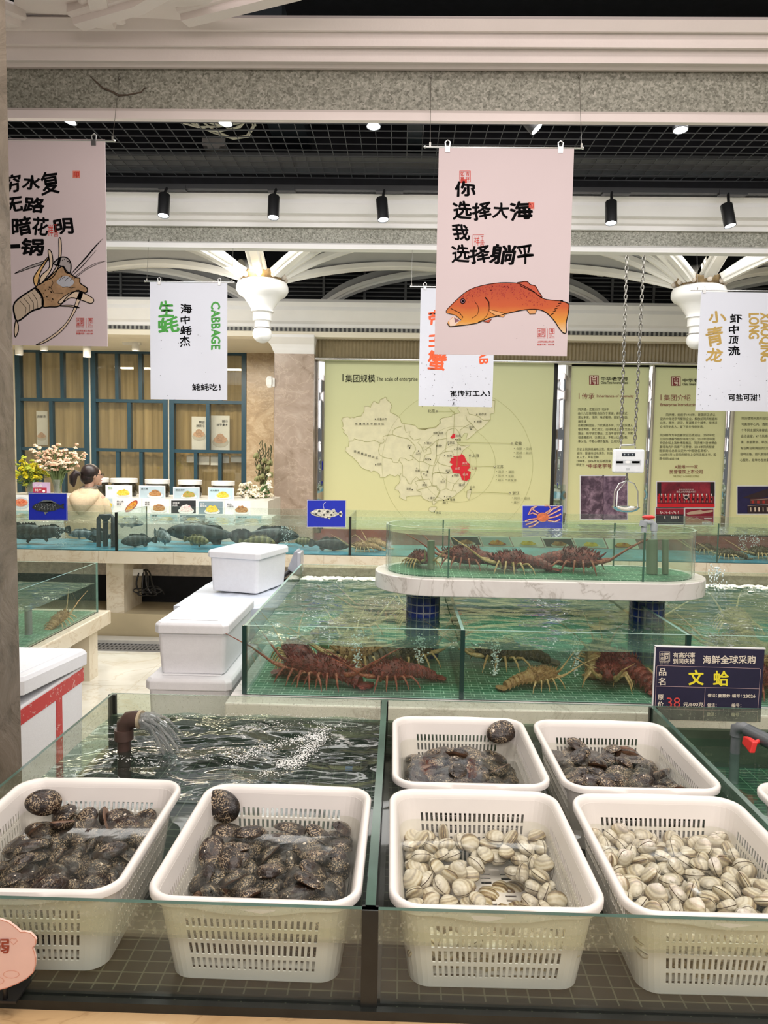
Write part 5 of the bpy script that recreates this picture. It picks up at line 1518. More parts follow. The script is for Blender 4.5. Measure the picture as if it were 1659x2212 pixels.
    pt.tube([pb, pb + Vector((-.03, -.02, .012)), pb + Vector((-.055, -.03, -.03)), pb + Vector((-.058, -.03, -.085)), pb + Vector((-.05, -.025, -.125))], [.022, .035, .040, .032, .008], 10)
    pt.build('ponytail', HAIR, root)
    COAT = plain('beige_wool_coat', (.66, .50, .32), .9, var=.08, scale=40, bump=.4, bscale=220)
    ct = MB()
    rows = [(.50, .215, .165, 0, 0), (.70, .21, .16, 0, 0), (.90, .20, .15, 0, 0), (1.05, .195, .14, .01, 0), (1.14, .185, .13, .02, 0), (1.20, .155, .11, .03, 0), (1.245, .10, .09, .045, 0), (1.27, .07, .075, .055, 0)]
    ct.loft([[L3(rx * math.copysign(abs(math.cos(a)) ** .8, math.cos(a)), oy + ry * math.copysign(abs(math.sin(a)) ** .8, math.sin(a)), z) for a in [2 * math.pi * q / 28 for q in range(28)]] for z, rx, ry, oy, _ in rows], 0)
    ct.build('coat', COAT, root)
    for s in (-1, 1):
        sl = MB(); sl.tube([L3(s * .10, .03, 1.17), L3(s * .155, .03, 1.13), L3(s * .182, .03, 1.02), L3(s * .190, .05, .90), L3(s * .18, .14, .90), L3(s * .15, .25, .92)], [.055 * k, .066 * k, .064 * k, .060 * k, .054 * k, .048 * k], 14)
        sl.build('sleeve', COAT, root)
    hd = MB()
    # hood lying on the back: a pointed bag with a rolled rim
    rim = [L3(.088 * math.cos(a), .035 + .080 * math.sin(a), 1.235 + .020 * math.sin(a)) for a in [2 * math.pi * q / 24 for q in range(24)]]
    hd.tube(rim + [rim[0]], .020 * k, 8)
    hd.loft([[L3(sx * math.cos(a), cy + sy * math.sin(a), z + .02 * math.cos(2 * a)) for a in [2 * math.pi * q / 20 for q in range(20)]] for z, sx, sy, cy in ((1.245, .085, .070, .02), (1.225, .125, .095, .0), (1.18, .150, .095, -.045), (1.12, .130, .080, -.075), (1.06, .080, .050, -.10), (1.02, .025, .02, -.115))], 0)
    hd.build('hood', COAT, root)
    cl = MB(); cl.tube([L3(.062 * math.cos(a), .055 + .058 * math.sin(a), 1.272 + .012 * math.sin(a)) for a in [2 * math.pi * q / 16 for q in range(17)]], .022 * k, 8)
    cl.build('scarf', plain('grey_brown_scarf', (.20, .17, .13), .9, var=.4, scale=50), root)
    tr = MB()
    for s in (-1, 1): tr.tube([L3(s * .085, .0, .60), L3(s * .088, .02, .43), L3(s * .087, -.01, .10)], [.10 * k, .08 * k, .065 * k], 12)
    tr.build('trousers', plain('dark_trousers', (.03, .03, .04), .8), root)
    for s in (-1, 1):
        sh = MB(); sh.ell(L3(s * .09, .05, .045), (.048 * k, .13 * k, .045 * k), None, 12, 8); sh.build('shoe', plain('white_shoe', (.6, .6, .58), .5), root)
person()
# ------------------------------------------------------------------ lights hanging under the ceiling
COOL = emission('cool_lamp_face', (.90, .96, 1.0), 14)
def downlight(px, py, lab, rx=0, ry=0):
    Y = 4.42
    P = at(px, py, Y)
    root = thing('ceiling_spotlight', P, lab, 'spotlight', None)
    mx = Matrix.Translation(P) @ Euler((R(-8), R(ry), 0)).to_matrix().to_4x4()
    b = MB(); b.lathe([(0, .12), (.04, .12), (.044, .0), (.040, -.002), (.038, .004), (0, .004)], (0, 0, 0), 16); b.v = [tuple(mx @ Vector(p)) for p in b.v]
    b.build('lamp_head', BLACKMETAL, root, smooth=.7)
    b = MB(); b.lathe([(0, .002), (.037, .002), (.037, .0), (0, .0)], (0, 0, 0), 16); b.v = [tuple(mx @ Vector(p)) for p in b.v]
    b.build('lens', COOL, root)
    b = MB(); b.tube([P + Vector((0, 0, .10)), Vector((P.x, P.y, 3.64))], .008, 6); b.build('stem', BLACKMETAL, root)
for px, py, lab, a, b in ((150, 262, 'ceiling spotlight below the wire ceiling, leftmost, above the lobster poster', 28, 12), (487, 266, 'ceiling spotlight beside the cable coil', 30, 5), (807, 273, 'brightest ceiling spotlight, in the middle of the near row', 32, 0), (1160, 278, 'tilted ceiling spotlight behind the fish poster hanger', 38, -42), (1470, 281, 'ceiling spotlight at the right end of the near row', 24, 0)):
    downlight(px, py, lab, a, b)
for i, px in enumerate((150, 487, 807, 1160, 1470)):
    P = at(px, 290, 4.4)
    lamp('spot_glow_%d' % i, 'SPOT', P - Vector((0, 0, .03)), 10, (.93, .97, 1.0), .05, target=P + Vector((0, .25 - .5 * (i % 2), -2)), spot=80)
# black track with cylinder spots in front of the second beam
za = at(830, 409, 5.3).z
m = MB(); m.box(XL, XR, 5.28, 5.32, za - .012, za + .02); struct(m.build('trim_16', BLACKMETAL))
for px, py, tilt, lab in ((354, 443, 0, 'black cylinder track spot, leftmost on the dark track'), (591, 447, 0, 'black cylinder track spot, second from the left'), (826, 452, 6, 'black cylinder track spot left of the fish poster'), (1320, 459, 0, 'black cylinder track spot just right of the fish poster'), (1573, 465, 9, 'black cylinder track spot, rightmost and tilted')):
    P = at(px, py, 5.24)
    root = thing('track_spotlight', P, lab, 'spotlight')
    mx = Matrix.Translation(P) @ Euler((R(-10), R(-tilt), 0)).to_matrix().to_4x4()
    b = MB(); b.lathe([(0, .078), (.036, .078), (.040, .072), (.040, -.078), (.036, -.078), (.034, -.06), (0, -.06)], (0, 0, 0), 18); b.v = [tuple(mx @ Vector(p)) for p in b.v]; b.build('lamp_head', BLACKMETAL, root, smooth=.7)
    b = MB(); b.lathe([(0, -.074), (.034, -.074), (.034, -.070), (0, -.070)], (0, 0, 0), 18); b.v = [tuple(mx @ Vector(p)) for p in b.v]; b.build('lens', COOL, root)
    b = MB(); b.tube([P + Vector((.0, .0, .07)), Vector((P.x + .012, 5.29, za + .0))], .010, 8); b.box(P.x - .05, P.x + .14, 5.275, 5.325, za - .022, za + .01); b.build('stem', BLACKMETAL, root)
    lamp('track_glow', 'SPOT', mx @ Vector((0, 0, -.085)), 9, (.95, .98, 1.0), .03, target=mx @ Vector((0, 0, -1)), spot=60)
# pendant bosses of the vault
for B, lab, lit in ((BOSS[0], 'white turned plaster boss with a round ball end, lit by one bulb, left', 1), (BOSS[1], 'white turned plaster boss partly behind the gold character sign', 0)):
    s = 7.4 / 1600
    y0 = 604
    def zz(d): return B.z - d * s
    root = thing('vault_pendant', (B.x, 7.4, zz(118)), lab, 'vault pendant')
    prof = [(0, 0), (40, 0), (52, 6), (55, 14), (55, 22), (50, 30), (40, 36), (32, 46), (27, 54), (23, 60), (23, 64), (25, 66), (20, 67), (20, 84), (16, 85), (16, 98), (20, 99)]
    m = MB(); m.lathe([(r * s, zz(d)) for r, d in prof] , (B.x, 7.4, 0), 28); m.build('turned_boss', PAINT2, root, smooth=.6)
    m = MB(); m.ell((B.x, 7.4, zz(112)), (20.5 * s, 20.5 * s, 19 * s), None, 20, 14); m.build('ball', PAINT2, root)
    m = MB()
    rn = random.Random(1)
    ring = [(44 * s * math.cos(a), 44 * s * math.sin(a)) for a in [2 * math.pi * q / 26 for q in range(26)]]
    m.loft([[Vector((B.x + x * f_, 7.4 + y * f_, zz(d) + rn.uniform(-.006, .006))) for x, y in ring] for d, f_ in ((2, 1.0), (-9, 1.12), (-14, 1.1))], 0)
    m.build('gilt_ring', plain('old_gilt', (.22, .15, .07), .4, .3, var=.5, scale=14), root)
    for q in range(10):
        a = 2 * math.pi * q / 10 + .35
        C = Vector((B.x + 49 * s * math.cos(a), 7.4 + 49 * s * math.sin(a), zz(-4)))
        on = lit and q == 7
        m = MB(); m.ell(C, (.026,) * 3, None, 10, 8); m.build('bulb', emission('warm_bulb', (1.0, .72, .35), 28) if on else plain('unlit_bulb', (.55, .48, .40), .2), root)
        if on: lamp('bulb_glow', 'POINT', C - Vector((0, .05, -.02)), 3, (1.0, .75, .4), .03)
    lamp('vault_fill', 'POINT', (B.x, 7.4, B.z + .30), 6, (1.0, .94, .84), .2)  # added point light that brightens the vault, apart from the bulbs

# ------------------------------------------------------------------ glass tank building
def pane(root, x0, x1, y0, y1, z0, z1, g=None, e=None, name='glass_pane'):
    """clear sheet whose narrow sides show the green of the glass"""
    m = MB(); m.box(x0, x1, y0, y1, z0, z1)
    d = (x1 - x0, y1 - y0, z1 - z0)
    k = d.index(min(d))
    pairs = {0: (0, 1), 1: (2, 3), 2: (4, 5)}
    for i in range(6): m.m[i] = 0 if i in pairs[k] else 1
    return m.build(name, [g or GLASS, e or GEDGE], root)

def sheet(root, x0, x1, y0, y1, z, mat, amp=0, nx=2, ny=2, seed=0, name='water'):
    m = MB()
    rows = []
    for j in range(ny + 1):
        y = y0 + (y1 - y0) * j / ny
        rows.append([Vector((x0 + (x1 - x0) * i / nx, y, z + (amp * mnoise.noise(Vector(((x0 + (x1 - x0) * i / nx) * 9, y * 14, seed))) if amp else 0))) for i in range(nx + 1)])
    m.loft(rows, 0, False, False, closed=False)
    return m.build(name, mat, root)

# ---- rear fish tank D on its marble counter
D0, D1 = 6.0, 6.75
DX0, DX1 = -3.7, 4.6
h0 = 983
zr = at(250, 1190, D0).z; zrb = at(250, 1217, D0).z; zrim = at(250, 1107, D0).z; zwat = at(250, 1131, D0).z; zpl = at(250, 1325, 6.15).z
root = thing('fish_tank', (.4, 6.3, 0), 'long rear glass fish tank with groupers on a cream marble counter', 'fish tank')
m = MB(); m.box(DX0, DX1, D0, D1 + .06, zrb, zr - .004)
for x in range(-6, 8): m.box(x * .62, x * .62 + .003, D0 - .0006, D0, zrb, zr - .004, 1)
m.build('marble_rail', [MARBLE_C, plain('joint_brown', (.42, .34, .24), .5)], root, bevel=.004)
m = MB(); m.box(DX0, DX1, 6.15, D1 + .04, 0, zpl); m.build('plinth', plain('tan_plinth_stone', (.50, .42, .27), .3, var=.1, scale=3), root)
m = MB(); m.box(DX0, DX1, 6.62, 6.7, zpl + .25, zrb); m.build('tiled_back', TILE, root)
m = MB(); m.box(DX0, DX1, 6.66, 6.74, zpl, zpl + .25); m.build('gap_shade', BLACK, root)  # black slab in place of the unlit void below the tiles
for a, b in ((230, 268), (890, 905), (1080, 1100), (-160, -110)):
    x0, x1 = at(a, 1270, 6.17).x, at(b, 1270, 6.17).x
    m = MB(); m.box(x0, x1, 6.17, 6.6, zpl, zrb); m.build('pillar', MARBLE_C, root)
m = MB(); m.box(DX0, DX1, D0 + .02, D1, zr - .003, zr + .004); m.build('tank_floor', plain('blue_tank_floor', (.05, .22, .30), .3, var=.5, scale=5), root)
for y in (D0 + .012, D1 - .01): pane(root, DX0, DX1, y, y + .010, zr, zrim, GLASSD)
for px in (250, 756, 1494 + 60):
    x = at(px, 1150, D0).x; pane(root, x - .006, x + .006, D0 + .02, D1 - .01, zr, zrim, GLASS, GEDGED, 'divider_pane')
m = MB()
for px in (250, 756):
    x = at(px, 1150, D0).x; m.box(x - .010, x + .010, D0 + .008, D0 + .024, zr, zrim)
m.build('seal', SEAL, root)
sheet(root, DX0, DX1, D0 + .022, D1 - .012, zwat, WATER_D, .006, 160, 14)
# U shaped black pipes
r = thing('drain_pipe', at(232, 1188, 6.2), 'black U shaped drain pipe in the left of the rear fish tank', 'pipe')
m = MB()
def px3(L, Y): return [at(x, y, Y) for x, y in L]
m.tube(px3([(213, 1182), (213, 1120), (216, 1115), (240, 1114), (244, 1118), (244, 1182)], 6.2), .018, 10); m.tube(px3([(228, 1182), (228, 1130), (228, 1116)], 6.25), .022, 10)
m.ell(at(228, 1118, 6.22), (.04, .03, .03), None, 10, 8)
m.build('pipe', PVCBLACK, r)

# ---- fish
def scale_mat(name, stops, sc, bands=0):
    m, nt, out = _new(name)
    v = coords(nt)
    n = noise_tex(nt, v, sc, 4, .65, .6)
    oi = nt.nodes.new('ShaderNodeObjectInfo')
    if bands:
        sp = nt.nodes.new('ShaderNodeSeparateXYZ'); nt.links.new(v, sp.inputs[0])
        s = math_(nt, 'SINE', math_(nt, 'ADD', math_(nt, 'MULTIPLY', sp.outputs['X'], bands), math_(nt, 'MULTIPLY', n, 5)))
        n = math_(nt, 'ADD', math_(nt, 'MULTIPLY', n, .7), math_(nt, 'MULTIPLY', math_(nt, 'ADD', s, 1.0), .13))
    c = ramp(nt, n, stops)
    pbr(nt, out, c, .35, 0, bumpn(nt, noise_tex(nt, v, sc * 6, 2), .3, .004))
    return m
FISHD = scale_mat('dark_grouper_skin', [(.25, (.006, .011, .010)), (.5, (.018, .030, .028)), (.75, (.09, .12, .11))], 22, 46)
FISHO = scale_mat('olive_grouper_skin', [(.25, (.03, .032, .012)), (.5, (.12, .115, .04)), (.75, (.32, .29, .12))], 24, 40)
FISHG = scale_mat('grey_fish_skin', [(.25, (.05, .07, .075)), (.5, (.13, .17, .18)), (.75, (.34, .38, .38))], 16, 30)
def fish_bm(deep=1.0):
    m = MB()
    prof = [(.5, .018, .02, -.01), (.47, .055, .045, -.008), (.40, .105, .075, 0), (.30, .145, .095, .004), (.15, .17, .10, .004), (0, .165, .092, .002), (-.15, .135, .07, .004), (-.27, .09, .045, .008), (-.34, .06, .028, .01), (-.38, .055, .018, .01)]
    rings = []
    for x, h, w, dz in prof:
        rings.append([Vector((x, w * math.cos(a), dz + deep * h * math.sin(a) * (1 if math.sin(a) > 0 else .92))) for a in [2 * math.pi * q / 16 for q in range(16)]])
    m.loft(rings, 0)
    # tail fan, spiny dorsal, belly and breast fins
    def fin(pts, th=.006):
        n = len(pts); b = len(m.v)
        m.v += [(x, -th + y, z) for x, y, z in pts] + [(x, th + y, z) for x, y, z in pts]
        m.face([b + i for i in range(n)]); m.face([b + n + i for i in reversed(range(n))])
        for i in range(n):
            k = (i + 1) % n; m.face((b + i, b + k, b + n + k, b + n + i))
    fin([(-.36, 0, .06), (-.44, 0, .105), (-.50, 0, .11), (-.525, 0, .04), (-.525, 0, -.03), (-.50, 0, -.10), (-.44, 0, -.09), (-.36, 0, -.045)])
    top = []
    for q in range(11):
        x = .27 - q * .028; top.append((x, 0, deep * .155 + .035 + (.028 if q % 2 else 0) - abs(q - 4) * .002))
    top += [(-.06, 0, deep * .16 + .055), (-.14, 0, deep * .15 + .05), (-.24, 0, deep * .11 + .02), (-.26, 0, .085 * deep)]
    fin([(.28, 0, .13 * deep)] + top + [(-.1, 0, .13 * deep), (.1, 0, .15 * deep)])
    fin([(-.10, 0, -.12 * deep), (-.16, 0, -.20 * deep), (-.24, 0, -.15 * deep), (-.25, 0, -.06 * deep)])
    fin([(.18, .03, -.13 * deep), (.10, .05, -.23 * deep), (.06, .04, -.20 * deep), (.08, .03, -.13 * deep)])
    for s in (-1, 1): fin([(.22, s * .095, -.02), (.10, s * .15, -.0), (.07, s * .16, -.06), (.12, s * .14, -.10), (.21, s * .09, -.07)], .005)
    return m
FPROTO = {}
def fish(lab, px, py, Y, length, mat, rz=0, ry=0, deep=1.0):
    P = at(px, py, Y)
    root = thing('grouper', P, lab, 'fish')
    k = deep
    if k not in FPROTO:
        o = fish_bm(k).build('body', mat, root, local=True); FPROTO[k] = o.data
    else:
        o = bpy.data.objects.new('body', FPROTO[k]); COL.objects.link(o); o.parent = root
    o.material_slots[0].link = 'OBJECT'; o.material_slots[0].material = mat
    e = MB()
    for s in (-1, 1): e.ell((.39, s * .072, .04), (.016, .010, .016), None, 10, 8)
    e.build('eyes', plain('fish_eye', (.02, .02, .018), .1), root, local=True)
    root.rotation_euler = (0, R(ry), R(rz)); root.scale = (length,) * 3
    return root
fish('dark barred grouper beside the stone pillar in the rear tank', 48, 1150, 6.3, .42, FISHD, 10, 0)
fish('dark barred grouper with raised tail, under the dark fish board', 108, 1150, 6.3, .34, FISHD, 188, 8)
fish('speckled grey fish left of the black U pipe', 178, 1153, 6.35, .26, FISHG, 175, 4, .8)
fish('dark fish behind the black U pipe', 214, 1158, 6.5, .34, FISHD, 160, 0)
fish('pale fish just under the surface, right of the black U pipe', 276, 1130, 6.5, .28, FISHG, 5, 0, .8)
fish('dark round fish on the tank floor, below the pale fish', 300, 1168, 6.25, .30, FISHD, 215, 0)
fish('blue grey fish facing out with its pale mouth, near the tank middle', 350, 1158, 6.3, .34, FISHG, -50, 6)
fish('very long dark fish lying across the middle of the rear tank', 440, 1153, 6.52, .66, FISHD, 182, -4, .8)
fish('olive spiny grouper in front of the long dark fish', 424, 1167, 6.2, .25, FISHO, -20, 2)
fish('olive grouper on the floor above the upper foam box', 556, 1172, 6.2, .30, FISHO, 8, 0, 1.1)
fish('long dark fish above the olive grouper, behind the bubbles', 585, 1156, 6.5, .50, FISHD, 2, 0, .8)
fish('dark grouper resting on the floor under the spotted fish board', 712, 1176, 6.25, .34, FISHD, 10, 4, .9)
fish('small olive fish beside the tank divider, right of the resting grouper', 660, 1170, 6.4, .2, FISHO, 170, 0)

# ---- blue fish boards clipped to the front rim
def fish_board(lab, x0, y0, x1, y1, Y, fill):
    m, c, w, h = sheet_px(x0, y0, x1, y1, Y, .006)
    root = thing('fish_board', (c.x, Y, c.z - h / 2), lab, 'picture board')
    m.build('board', plain('ultramarine_board', (.010, .025, .46), .35, var=.06), root)
    k = Print(Y, .002)
    k.line([(x0 + .6, y0 + .6), (x1 - .6, y0 + .6), (x1 - .6, y1 - .6), (x0 + .6, y1 - .6)], .9, 3, 0, True)
    fill(k, x0, y0, x1, y1)
    k.build('fish_print', [plain('print_dark', (.03, .035, .04), .5, var=.5, scale=80), plain('print_pale', (.62, .60, .52), .5, var=.4, scale=60), plain('print_orange', (.62, .16, .06), .5, var=.3, scale=50), WHITEINK, plain('print_grey', (.16, .18, .19), .5, var=.5, scale=60)], root)
def fdark(k, x0, y0, x1, y1):
    k.shape([(69, 1096), (76, 1089), (90, 1084), (108, 1083), (124, 1088), (131, 1091), (139, 1087), (138, 1093), (139, 1099), (131, 1097), (118, 1103), (98, 1106), (80, 1103)], 0, 1)
    k.shape([(84, 1085), (96, 1080), (112, 1081), (124, 1087)], 4, 1)
    for q in range(7): k.line([(84 + q * 6, 1088), (86 + q * 6, 1102)], 1.1, 4, 2)
    for q in range(16): k.disc(80 + (q * 13) % 42, 1089 + (q * 5) % 12, .7, 1, 3, n=5)
    k.shape([(95, 1105), (104, 1106), (98, 1112)], 4, 1); k.disc(77, 1094, 1, 3, 3)
def fspot(k, x0, y0, x1, y1):
    k.shape([(670, 1107), (680, 1101), (695, 1099), (712, 1101), (724, 1105), (731, 1108), (737, 1103), (740, 1109), (738, 1117), (731, 1112), (722, 1116), (704, 1119), (686, 1116), (674, 1112)], 1, 1)
    for a, b, r in ((690, 1104, 3.2), (700, 1112, 2.6), (708, 1105, 3.4), (716, 1112, 2.6), (683, 1110, 2), (721, 1107, 1.8), (735, 1110, 3)): k.disc(a, b, r, 0, 2, ry=r * .8, n=8)
    k.shape([(716, 1102), (722, 1098), (726, 1105)], 1, 1); k.shape([(706, 1117), (716, 1116), (712, 1122)], 1, 1)
    k.line([(700, 1099), (698, 1090), (704, 1084)], .8, 3, 1); k.line([(670, 1107), (684, 1112), (700, 1118)], .8, 0, 3)
fish_board('blue board with a dark barred fish, at the left end of the rear tank', 62, 1065, 145, 1124, 5.99, fdark)
fish_board('blue board with a black and white spotted fish, left of the map panel foot', 663, 1080, 747, 1139, 5.99, fspot)
def fcrabb(k, x0, y0, x1, y1):
    k.disc(1172, 1117, 13, 2, 2, ry=10, n=18)
    for L in (((1160, 1112), (1150, 1108), (1141, 1112), (1148, 1098), (1156, 1094)), ((1163, 1108), (1150, 1100), (1160, 1092)), ((1178, 1108), (1190, 1100), (1185, 1092), (1176, 1092)), ((1182, 1110), (1196, 1098), (1208, 1094)), ((1184, 1114), (1200, 1106), (1211, 1100)), ((1184, 1119), (1200, 1116), (1212, 1110)), ((1183, 1124), (1198, 1127), (1210, 1122)), ((1160, 1120), (1144, 1122), (1134, 1126)), ((1160, 1124), (1146, 1130), (1136, 1133)), ((1163, 1128), (1152, 1136), (1142, 1138))):
        k.line(L, 3.4, 2, 1); k.line(L, 1.2, 1, 2)
    k.disc(1168, 1112, 1, 0, 3, n=6); k.disc(1175, 1112, 1, 0, 3, n=6)
fish_board('blue board with an orange crab, behind the rim of the round ended tank', 1128, 1092, 1215, 1160, 5.99, fcrabb)

# ---- lobsters
def shell_mat(name, stops, sc=18):
    m, nt, out = _new(name)
    v = coords(nt)
    n = noise_tex(nt, v, sc, 5, .7, .8)
    pbr(nt, out, ramp(nt, n, stops), .35, 0, bumpn(nt, noise_tex(nt, v, 90, 2), .5, .01)); return m
LOBR = shell_mat('dark_red_lobster_shell', [(.28, (.022, .005, .006)), (.48, (.12, .013, .014)), (.62, (.27, .04, .03)), (.76, (.60, .34, .24))])
LOBT = shell_mat('tan_lobster_shell', [(.28, (.13, .06, .025)), (.5, (.34, .19, .07)), (.7, (.52, .36, .17)), (.85, (.70, .58, .38))])
LOBK = shell_mat('dark_brown_lobster_shell', [(.28, (.015, .012, .006)), (.5, (.07, .05, .02)), (.7, (.20, .14, .06)), (.85, (.38, .28, .13))])
LEGR = shell_mat('red_lobster_leg', [(.3, (.13, .022, .018)), (.5, (.30, .07, .04)), (.75, (.58, .32, .17))], 30)
LEGT = shell_mat('tan_lobster_leg', [(.3, (.30, .16, .05)), (.5, (.58, .38, .16)), (.75, (.80, .66, .42))], 30)
def make_lobster():
    root = thing('spiny_lobster', (0, 0, 0), 'prototype', 'lobster')
    rn = random.Random(77)
    m = MB()
    prof = [(.30, .016, .016, .115), (.27, .058, .055, .112), (.20, .092, .088, .11), (.10, .106, .105, .108), (0, .108, .108, .106), (-.06, .096, .098, .104), (-.08, .08, .08, .10)]
    m.loft([[Vector((x, w * math.cos(a), z + h * math.sin(a) * (1 if math.sin(a) > 0 else .7))) for a in [2 * math.pi * q / 18 for q in range(18)]] for x, w, h, z in prof], 0)
    for _ in range(190):     # spines
        x = rn.uniform(-.05, .27); a = rn.uniform(.15, math.pi - .15)
        w = .107 - max(0, x - .1) ** 1.5 * .60; h = w
        d = Vector((.5, math.cos(a), math.sin(a))).normalized()
        C = Vector((x, w * math.cos(a), .107 + h * math.sin(a)))
        L = rn.uniform(.018, .040)
        m.tube([C - d * .004, C + d * L], [.006, .0008], 4)
    for s in (-1, 1):         # horns over the eyes
        m.tube([Vector((.26, s * .03, .13)), Vector((.31, s * .04, .17)), Vector((.34, s * .045, .20))], [.014, .009, .001], 6)
    m.build('carapace', LOBR, root, local=True)
    m = MB()
    for q in range(6):         # overlapping tail rings that curl down
        t = q / 5; x = -.08 - .245 * t; w = .094 - .030 * t; z = .096 - .058 * t * t; h = .086 - .032 * t
        m.loft([[Vector((x + dx, (w + dw) * math.cos(a), z + (h + dw) * math.sin(a) * (1 if math.sin(a) > 0 else .6))) for a in [2 * math.pi * k / 16 for k in range(16)]] for dx, dw in ((.034, -.008), (.02, .002), (-.012, .004), (-.03, -.006))], 0)
        for s in (-1, 1): m.tube([Vector((x, s * w, z)), Vector((x - .018, s * (w + .016), z - .03))], [.012, .001], 5)
    m.build('abdomen', LOBR, root, local=True)
    m = MB()
    for a in (-.75, -.38, 0, .38, .75):
        c = Vector((-.335, 0, .035))
        d = Vector((-math.cos(a), math.sin(a), -.12))
        sd = Vector((-d.y, d.x, 0)).normalized()
        m.loft([[c + d * r - sd * w, c + d * r + Vector((0, 0, .006)), c + d * r + sd * w, c + d * r - Vector((0, 0, .006))] for r, w in ((.0, .015), (.05, .030), (.10, .036), (.125, .022))], 0)
    m.build('tail_fan', LOBR, root, local=True)
    for s in (-1, 1):
        m = MB()
        m.tube([Vector((.25, s * .05, .10)), Vector((.32, s * .075, .115)), Vector((.38, s * .07, .13)), Vector((.54, s * .13, .25)), Vector((.72, s * .22, .36))], [.022, .020, .013, .007, .002], 8)
        m.build('antenna', LEGR, root, local=True)
    for s in (-1, 1):
        for q in range(5):
            x = .19 - q * .052; sp = (.55, .25, 0, -.3, -.6)[q]
            A = Vector((x, s * .055, .055)); K = Vector((x + sp * .08, s * (.135 + .006 * q), .125 - .006 * q)); Kn = Vector((x + sp * .15, s * (.178 + .004 * q), .06)); T = Vector((x + sp * .19, s * (.195 + .006 * q), .0))
            m = MB(); m.tube([A, A.lerp(K, .5) + Vector((0, 0, .012)), K, Kn, T], [.014, .013, .011, .009, .002], 7)
            m.build('leg', LEGR, root, local=True)
    m = MB()
    for s in (-1, 1): m.ell((.275, s * .045, .135), (.014, .014, .014), None, 8, 6)
    m.build('eyes', plain('lobster_eye', (.01, .01, .01), .1), root, local=True)
    return root
LOB0 = make_lobster()
LSNAP = snapshot(LOB0)
_first = [True]
def lobster(lab, P, length, rz, tone='r', rx=0, ry=0, name='spiny_lobster'):
    o = LOB0 if _first[0] else dup(LSNAP)
    _first[0] = False
    o.location = P; o.rotation_euler = (R(rx), R(ry), R(rz)); o.scale = (length / .86,) * 3
    o['label'] = lab
    body, leg = {'r': (LOBR, LEGR), 't': (LOBT, LEGT), 'k': (LOBK, LEGT), 'm': (LOBR, LEGT)}[tone]
    for c in kids(o):
        if c.name.startswith('eyes'): continue
        c.material_slots[0].link = 'OBJECT'
        c.material_slots[0].material = leg if c.name.split('.')[0] in ('leg', 'antenna') else body
    return o
def lob_px(lab, px, py, Z, length, rz, tone='r', **k):
    return lobster(lab, at_z(px, py, Z), length, rz, tone, **k)
zD = zr + .004
# crustaceans in the right half of the rear tank
for lab, px, Y, L, rz, t in (('tan lobster left of the tank divider end, beside the round ended tank', 790, 6.25, .34, 200, 't'), ('pale tan lobster behind it, close to the round ended tank', 815, 6.5, .34, 140, 't'), ('dark brown lobster just right of the round ended tank', 1530, 6.5, .36, 185, 'k'),
                         ('dark lobster with orange legs at the front glass, right of the round ended tank', 1578, 6.22, .34, 175, 'k'), ('dark lobster at the right edge of the rear tank', 1648, 6.3, .40, 200, 'k')):
    p = at(px, 1180, Y); lobster(lab, Vector((p.x, Y, zD)), L, rz, t)
# bubbles in the rear tank
def bubbles(lab, cols, seed, r0=.0016, r1=.004, n=90, spread=.02):
    m = MB(); rn = random.Random(seed)
    for (x, y, z0, z1) in cols:
        for _ in range(n):
            t = rn.random(); m.ell((x + rn.gauss(0, spread * (.4 + t * .6)), y + rn.gauss(0, spread * .6), z0 + (z1 - z0) * t), (rn.uniform(r0, r1),) * 3, None, 6, 4)
    o = m.build('bubbles', plain('air_bubble_white', (.80, .88, .86), .2), None)
    return tag(o, lab, 'bubbles', kind='stuff')
p1, p2, p3 = at(618, 1180, 6.2), at(1600, 1180, 6.4), at(134, 1180, 6.2)
bubbles('rising air bubbles in the rear fish tank', [(p1.x, 6.2, zr, zwat), (p2.x, 6.35, zr + .05, zwat), (p2.x + .12, 6.4, zr + .08, zwat), (p3.x, 6.2, zr, zwat)], 3, n=110, spread=.035)
# floor gutter in front of the plinth
m = MB(); y0, y1 = at_z(270, 1407, 0).y, at_z(270, 1391, 0).y
m.box(-2.6, -1.0, y0, y1, 0, .004)
for i in range(46):
    for j in range(3): m.box(-2.58 + i * .034, -2.565 + i * .034, y0 + .04 + j * .07, y0 + .075 + j * .07, .004, .0046, 1)
tag(m.build('drain_grate', [plain('grate_steel', (.30, .30, .31), .4, .6), plain('grate_hole', (.02, .02, .02), .8)]), 'perforated grey floor drain grate before the rear counter', 'drain grate')
m = MB(); m.box(-2.6, -1.0, y1, y1 + .14, 0, .03)
struct(m.build('trim_17', plain('white_kerb', (.62, .60, .55), .3)))
# sockets and cords under the rear counter
r = thing('power_socket', at(290, 1242, 6.40), 'white power socket with plugged black cords under the rear counter', 'socket')
m = MB(); c = at(287, 1243, 6.40); x = at(269, 1243, 6.40).x + .03
m.box(x - .01, x + .02, 6.36, 6.46, c.z - .05, c.z + .05); m.box(x + .02, x + .14, 6.38, 6.43, c.z + .0, c.z + .06); m.build('socket_plate', WHITEM, r, bevel=.004)
m = MB()
for q in range(5):
    a = at(292 + q * 4, 1232, 6.40); b = at(300 + q * 9, 1276 + (q % 2) * 6, 6.35)
    m.tube(bez([a, a + Vector((.10, 0, .03)), Vector(((a.x + b.x) / 2 + .05 * (q % 3 - 1), 6.36, (a.z + b.z) / 2)), b], 10), .008, 6)
    m.tube([b + Vector((.05 * math.cos(t), 0, .02 * math.sin(t))) for t in [q * 1.1 + .6 * u for u in range(9)]], .006, 5)
m.tube(bez([at(305, 1282, 6.35), at(318, 1262, 6.35), at(345, 1258, 6.35), at(355, 1284, 6.35)], 10), .004, 5)
m.build('cords', BLACKMETAL, r)
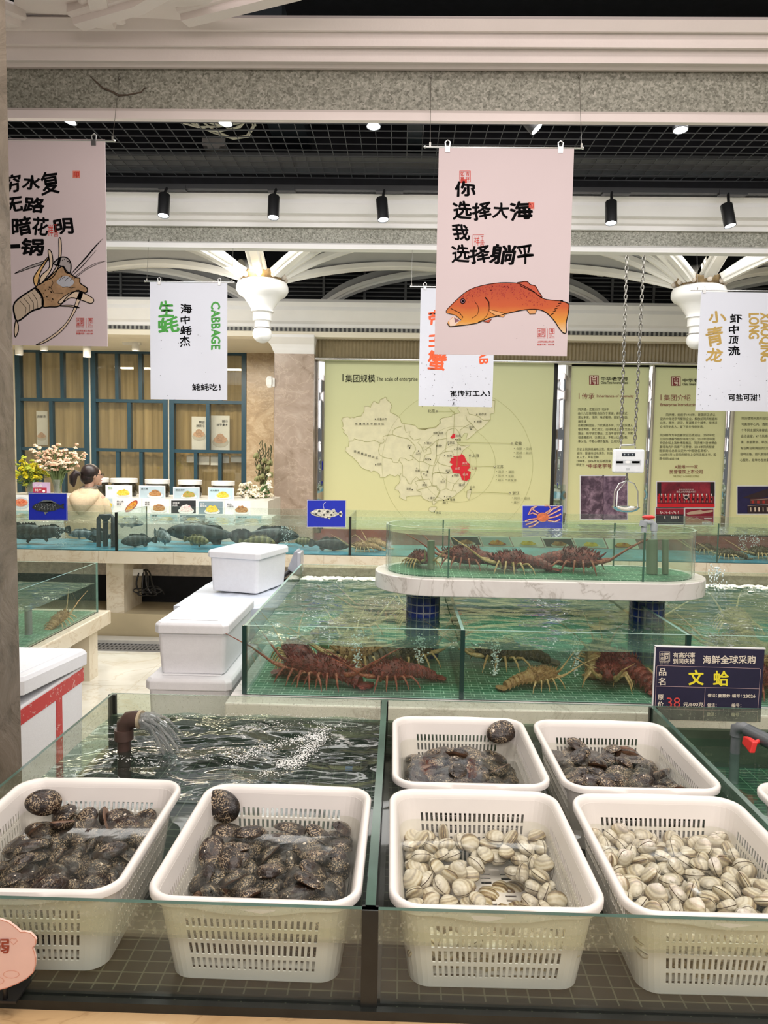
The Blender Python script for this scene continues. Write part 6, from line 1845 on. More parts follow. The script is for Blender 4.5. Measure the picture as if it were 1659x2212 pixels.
# ------------------------------------------------------------------ low tank E on the left, behind the pillar
EX = -2.14
zeF = at_z
e_far = 5.14
zEr = at(200, 1215, e_far).z; zEl = at(205, 1322, e_far).z; zEb = at(218, 1352, e_far).z; zEw = at(190, 1258, e_far).z
root = thing('fish_tank', (-2.8, 4.2, 0), 'low glass tank on a cream marble ledge, at the left behind the stone pillar', 'fish tank')
m = MB(); m.box(-3.7, EX + .07, 3.3, e_far + .08, zEb, zEl); m.build('marble_ledge', MARBLE_C, root, bevel=.008)
for y in (5.0, 3.5):
    m = MB(); m.box(EX - .12, EX + .01, y - .02, y + .12, 0, zEb); m.build('leg', MARBLE_C, root)
m = MB(); m.box(-3.65, EX - .01, 3.35, e_far - .01, zEl, zEl + .006); m.build('floor_mat', WEAVE, root)
pane(root, EX, EX + .010, 3.34, e_far, zEl, zEr, GLASSD); pane(root, -3.65, EX, e_far - .010, e_far, zEl, zEr, GLASSD)
sheet(root, -3.65, EX - .002, 3.36, e_far - .012, zEw, WATER_C, .005, 60, 60)
lob_px('tan lobster climbing in the low tank behind the pillar', 126, 1352, zEl + .008, .30, 75, 't', ry=-20)
pp = at_z(62, 1372, zEl)
m = MB(); m.tube([Vector((pp.x, pp.y, zEl)), Vector((pp.x, pp.y, zEw - .03))], .022, 12); tag(m.build('standpipe', PVC), 'grey standpipe in the low tank behind the pillar', 'pipe')

# ------------------------------------------------------------------ middle lobster tanks C
C0, C1 = 2.65, 4.18
CX0, CX1 = -.563, 2.6
zf = .715; zCr = at(760, 1356, C0).z; zCw = at(760, 1398, C0).z
root = thing('fish_tank', (1.0, 3.4, 0), 'wide glass lobster tank with green woven floor, in the middle behind the shell baskets', 'fish tank')
m = MB(); m.box(CX0 - .05, CX1, C0 - .09, C1 + .05, zf - .15, zf - .004); m.build('marble_ledge', MARBLE_W, root, bevel=.006)
m = MB(); m.box(CX0 + .06, CX1, C0 + .06, C1 - .04, 0, zf - .15); m.build('base', MARBLE_C, root)
m = MB(); m.box(CX0 + .01, CX1, C0 + .01, C1 - .01, zf - .004, zf); m.build('floor_mat', WEAVE, root)
pane(root, CX0, CX1, C0, C0 + .010, zf, zCr, GLASS, GEDGE)
pane(root, CX0, CX1, C1 - .01, C1, zf, zCr, GLASSM, GEDGE)
pane(root, CX0, CX0 + .010, C0 + .01, C1 - .01, zf, zCr, GLASSD, GEDGE)
divs = [at(1000, 1370, C0).x, at(1488, 1385, C0).x]
for x in divs: pane(root, x - .006, x + .006, C0 + .01, C1 - .01, zf, zCr, GLASSM, GEDGE, 'divider_pane')
for x in [CX0 + .002] + divs:
    m = MB(); m.box(x - .008, x + .008, C0 - .002, C0 + .014, zf, zCr - .001); m.build('corner_seal', plain('dark_teal_seal', (.015, .045, .04), .2), root)
m = MB(); m.box(CX0 + .012, CX1, C1 - .03, C1 - .014, zf, zCw - .01); m.build('rear_screen', TANKWALL, root)
xs = [CX0 + .012] + [d for d in divs] + [CX1]
for i in range(3): sheet(root, xs[i] + (.008 if i else 0), xs[i + 1] - .008, C0 + .012, C1 - .012, zCw, WATER_C, .007, 70, 90, i * 9.1)
# foam along the rear edge
m = MB(); rn = random.Random(31)
for q in range(900):
    x = rn.uniform(CX0 + .03, CX1 - .1); y = C1 - .02 - abs(rn.gauss(0, .05)) - .012
    m.ell((x, y, zCw + .004), (rn.uniform(.008, .022), rn.uniform(.006, .014), rn.uniform(.004, .010)), None, 6, 4)
tag(m.build('foam', plain('cream_foam', (.78, .80, .68), .7)), 'cream foam floating along the rear edge of the middle lobster tank', 'foam', kind='stuff')
zl = zf + .004
Lc = [('big dark red lobster at the front left corner of the middle tank', 640, 1492, .46, 160, 'r'), ('dark red lobster crossing over beside the left front lobster', 690, 1470, .44, -25, 'r'), ('brown red lobster behind the front left pair', 640, 1440, .44, 110, 'm'),
      ('dark red lobster at the middle divider, front glass', 935, 1500, .40, 200, 'r'), ('dark lobster in the shade behind the divider lobster', 940, 1440, .46, 25, 'k'), ('tan lobster under the left mosaic leg', 760, 1425, .44, 100, 't'),
      ('small tan lobster alone on the green mat, right of the middle divider', 1155, 1488, .32, 20, 't'), ('red and tan lobster beside the dark price board', 1345, 1500, .44, 250, 'm'), ('red lobster behind the price board lobster', 1390, 1470, .46, 110, 'm'), ('dark lobster at the back, right of the middle divider', 1075, 1436, .46, 190, 'k'), ('brown lobster at the back, left of the price board', 1290, 1440, .42, 70, 't'),
      ('dark red lobster seen behind the price board edge', 1655, 1500, .44, 200, 'r')]
for lab, px, py, L, rz, t in Lc:
    P = at_z(px, py, zl); sn, cs = abs(math.sin(R(rz))), abs(math.cos(R(rz))); L *= .92
    P.y = max(P.y, C0 + .10 + .17 * sn); P.x = max(P.x, CX0 + .09 + .18 * cs)
    for d in divs:
        if abs(P.x - d) < .08 + .16 * cs: P.x = d + (.08 + .16 * cs) * (1 if P.x > d else -1)
    lobster(lab, P, L, rz, t)
Lb = [('tan lobster under the rippled water, far left of the middle tank', -.25, 3.55, 30, 't'), ('red lobster under the rippled water beside the grey scoop', -.05, 3.92, 170, 'r'), ('tan lobster under the rippled water before the left mosaic leg', -.12, 3.05, 200, 't'), ('tan lobster below the round ended tank, left', .1, 3.75, 100, 't'),
      ('tan lobster below the round ended tank, right', 1.22, 3.85, 20, 't'), ('tan lobster under the water right of the right mosaic leg', 1.55, 3.25, 150, 't'), ('brown lobster far back in the right hand compartment', 1.75, 3.8, 80, 't'), ('tan lobster near the front glass in the right hand compartment', 1.35, 2.95, 10, 't')]
for lab, x, y, rz, t in Lb: lobster(lab, Vector((x, y, zl)), .44, rz, t)
cols = []
for px in (905, 1068, 1240, 770):
    q = at_z(px, 1490, zf); cols.append((q.x * 1.06, q.y + .16, zf + .01, zCw - .01))
bubbles('four columns of air bubbles in the middle lobster tank', cols, 8, .0018, .0042, 130, .014)
q = at(1543, 1290, 4.0)
m = MB(); rn = random.Random(3)
for _ in range(90):
    t = rn.random(); m.ell((q.x + rn.gauss(0, .012 + .03 * (1 - t)), q.y + rn.gauss(0, .02), zCw + t * .14), (rn.uniform(.002, .005), rn.uniform(.002, .005), rn.uniform(.003, .009)), None, 6, 4)
tag(m.build('water_jet', plain('splash_white', (.75, .82, .82), .1)), 'small splashing water jet at the back of the right hand compartment', 'splash', kind='stuff')
q = at_z(690, 1440, zf); m = MB(); m.tube([Vector((q.x, 3.2, zf)), Vector((q.x, 3.2, zCw - .03))], .020, 12); tag(m.build('standpipe', plain('olive_pipe', (.10, .16, .06), .4)), 'green standpipe behind the front left lobsters', 'pipe')

# ------------------------------------------------------------------ round ended tank standing on mosaic legs
RY = 3.2; RXC = .60; HL = .705; RR = .255
def stadium(cx, cy, hl, r, n=18):
    out = []
    for s in (1, -1):
        for q in range(n + 1):
            a = -math.pi / 2 + math.pi * q / n
            out.append((cx + s * (hl - r) + s * r * math.cos(a), cy + s * r * math.sin(a)))
    return out
zst = at(1160, 1256, RY - RR).z; zsb = at(1160, 1294, RY - RR).z
root = thing('fish_tank', (RXC, RY, zf), 'round ended glass lobster tank on a white marble slab with blue mosaic legs', 'fish tank')
o1 = stadium(RXC, RY, HL, RR)
m = MB(); m.loft([[Vector((x, y, z)) for x, y in o1] for z in (zsb, zst)], 0, sm=True); m.build('marble_slab', MARBLE_W, root, smooth=.6, bevel=.004)
for px in (914, 1402):
    x = at(px, 1320, RY).x
    m = MB(); n = 28; r = .072
    m.loft([[Vector((x + r * math.cos(2 * math.pi * q / n), RY + .03 + r * math.sin(2 * math.pi * q / n), z)) for q in range(n)] for z in (zf, zsb)], 0)
    for iz in range(int((zsb - zf) / .034) + 1):
        for q in range(16):
            a0, a1 = 2 * math.pi * (q + .08) / 16, 2 * math.pi * (q + .92) / 16
            z0 = zf + .003 + iz * .034; z1 = min(z0 + .029, zsb)
            if z1 - z0 < .004: continue
            R2 = r + .0025
            am = (a0 + a1) / 2
            m.loft([[Vector((x + R2 * math.cos(a), RY + .03 + R2 * math.sin(a), z)) for a in (a0, am, a1)] for z in (z0, z1)], 1, False, False, closed=False)
    m.build('mosaic_leg', [plain('tile_grout', (.42, .45, .45), .6), plain('blue_mosaic', (.014, .035, .20), .12, var=.5, scale=40)], root)
gh, gr = HL - .045, RR - .045
zrt = at(1160, 1146, RY - gr).z; zrw = at(1160, 1161, RY - gr).z
gout = stadium(RXC, RY, gh, gr, 24); gin = stadium(RXC, RY, gh - .010, gr - .010, 24)
m = MB()
m.loft([[Vector((x, y, z)) for x, y in gout] for z in (zst, zrt)], 0, False, False); m.loft([[Vector((x, y, z)) for x, y in gin] for z in (zst, zrt)], 0, False, False)
b = len(m.v); n = len(gout); m.v += [(x, y, zrt) for x, y in gout] + [(x, y, zrt) for x, y in gin]
for j in range(n): m.face((b + j, b + (j + 1) % n, b + n + (j + 1) % n, b + n + j), 1)
m.build('curved_glass', [glass_mat('green_curved_glass', (.92, .97, .93), .03), plain('pale_glass_rim', (.40, .58, .50), .1)], root)
m = MB()
for px in (969, 1391):
    for yy, i in ((RY - gr, 0), (RY + gr, 1)):
        x = at(px, 1200, RY - gr).x; m.box(x - .003, x + .003, yy - .004, yy + .004, zst, zrt)
m.build('glass_joint', plain('joint_green', (.06, .14, .10), .2), root)
m = MB(); m.loft([[Vector((x, y, z)) for x, y in gin] for z in (zst, zst + .004)], 0); m.build('floor_mat', WEAVE, root)
m = MB(); m.poly([(x, y, zrw) for x, y in gin]); m.build('water', water_mat('round_tank_water', (.84, .92, .78), 14, .4, haze=.04, hazecol=(.42, .55, .36), foam=.2, foamscale=10, thr=.6), root)
zr2 = zst + .006
for lab, px, py, L, rz, t in (('red lobster at the left end of the round ended tank', 905, 1222, .28, -70, 'm'), ('dark red lobster second from the left in the round ended tank', 1022, 1226, .37, 160, 'r'), ('red lobster stretched out in the middle of the round ended tank', 1118, 1234, .35, 185, 'm'), ('dark red lobster right of the middle in the round ended tank', 1228, 1232, .40, -25, 'r')):
    lob_px(lab, px, py, zr2, L, rz, t)
for lab, L, r in (('grey standpipe in the left of the round ended tank', [(931, 1236), (931, 1168)], .016), ):
    P = [at(x, y, RY - .02) for x, y in L]; P[0].z = zr2
    m = MB(); m.tube(P, r, 12); tag(m.build('standpipe', plain('green_grey_pipe', (.16, .21, .14), .4)), lab, 'pipe')
for lab, px, r in (('thick grey standpipe at the right of the round ended tank', 1408, .024), ('thin grey standpipe at the far right of the round ended tank', 1437, .014)):
    P = [at(px, 1238, RY - .02), at(px, 1165, RY - .02)]; P[0].z = zr2
    m = MB(); m.tube(P, r, 14); tag(m.build('standpipe', plain('green_grey_pipe', (.16, .21, .14), .4)), lab, 'pipe')
r = thing('valve_pipe', at(1405, 1140, RY + .02), 'grey pipe with a red valve handle bent over the round ended tank', 'pipe')
m = MB(); P = [at(x, y, RY + .02) for x, y in ((1391, 1150), (1391, 1131), (1395, 1127), (1408, 1128), (1413, 1132), (1413, 1168))]; m.tube(P, .012, 10); m.tube([P[1] + Vector((-.004, 0, -.012)), P[1] + Vector((0, 0, .012))], .017, 10); m.tube([P[4] + Vector((0, 0, -.03)), P[4]], .016, 10); m.build('pipe', PVCL, r)
m = MB(); c = at(1401, 1117, RY + .02); m.ell(c, (.030, .013, .009), None, 12, 6); m.tube([c, c + Vector((0, 0, -.022))], .007, 8); m.build('valve_handle', REDPL, r)
FL = ['brown', 'orange', 'yellow', 'brown', 'yellow', 'orange']
for i, (x0, x1) in enumerate(((985, 1048), (1051, 1114), (1117, 1182), (1185, 1250), (1253, 1318), (1322, 1387))):
    y = 1158 + i * 1.2
    DC('dish card behind the round ended tank, %s of six' % ('first', 'second', 'third', 'fourth', 'fifth', 'sixth')[i], x0 - 6, y, x1 - 6, y + 21, RY + gr + .006, ('black', 'sky', 'white', 'black', 'sky', 'white')[i], FL[i], [], 'heap', fx=.5, slant=.45)

# ------------------------------------------------------------------ foam boxes in the aisle
def foam_box(lab, cx, cy, z0, w, d, h, rz=0, lid=.045, taper=.06, lid_tilt=(0, 0, 0), lid_off=(0, 0, 0), parent_extra=None):
    root = thing('foam_box', (cx, cy, z0), lab, 'box')
    m = MB()
    rings = []
    for z, k in ((0, 1 - taper), (h * .5, 1 - taper * .4), (h, 1)):
        x, y = w / 2 * k, d / 2 * k; c = .012
        rings.append([Vector(p) for p in ((-x + c, -y, z), (x - c, -y, z), (x, -y + c, z), (x, y - c, z), (x - c, y, z), (-x + c, y, z), (-x, y - c, z), (-x, -y + c, z))])
    m.loft(rings, 0, sm=False); m.build('body', FOAMBOX, root, local=True, bevel=.006)
    m = MB(); x, y = w / 2 + .012, d / 2 + .012
    lt = Matrix.Translation(Vector((lid_off[0], lid_off[1], h + .0008 + lid_off[2]))) @ Euler([R(a) for a in lid_tilt]).to_matrix().to_4x4()
    rings = []
    for z, i in ((0, 0), (lid * .75, 0), (lid, .010)):
        a, b, c = x - i, y - i, .02
        rings.append([lt @ Vector(p) for p in ((-a + c, -b, z), (a - c, -b, z), (a, -b + c, z), (a, b - c, z), (a - c, b, z), (-a + c, b, z), (-a, b - c, z), (-a, -b + c, z))])
    m.loft(rings, 0, sm=False)
    ins = []
    for z, i in ((lid + .0005, .05), (lid + .0035, .055)):
        a, b = x - i, y - i; ins.append([lt @ Vector(p) for p in ((-a, -b, z), (a, -b, z), (a, b, z), (-a, b, z))])
    m.loft(ins, 0, sm=False)
    m.build('lid', FOAMBOX, root, local=True, bevel=.004)
    root.rotation_euler.z = R(rz)
    return root
# middle stack
yA, yB = 2.92, 3.45
xl, xr = at(340, 1400, yA).x, at(487, 1400, yA).x
zt = at(400, 1345, yA).z; zb = at(400, 1458, yA).z
cx = (xl + xr) / 2; w = xr - xl
zb2 = zb
foam_box('white foam box with lid, upper one of the aisle stack', cx, (yA + yB) / 2, zb, w, yB - yA, zt - zb - .045, 0)
w2 = at(500, 1500, 2.88).x - at(314, 1500, 2.88).x; cx2 = (at(500, 1500, 2.88).x + at(314, 1500, 2.88).x) / 2
hb = (zb2 - .002) / 2
foam_box('white foam box with lid, under the upper box of the aisle stack', cx2, 3.16, hb, w2 - .024, .56, hb - .047, 0)
foam_box('white foam box at the foot of the aisle stack, on the floor', cx2 - .01, 3.16, 0, w2 - .024, .56, hb - .047, 0)
# box behind, turned, on a wrapped stack
q = at(533, 1235, 3.95)
zt = at(533, 1190, 3.85).z; zb = at(560, 1285, 3.80).z
foam_box('white foam box with lid turned slightly, before the rear counter', q.x, 4.02, zb, .285, .36, zt - zb - .042, -16, .04)
m = MB(); X0, X1 = q.x - .26, CX0 - .02
rn = random.Random(6)
rows = []
for j in range(14):
    y = 3.5 + j * .058
    rows.append([Vector((X0 + (X1 - X0) * i / 10, y, zb - .004 + (-.012 * abs(mnoise.noise(Vector((i * .8, j * .9, 2))))))) for i in range(11)])
m.loft(rows, 0, False, False, closed=False)
m.loft([rows[0], [p + Vector((0, -.01, -.30)) for p in rows[0]]], 0, False, False, closed=False)
root = thing('wrapped_stack', (q.x, 3.85, 0), 'stack wrapped in white plastic film below the turned foam box', 'stack')
m.build('plastic_film', plain('white_plastic_film', (.66, .72, .82), .25, var=.12, scale=9), root)
m = MB(); m.box(X0 + .01, X1 - .01, 3.52, 4.24, 0, zb - .022); m.build('stack_body', FOAMBOX, root)
# big taped box behind the pillar
zf_, zn_ = 3.47, 2.86
xb = at(180, 1430, 3.47).x
z_top = at(172, 1424, zf_).z
root = foam_box('large white foam box with red tape and a loose lid, beside the stone pillar', xb - .25, (zf_ + zn_) / 2, 0, .50, zf_ - zn_, z_top - .03, 0, .075, .03, lid_tilt=(-4.2, 0, 0), lid_off=(0, .02, .022))
O = Vector((xb - .25, (zf_ + zn_) / 2, 0)); hh = z_top - .03
tp = MB()
for s in (1,):
    tp.box(.2445, .2515, -(zf_ - zn_) / 2 + .0, (zf_ - zn_) / 2 - .0, hh - .075, hh - .012)
    tp.box(.236, .2515, .02, .075, hh - .46, hh - .075)
tp.box(-.25, .2515, -(zf_ - zn_) / 2 - .0015, -(zf_ - zn_) / 2 + .01, hh - .075, hh - .012)
def _tape():
    m, nt, out = _new('printed_red_tape')
    n = noise_tex(nt, coords(nt), 34, 3, .8)
    c = ramp(nt, n, [(.60, (.55, .012, .015)), (.64, (.70, .45, .42))])
    pbr(nt, out, c, .35); return m
tp.build('red_tape', _tape(), root, local=True)
# grey wedge headed tool with black handle
P = at(640, 1214, 4.25)
root = thing('weighing_indicator', P, 'grey wedge shaped weighing head on a slanting black arm, above the left tank rim', 'scale head')
m = MB()
c = P
m.slab([(c.x - .045, c.z - .035), (c.x + .02, c.z - .075), (c.x + .035, c.z - .06), (c.x + .028, c.z + .04), (c.x + .012, c.z + .075), (c.x - .006, c.z + .065)], 4.20, 4.31)
m.build('head', plain('grey_head_plastic', (.36, .37, .42), .35, var=.15), root, bevel=.006)
m = MB(); m.box(c.x + .012, c.x + .034, 4.195, 4.315, c.z - .065, c.z + .062); m.build('display_face', plain('silver_face', (.55, .55, .60), .25, .4), root, bevel=.004)
m = MB(); m.tube([c + Vector((-.02, 0, -.045)), at(600, 1252, 4.2), at(565, 1290, 4.1)], .016, 8); m.build('arm', BLACKMETAL, root)

# ------------------------------------------------------------------ hanging scale
YS = 5.9
P = at(1357, 995, YS)
root = thing('hanging_scale', P, 'white hanging scale with a steel pan on two chains, before the text panels', 'scale')
m = MB(); a, b = at(1325, 970, YS), at(1389, 1022, YS)
m.box(a.x, b.x, YS - .03, YS + .03, b.z, a.z); m.build('body', plain('white_scale_case', (.78, .80, .84), .35), root, bevel=.014)
k = Print(YS - .0305, .001)
k.rect(1343, 979, 1372, 986, 0); k.rect(1330, 993, 1385, 1005, 2); k.rect(1331, 996, 1346, 1001, 1); k.rect(1365, 996, 1382, 1001, 1); k.rect(1352, 1011, 1360, 1016, 2)
k.disc(1356, 998, 6, 3, 1, ry=3, n=14); k.disc(1349, 982, 1.6, 4, 1); k.disc(1357, 982, 1.6, 4, 1); k.disc(1366, 982, 1.6, 4, 1)
k.build('display', [plain('display_dark', (.03, .035, .05), .3), plain('display_green', (.12, .17, .07), .3), plain('case_grey', (.55, .57, .60), .4), WHITEINK, plain('display_pale', (.5, .55, .6), .3)], root)
m = MB(); m.tube([at(x, y, YS) for x, y in ((1340, 970), (1340, 962), (1372, 961), (1372, 969))], .008, 8); m.build('handle', STEELW, root)
def chain(m, A, B, L=.05, w=.011):
    A, B = Vector(A), Vector(B); n = max(2, int((B - A).length / (L * .72))); d = (B - A).normalized()
    s1 = d.cross(Vector((0, 1, 0))).normalized(); s2 = d.cross(s1)
    for i in range(n):
        c = A.lerp(B, (i + .5) / n); sd = s1 if i % 2 else s2
        m.tube([c + d * (L / 2 * math.sin(q)) + sd * (w * math.cos(q)) for q in [2 * math.pi * j / 8 for j in range(9)]], .0045, 4)
for px0, py0, px1 in ((1341, 960, 1350), (1371, 960, 1393)):
    m = MB(); A = at(px0, py0, YS); B = at(px1, 566, YS); B.z = 4.74
    chain(m, A, B); m.build('chain', WIREM, root)
m = MB(); m.tube([at(1354, 1022, YS), at(1354, 1038, YS)], .007, 6); chain(m, at(1354, 1024, YS), at(1354, 1040, YS), .03); m.build('hook', WIREM, root)
m = MB(); m.tube([at(1326, 1095, YS), at(1328, 1062, YS), at(1337, 1045, YS), at(1354, 1038, YS), at(1370, 1045, YS), at(1378, 1062, YS), at(1378, 1097, YS)], .005, 8)
m.tube([at(1354, 1038, YS), at(1334, 1062, YS - .06), at(1332, 1096, YS - .09)], .004, 6); m.build('bail', STEELW, root)
c = at(1352, 1096, YS); r_ = .100
m = MB(); m.lathe([(0, -.032), (r_ * .55, -.030), (r_ * .85, -.018), (r_, .004), (r_ + .008, .006), (r_ + .006, .0), (r_ * .86, -.022), (r_ * .5, -.036), (0, -.038)], c, 28); m.build('pan', CHROME, root, smooth=.7)

# ------------------------------------------------------------------ stone pillar at the left edge
xp = at(32, 900, 1.95).x
m = MB(); m.box(xp - .5, xp, 1.62, 1.95, 0, 4.7)
struct(m.build('wall_pillar', COLSTONE, bevel=.004))

# ------------------------------------------------------------------ front shell tanks A (two compartments) and B
A0, A1 = 1.118, 2.13
AX0, AXD, AX1, BX1 = -.845, -.036, .744, 2.4
zA = .716; zAr = .883; zAw = .826; zAwl = .828
root = thing('fish_tank', (0, 1.7, 0), 'front glass tank holding the white shell baskets on a dark grating', 'fish tank')
m = MB(); m.box(-1.4, BX1, .80, A0 + .004, .58, zA - .009); m.box(AX0 - .03, BX1, A0 + .004, A1 + .03, .60, zA - .006); m.build('marble_ledge', stone('warm_front_marble', [(.52, .33, .16), (.62, .42, .22), (.68, .50, .28)], 2.4, (.36, .22, .10), 2.4, .22, dist=1.2), root, bevel=.004)
m = MB(); m.box(AX0 + .02, BX1, .96, A1 - .02, 0, .60); m.build('base', MARBLE_C, root)
m = MB(); m.box(AX0, AXD, A0, A1, zA - .004, zA); m.build('grating', GRATE_A, root)
m = MB(); m.box(AXD, AX1, A0, A1, zA - .004, zA); m.build('grating', GRATE_A, root)
m = MB(); m.box(AX1, BX1, A0, A1, zA - .004, zA); m.build('grating', GRATE_B, root)
# front sheet: spattered above the water line, clear below
for x0, x1 in ((AX0, AXD), (AXD, BX1)):
    m = MB(); m.box(x0, x1, A0, A0 + .008, zA, zAw); m.build('glass_pane', [GLASS], root)
    m = MB(); m.box(x0, x1, A0, A0 + .008, zAw, zAr)
    for i in (0, 1, 4, 5): m.m[i] = 1
    m.build('glass_pane', [GLASSM, GEDGED], root)
m = MB(); m.box(AX0, BX1, A0 - .012, A0, zA - .010, zA + .006); m.box(AX0, BX1, A0 + .009, A0 + .02, zA, zA + .004); m.build('sealant', SEAL, root)
pane(root, AX0, BX1, A1 - .008, A1, zA, zAr, GLASSM, GEDGED)
pane(root, AX0, AX0 + .008, A0 + .008, A1 - .008, zA, zAr, GLASSM, GEDGED)
m = MB(); m.box(AXD - .008, AXD + .008, A0 + .008, A1 - .008, zA, zAr); m.m[4] = m.m[5] = 1
m.build('divider_pane', [glass_mat('dark_divider_glass', (.10, .16, .12), .1, (.05, .07, .05)), GEDGED], root)
m = MB(); m.box(AX1 - .006, AX1 + .006, A0 + .008, A1 - .008, zA, zAr); m.m[4] = m.m[5] = 1
m.build('divider_pane', [glass_mat('sea_green_divider', (.45, .62, .54), .35, (.22, .32, .26)), GEDGED], root)
for x in (AX0 + .006, AXD, AX1):
    m = MB(); m.box(x - .011, x + .011, A1 - .018, A1 - .006, zA, zAr - .001); m.build('corner_seal', SEAL, root)
m = MB()
for x in (AXD,):
    m.box(x - .013, x + .013, A0 - .003, A0 + .012, zA, zAr); m.box(x - .018, x - .008, A0 + .01, A1 - .01, zA, zA + .012); m.box(x + .008, x + .018, A0 + .01, A1 - .01, zA, zA + .012)
m.build('corner_seal', SEAL, root)
m = MB(); m.box(AX0 + .008, BX1, A1 - .030, A1 - .012, zA, zAwl - .004); m.build('rear_screen', plain('dark_rear_screen', (.04, .06, .035), .5, var=.4, scale=6), root)
sheet(root, AX0 + .009, AXD - .009, 1.562, A1 - .010, zAwl, WATER_A, .007, 90, 70, 4.2)
sheet(root, AX0 + .009, AXD - .009, A0 + .009, 1.562, zAwl, WATER_B, .0006, 30, 30, 5.2)
sheet(root, AXD + .009, AX1 - .007, A0 + .009, A1 - .010, zAw, WATER_B, .0004, 30, 30, 1.2)
sheet(root, AX1 + .007, BX1, A0 + .009, A1 - .010, .800, water_mat('calm_green_water', (.70, .86, .76), 7, .12, haze=.03), .0006, 30, 30, 7.2)

# water pouring from a brown elbow
P = at_z(268, 1622, zAwl)
root = thing('water_inlet', (P.x, P.y, zA), 'brown pipe elbow pouring water into the left front tank', 'pipe')
e = MB(); zt = at(270, 1560, P.y).z
e.tube([Vector((P.x, P.y, zA)), Vector((P.x, P.y, zt - .03)), Vector((P.x + .004, P.y - .001, zt - .006)), Vector((P.x + .016, P.y - .004, zt + .008)), Vector((P.x + .034, P.y - .008, zt + .012)), Vector((P.x + .048, P.y - .011, zt + .012))], [.017, .017, .022, .022, .022, .0225], 16)
e.tube([Vector((P.x, P.y, zt - .045)), Vector((P.x, P.y, zt - .018))], .024, 16)
e.build('elbow', PVCBROWN, root)
o_ = Vector((P.x + .050, P.y - .0115, zt + .012))
m = MB(); m.tube([o_ - Vector((.006, -.001, 0)), o_ + Vector((.001, 0, 0))], .0235, 16); m.build('outlet_ring', plain('tan_ring', (.45, .38, .26), .4), root)
E_ = at_z(388, 1618, zAwl)
s_ = MB(); rn = random.Random(4)
for q in range(26):
    a = 2 * math.pi * q / 26; rr = .019 * math.sqrt(rn.random())
    off = Vector((0, rr * math.cos(a), rr * math.sin(a) - .002)); sp = 1 + rn.uniform(-.35, .12)
    pts = []
    for u in range(9):
        t = u / 8; pts.append(Vector((o_.x + (E_.x - o_.x) * t * sp, o_.y + (E_.y - o_.y) * t * sp, o_.z + (zAwl - o_.z) * t * t * 1.0)) + off * (1 + t * 1.1) + Vector((0, 0, .002 * math.sin(t * 19 + q))))
    s_.tube(pts, [.0042, .0045, .0042, .004, .0036, .0034, .003, .0026, .002], 6)
def _stream():
    m, nt, out = _new('pouring_water')
    tr = nt.nodes.new('ShaderNodeBsdfTransparent'); tr.inputs[0].default_value = (.88, .9, .9, 1)
    gl = nt.nodes.new('ShaderNodeBsdfGlossy'); gl.inputs['Roughness'].default_value = .06
    df = nt.nodes.new('ShaderNodeBsdfDiffuse'); df.inputs[0].default_value = (.75, .77, .76, 1)
    a = nt.nodes.new('ShaderNodeMixShader'); a.inputs[0].default_value = .16; nt.links.new(tr.outputs[0], a.inputs[1]); nt.links.new(df.outputs[0], a.inputs[2])
    b = nt.nodes.new('ShaderNodeMixShader'); nt.links.new(math_(nt, 'ADD', schlick(nt, .08), .08), b.inputs[0]); nt.links.new(a.outputs[0], b.inputs[1]); nt.links.new(gl.outputs[0], b.inputs[2])
    nt.links.new(b.outputs[0], out.inputs[0]); return m
tag(s_.build('water_stream', _stream()), 'stream of water falling from the brown elbow', 'water')
# foam patches drifting on the left compartment
m = MB(); rn = random.Random(12)
def foam_path(pts, n, wd):
    pts = [at_z(x, y, zAwl) for x, y in pts]
    for _ in range(n):
        t = rn.random() * (len(pts) - 1); i = int(t); p = pts[i].lerp(pts[i + 1], t - i)
        s = rn.uniform(.0006, .0019)
        m.ell(p + Vector((rn.gauss(0, wd), rn.gauss(0, wd), .0035)), (s, s, s * .5), None, 7, 4)
foam_path([(700, 1575), (690, 1600), (660, 1625), (640, 1650), (600, 1655)], 1300, .015)
foam_path([(500, 1650), (560, 1625), (640, 1600), (690, 1590)], 700, .013)
foam_path([(440, 1640), (520, 1620), (600, 1612)], 90, .010)
foam_path([(330, 1552), (480, 1546), (640, 1548), (810, 1556)], 150, .007)
foam_path([(540, 1572), (620, 1566), (760, 1575)], 130, .02)
foam_path([(270, 1640), (300, 1648), (340, 1655)], 60, .012)
foam_path([(560, 1675), (600, 1672)], 50, .010)
tag(m.build('foam', plain('white_foam', (.80, .82, .80), .4)), 'white foam drifting on the churning water of the left front tank', 'foam', kind='stuff')
m = MB(); q = at_z(752, 1662, zA); m.box(q.x - .008, q.x + .012, q.y - .01, q.y + .008, zA, zA + .006)
tag(m.build('plastic_scrap', plain('blue_scrap', (.02, .14, .42), .4)), 'small blue plastic scrap on the grating of the left front tank', 'scrap')

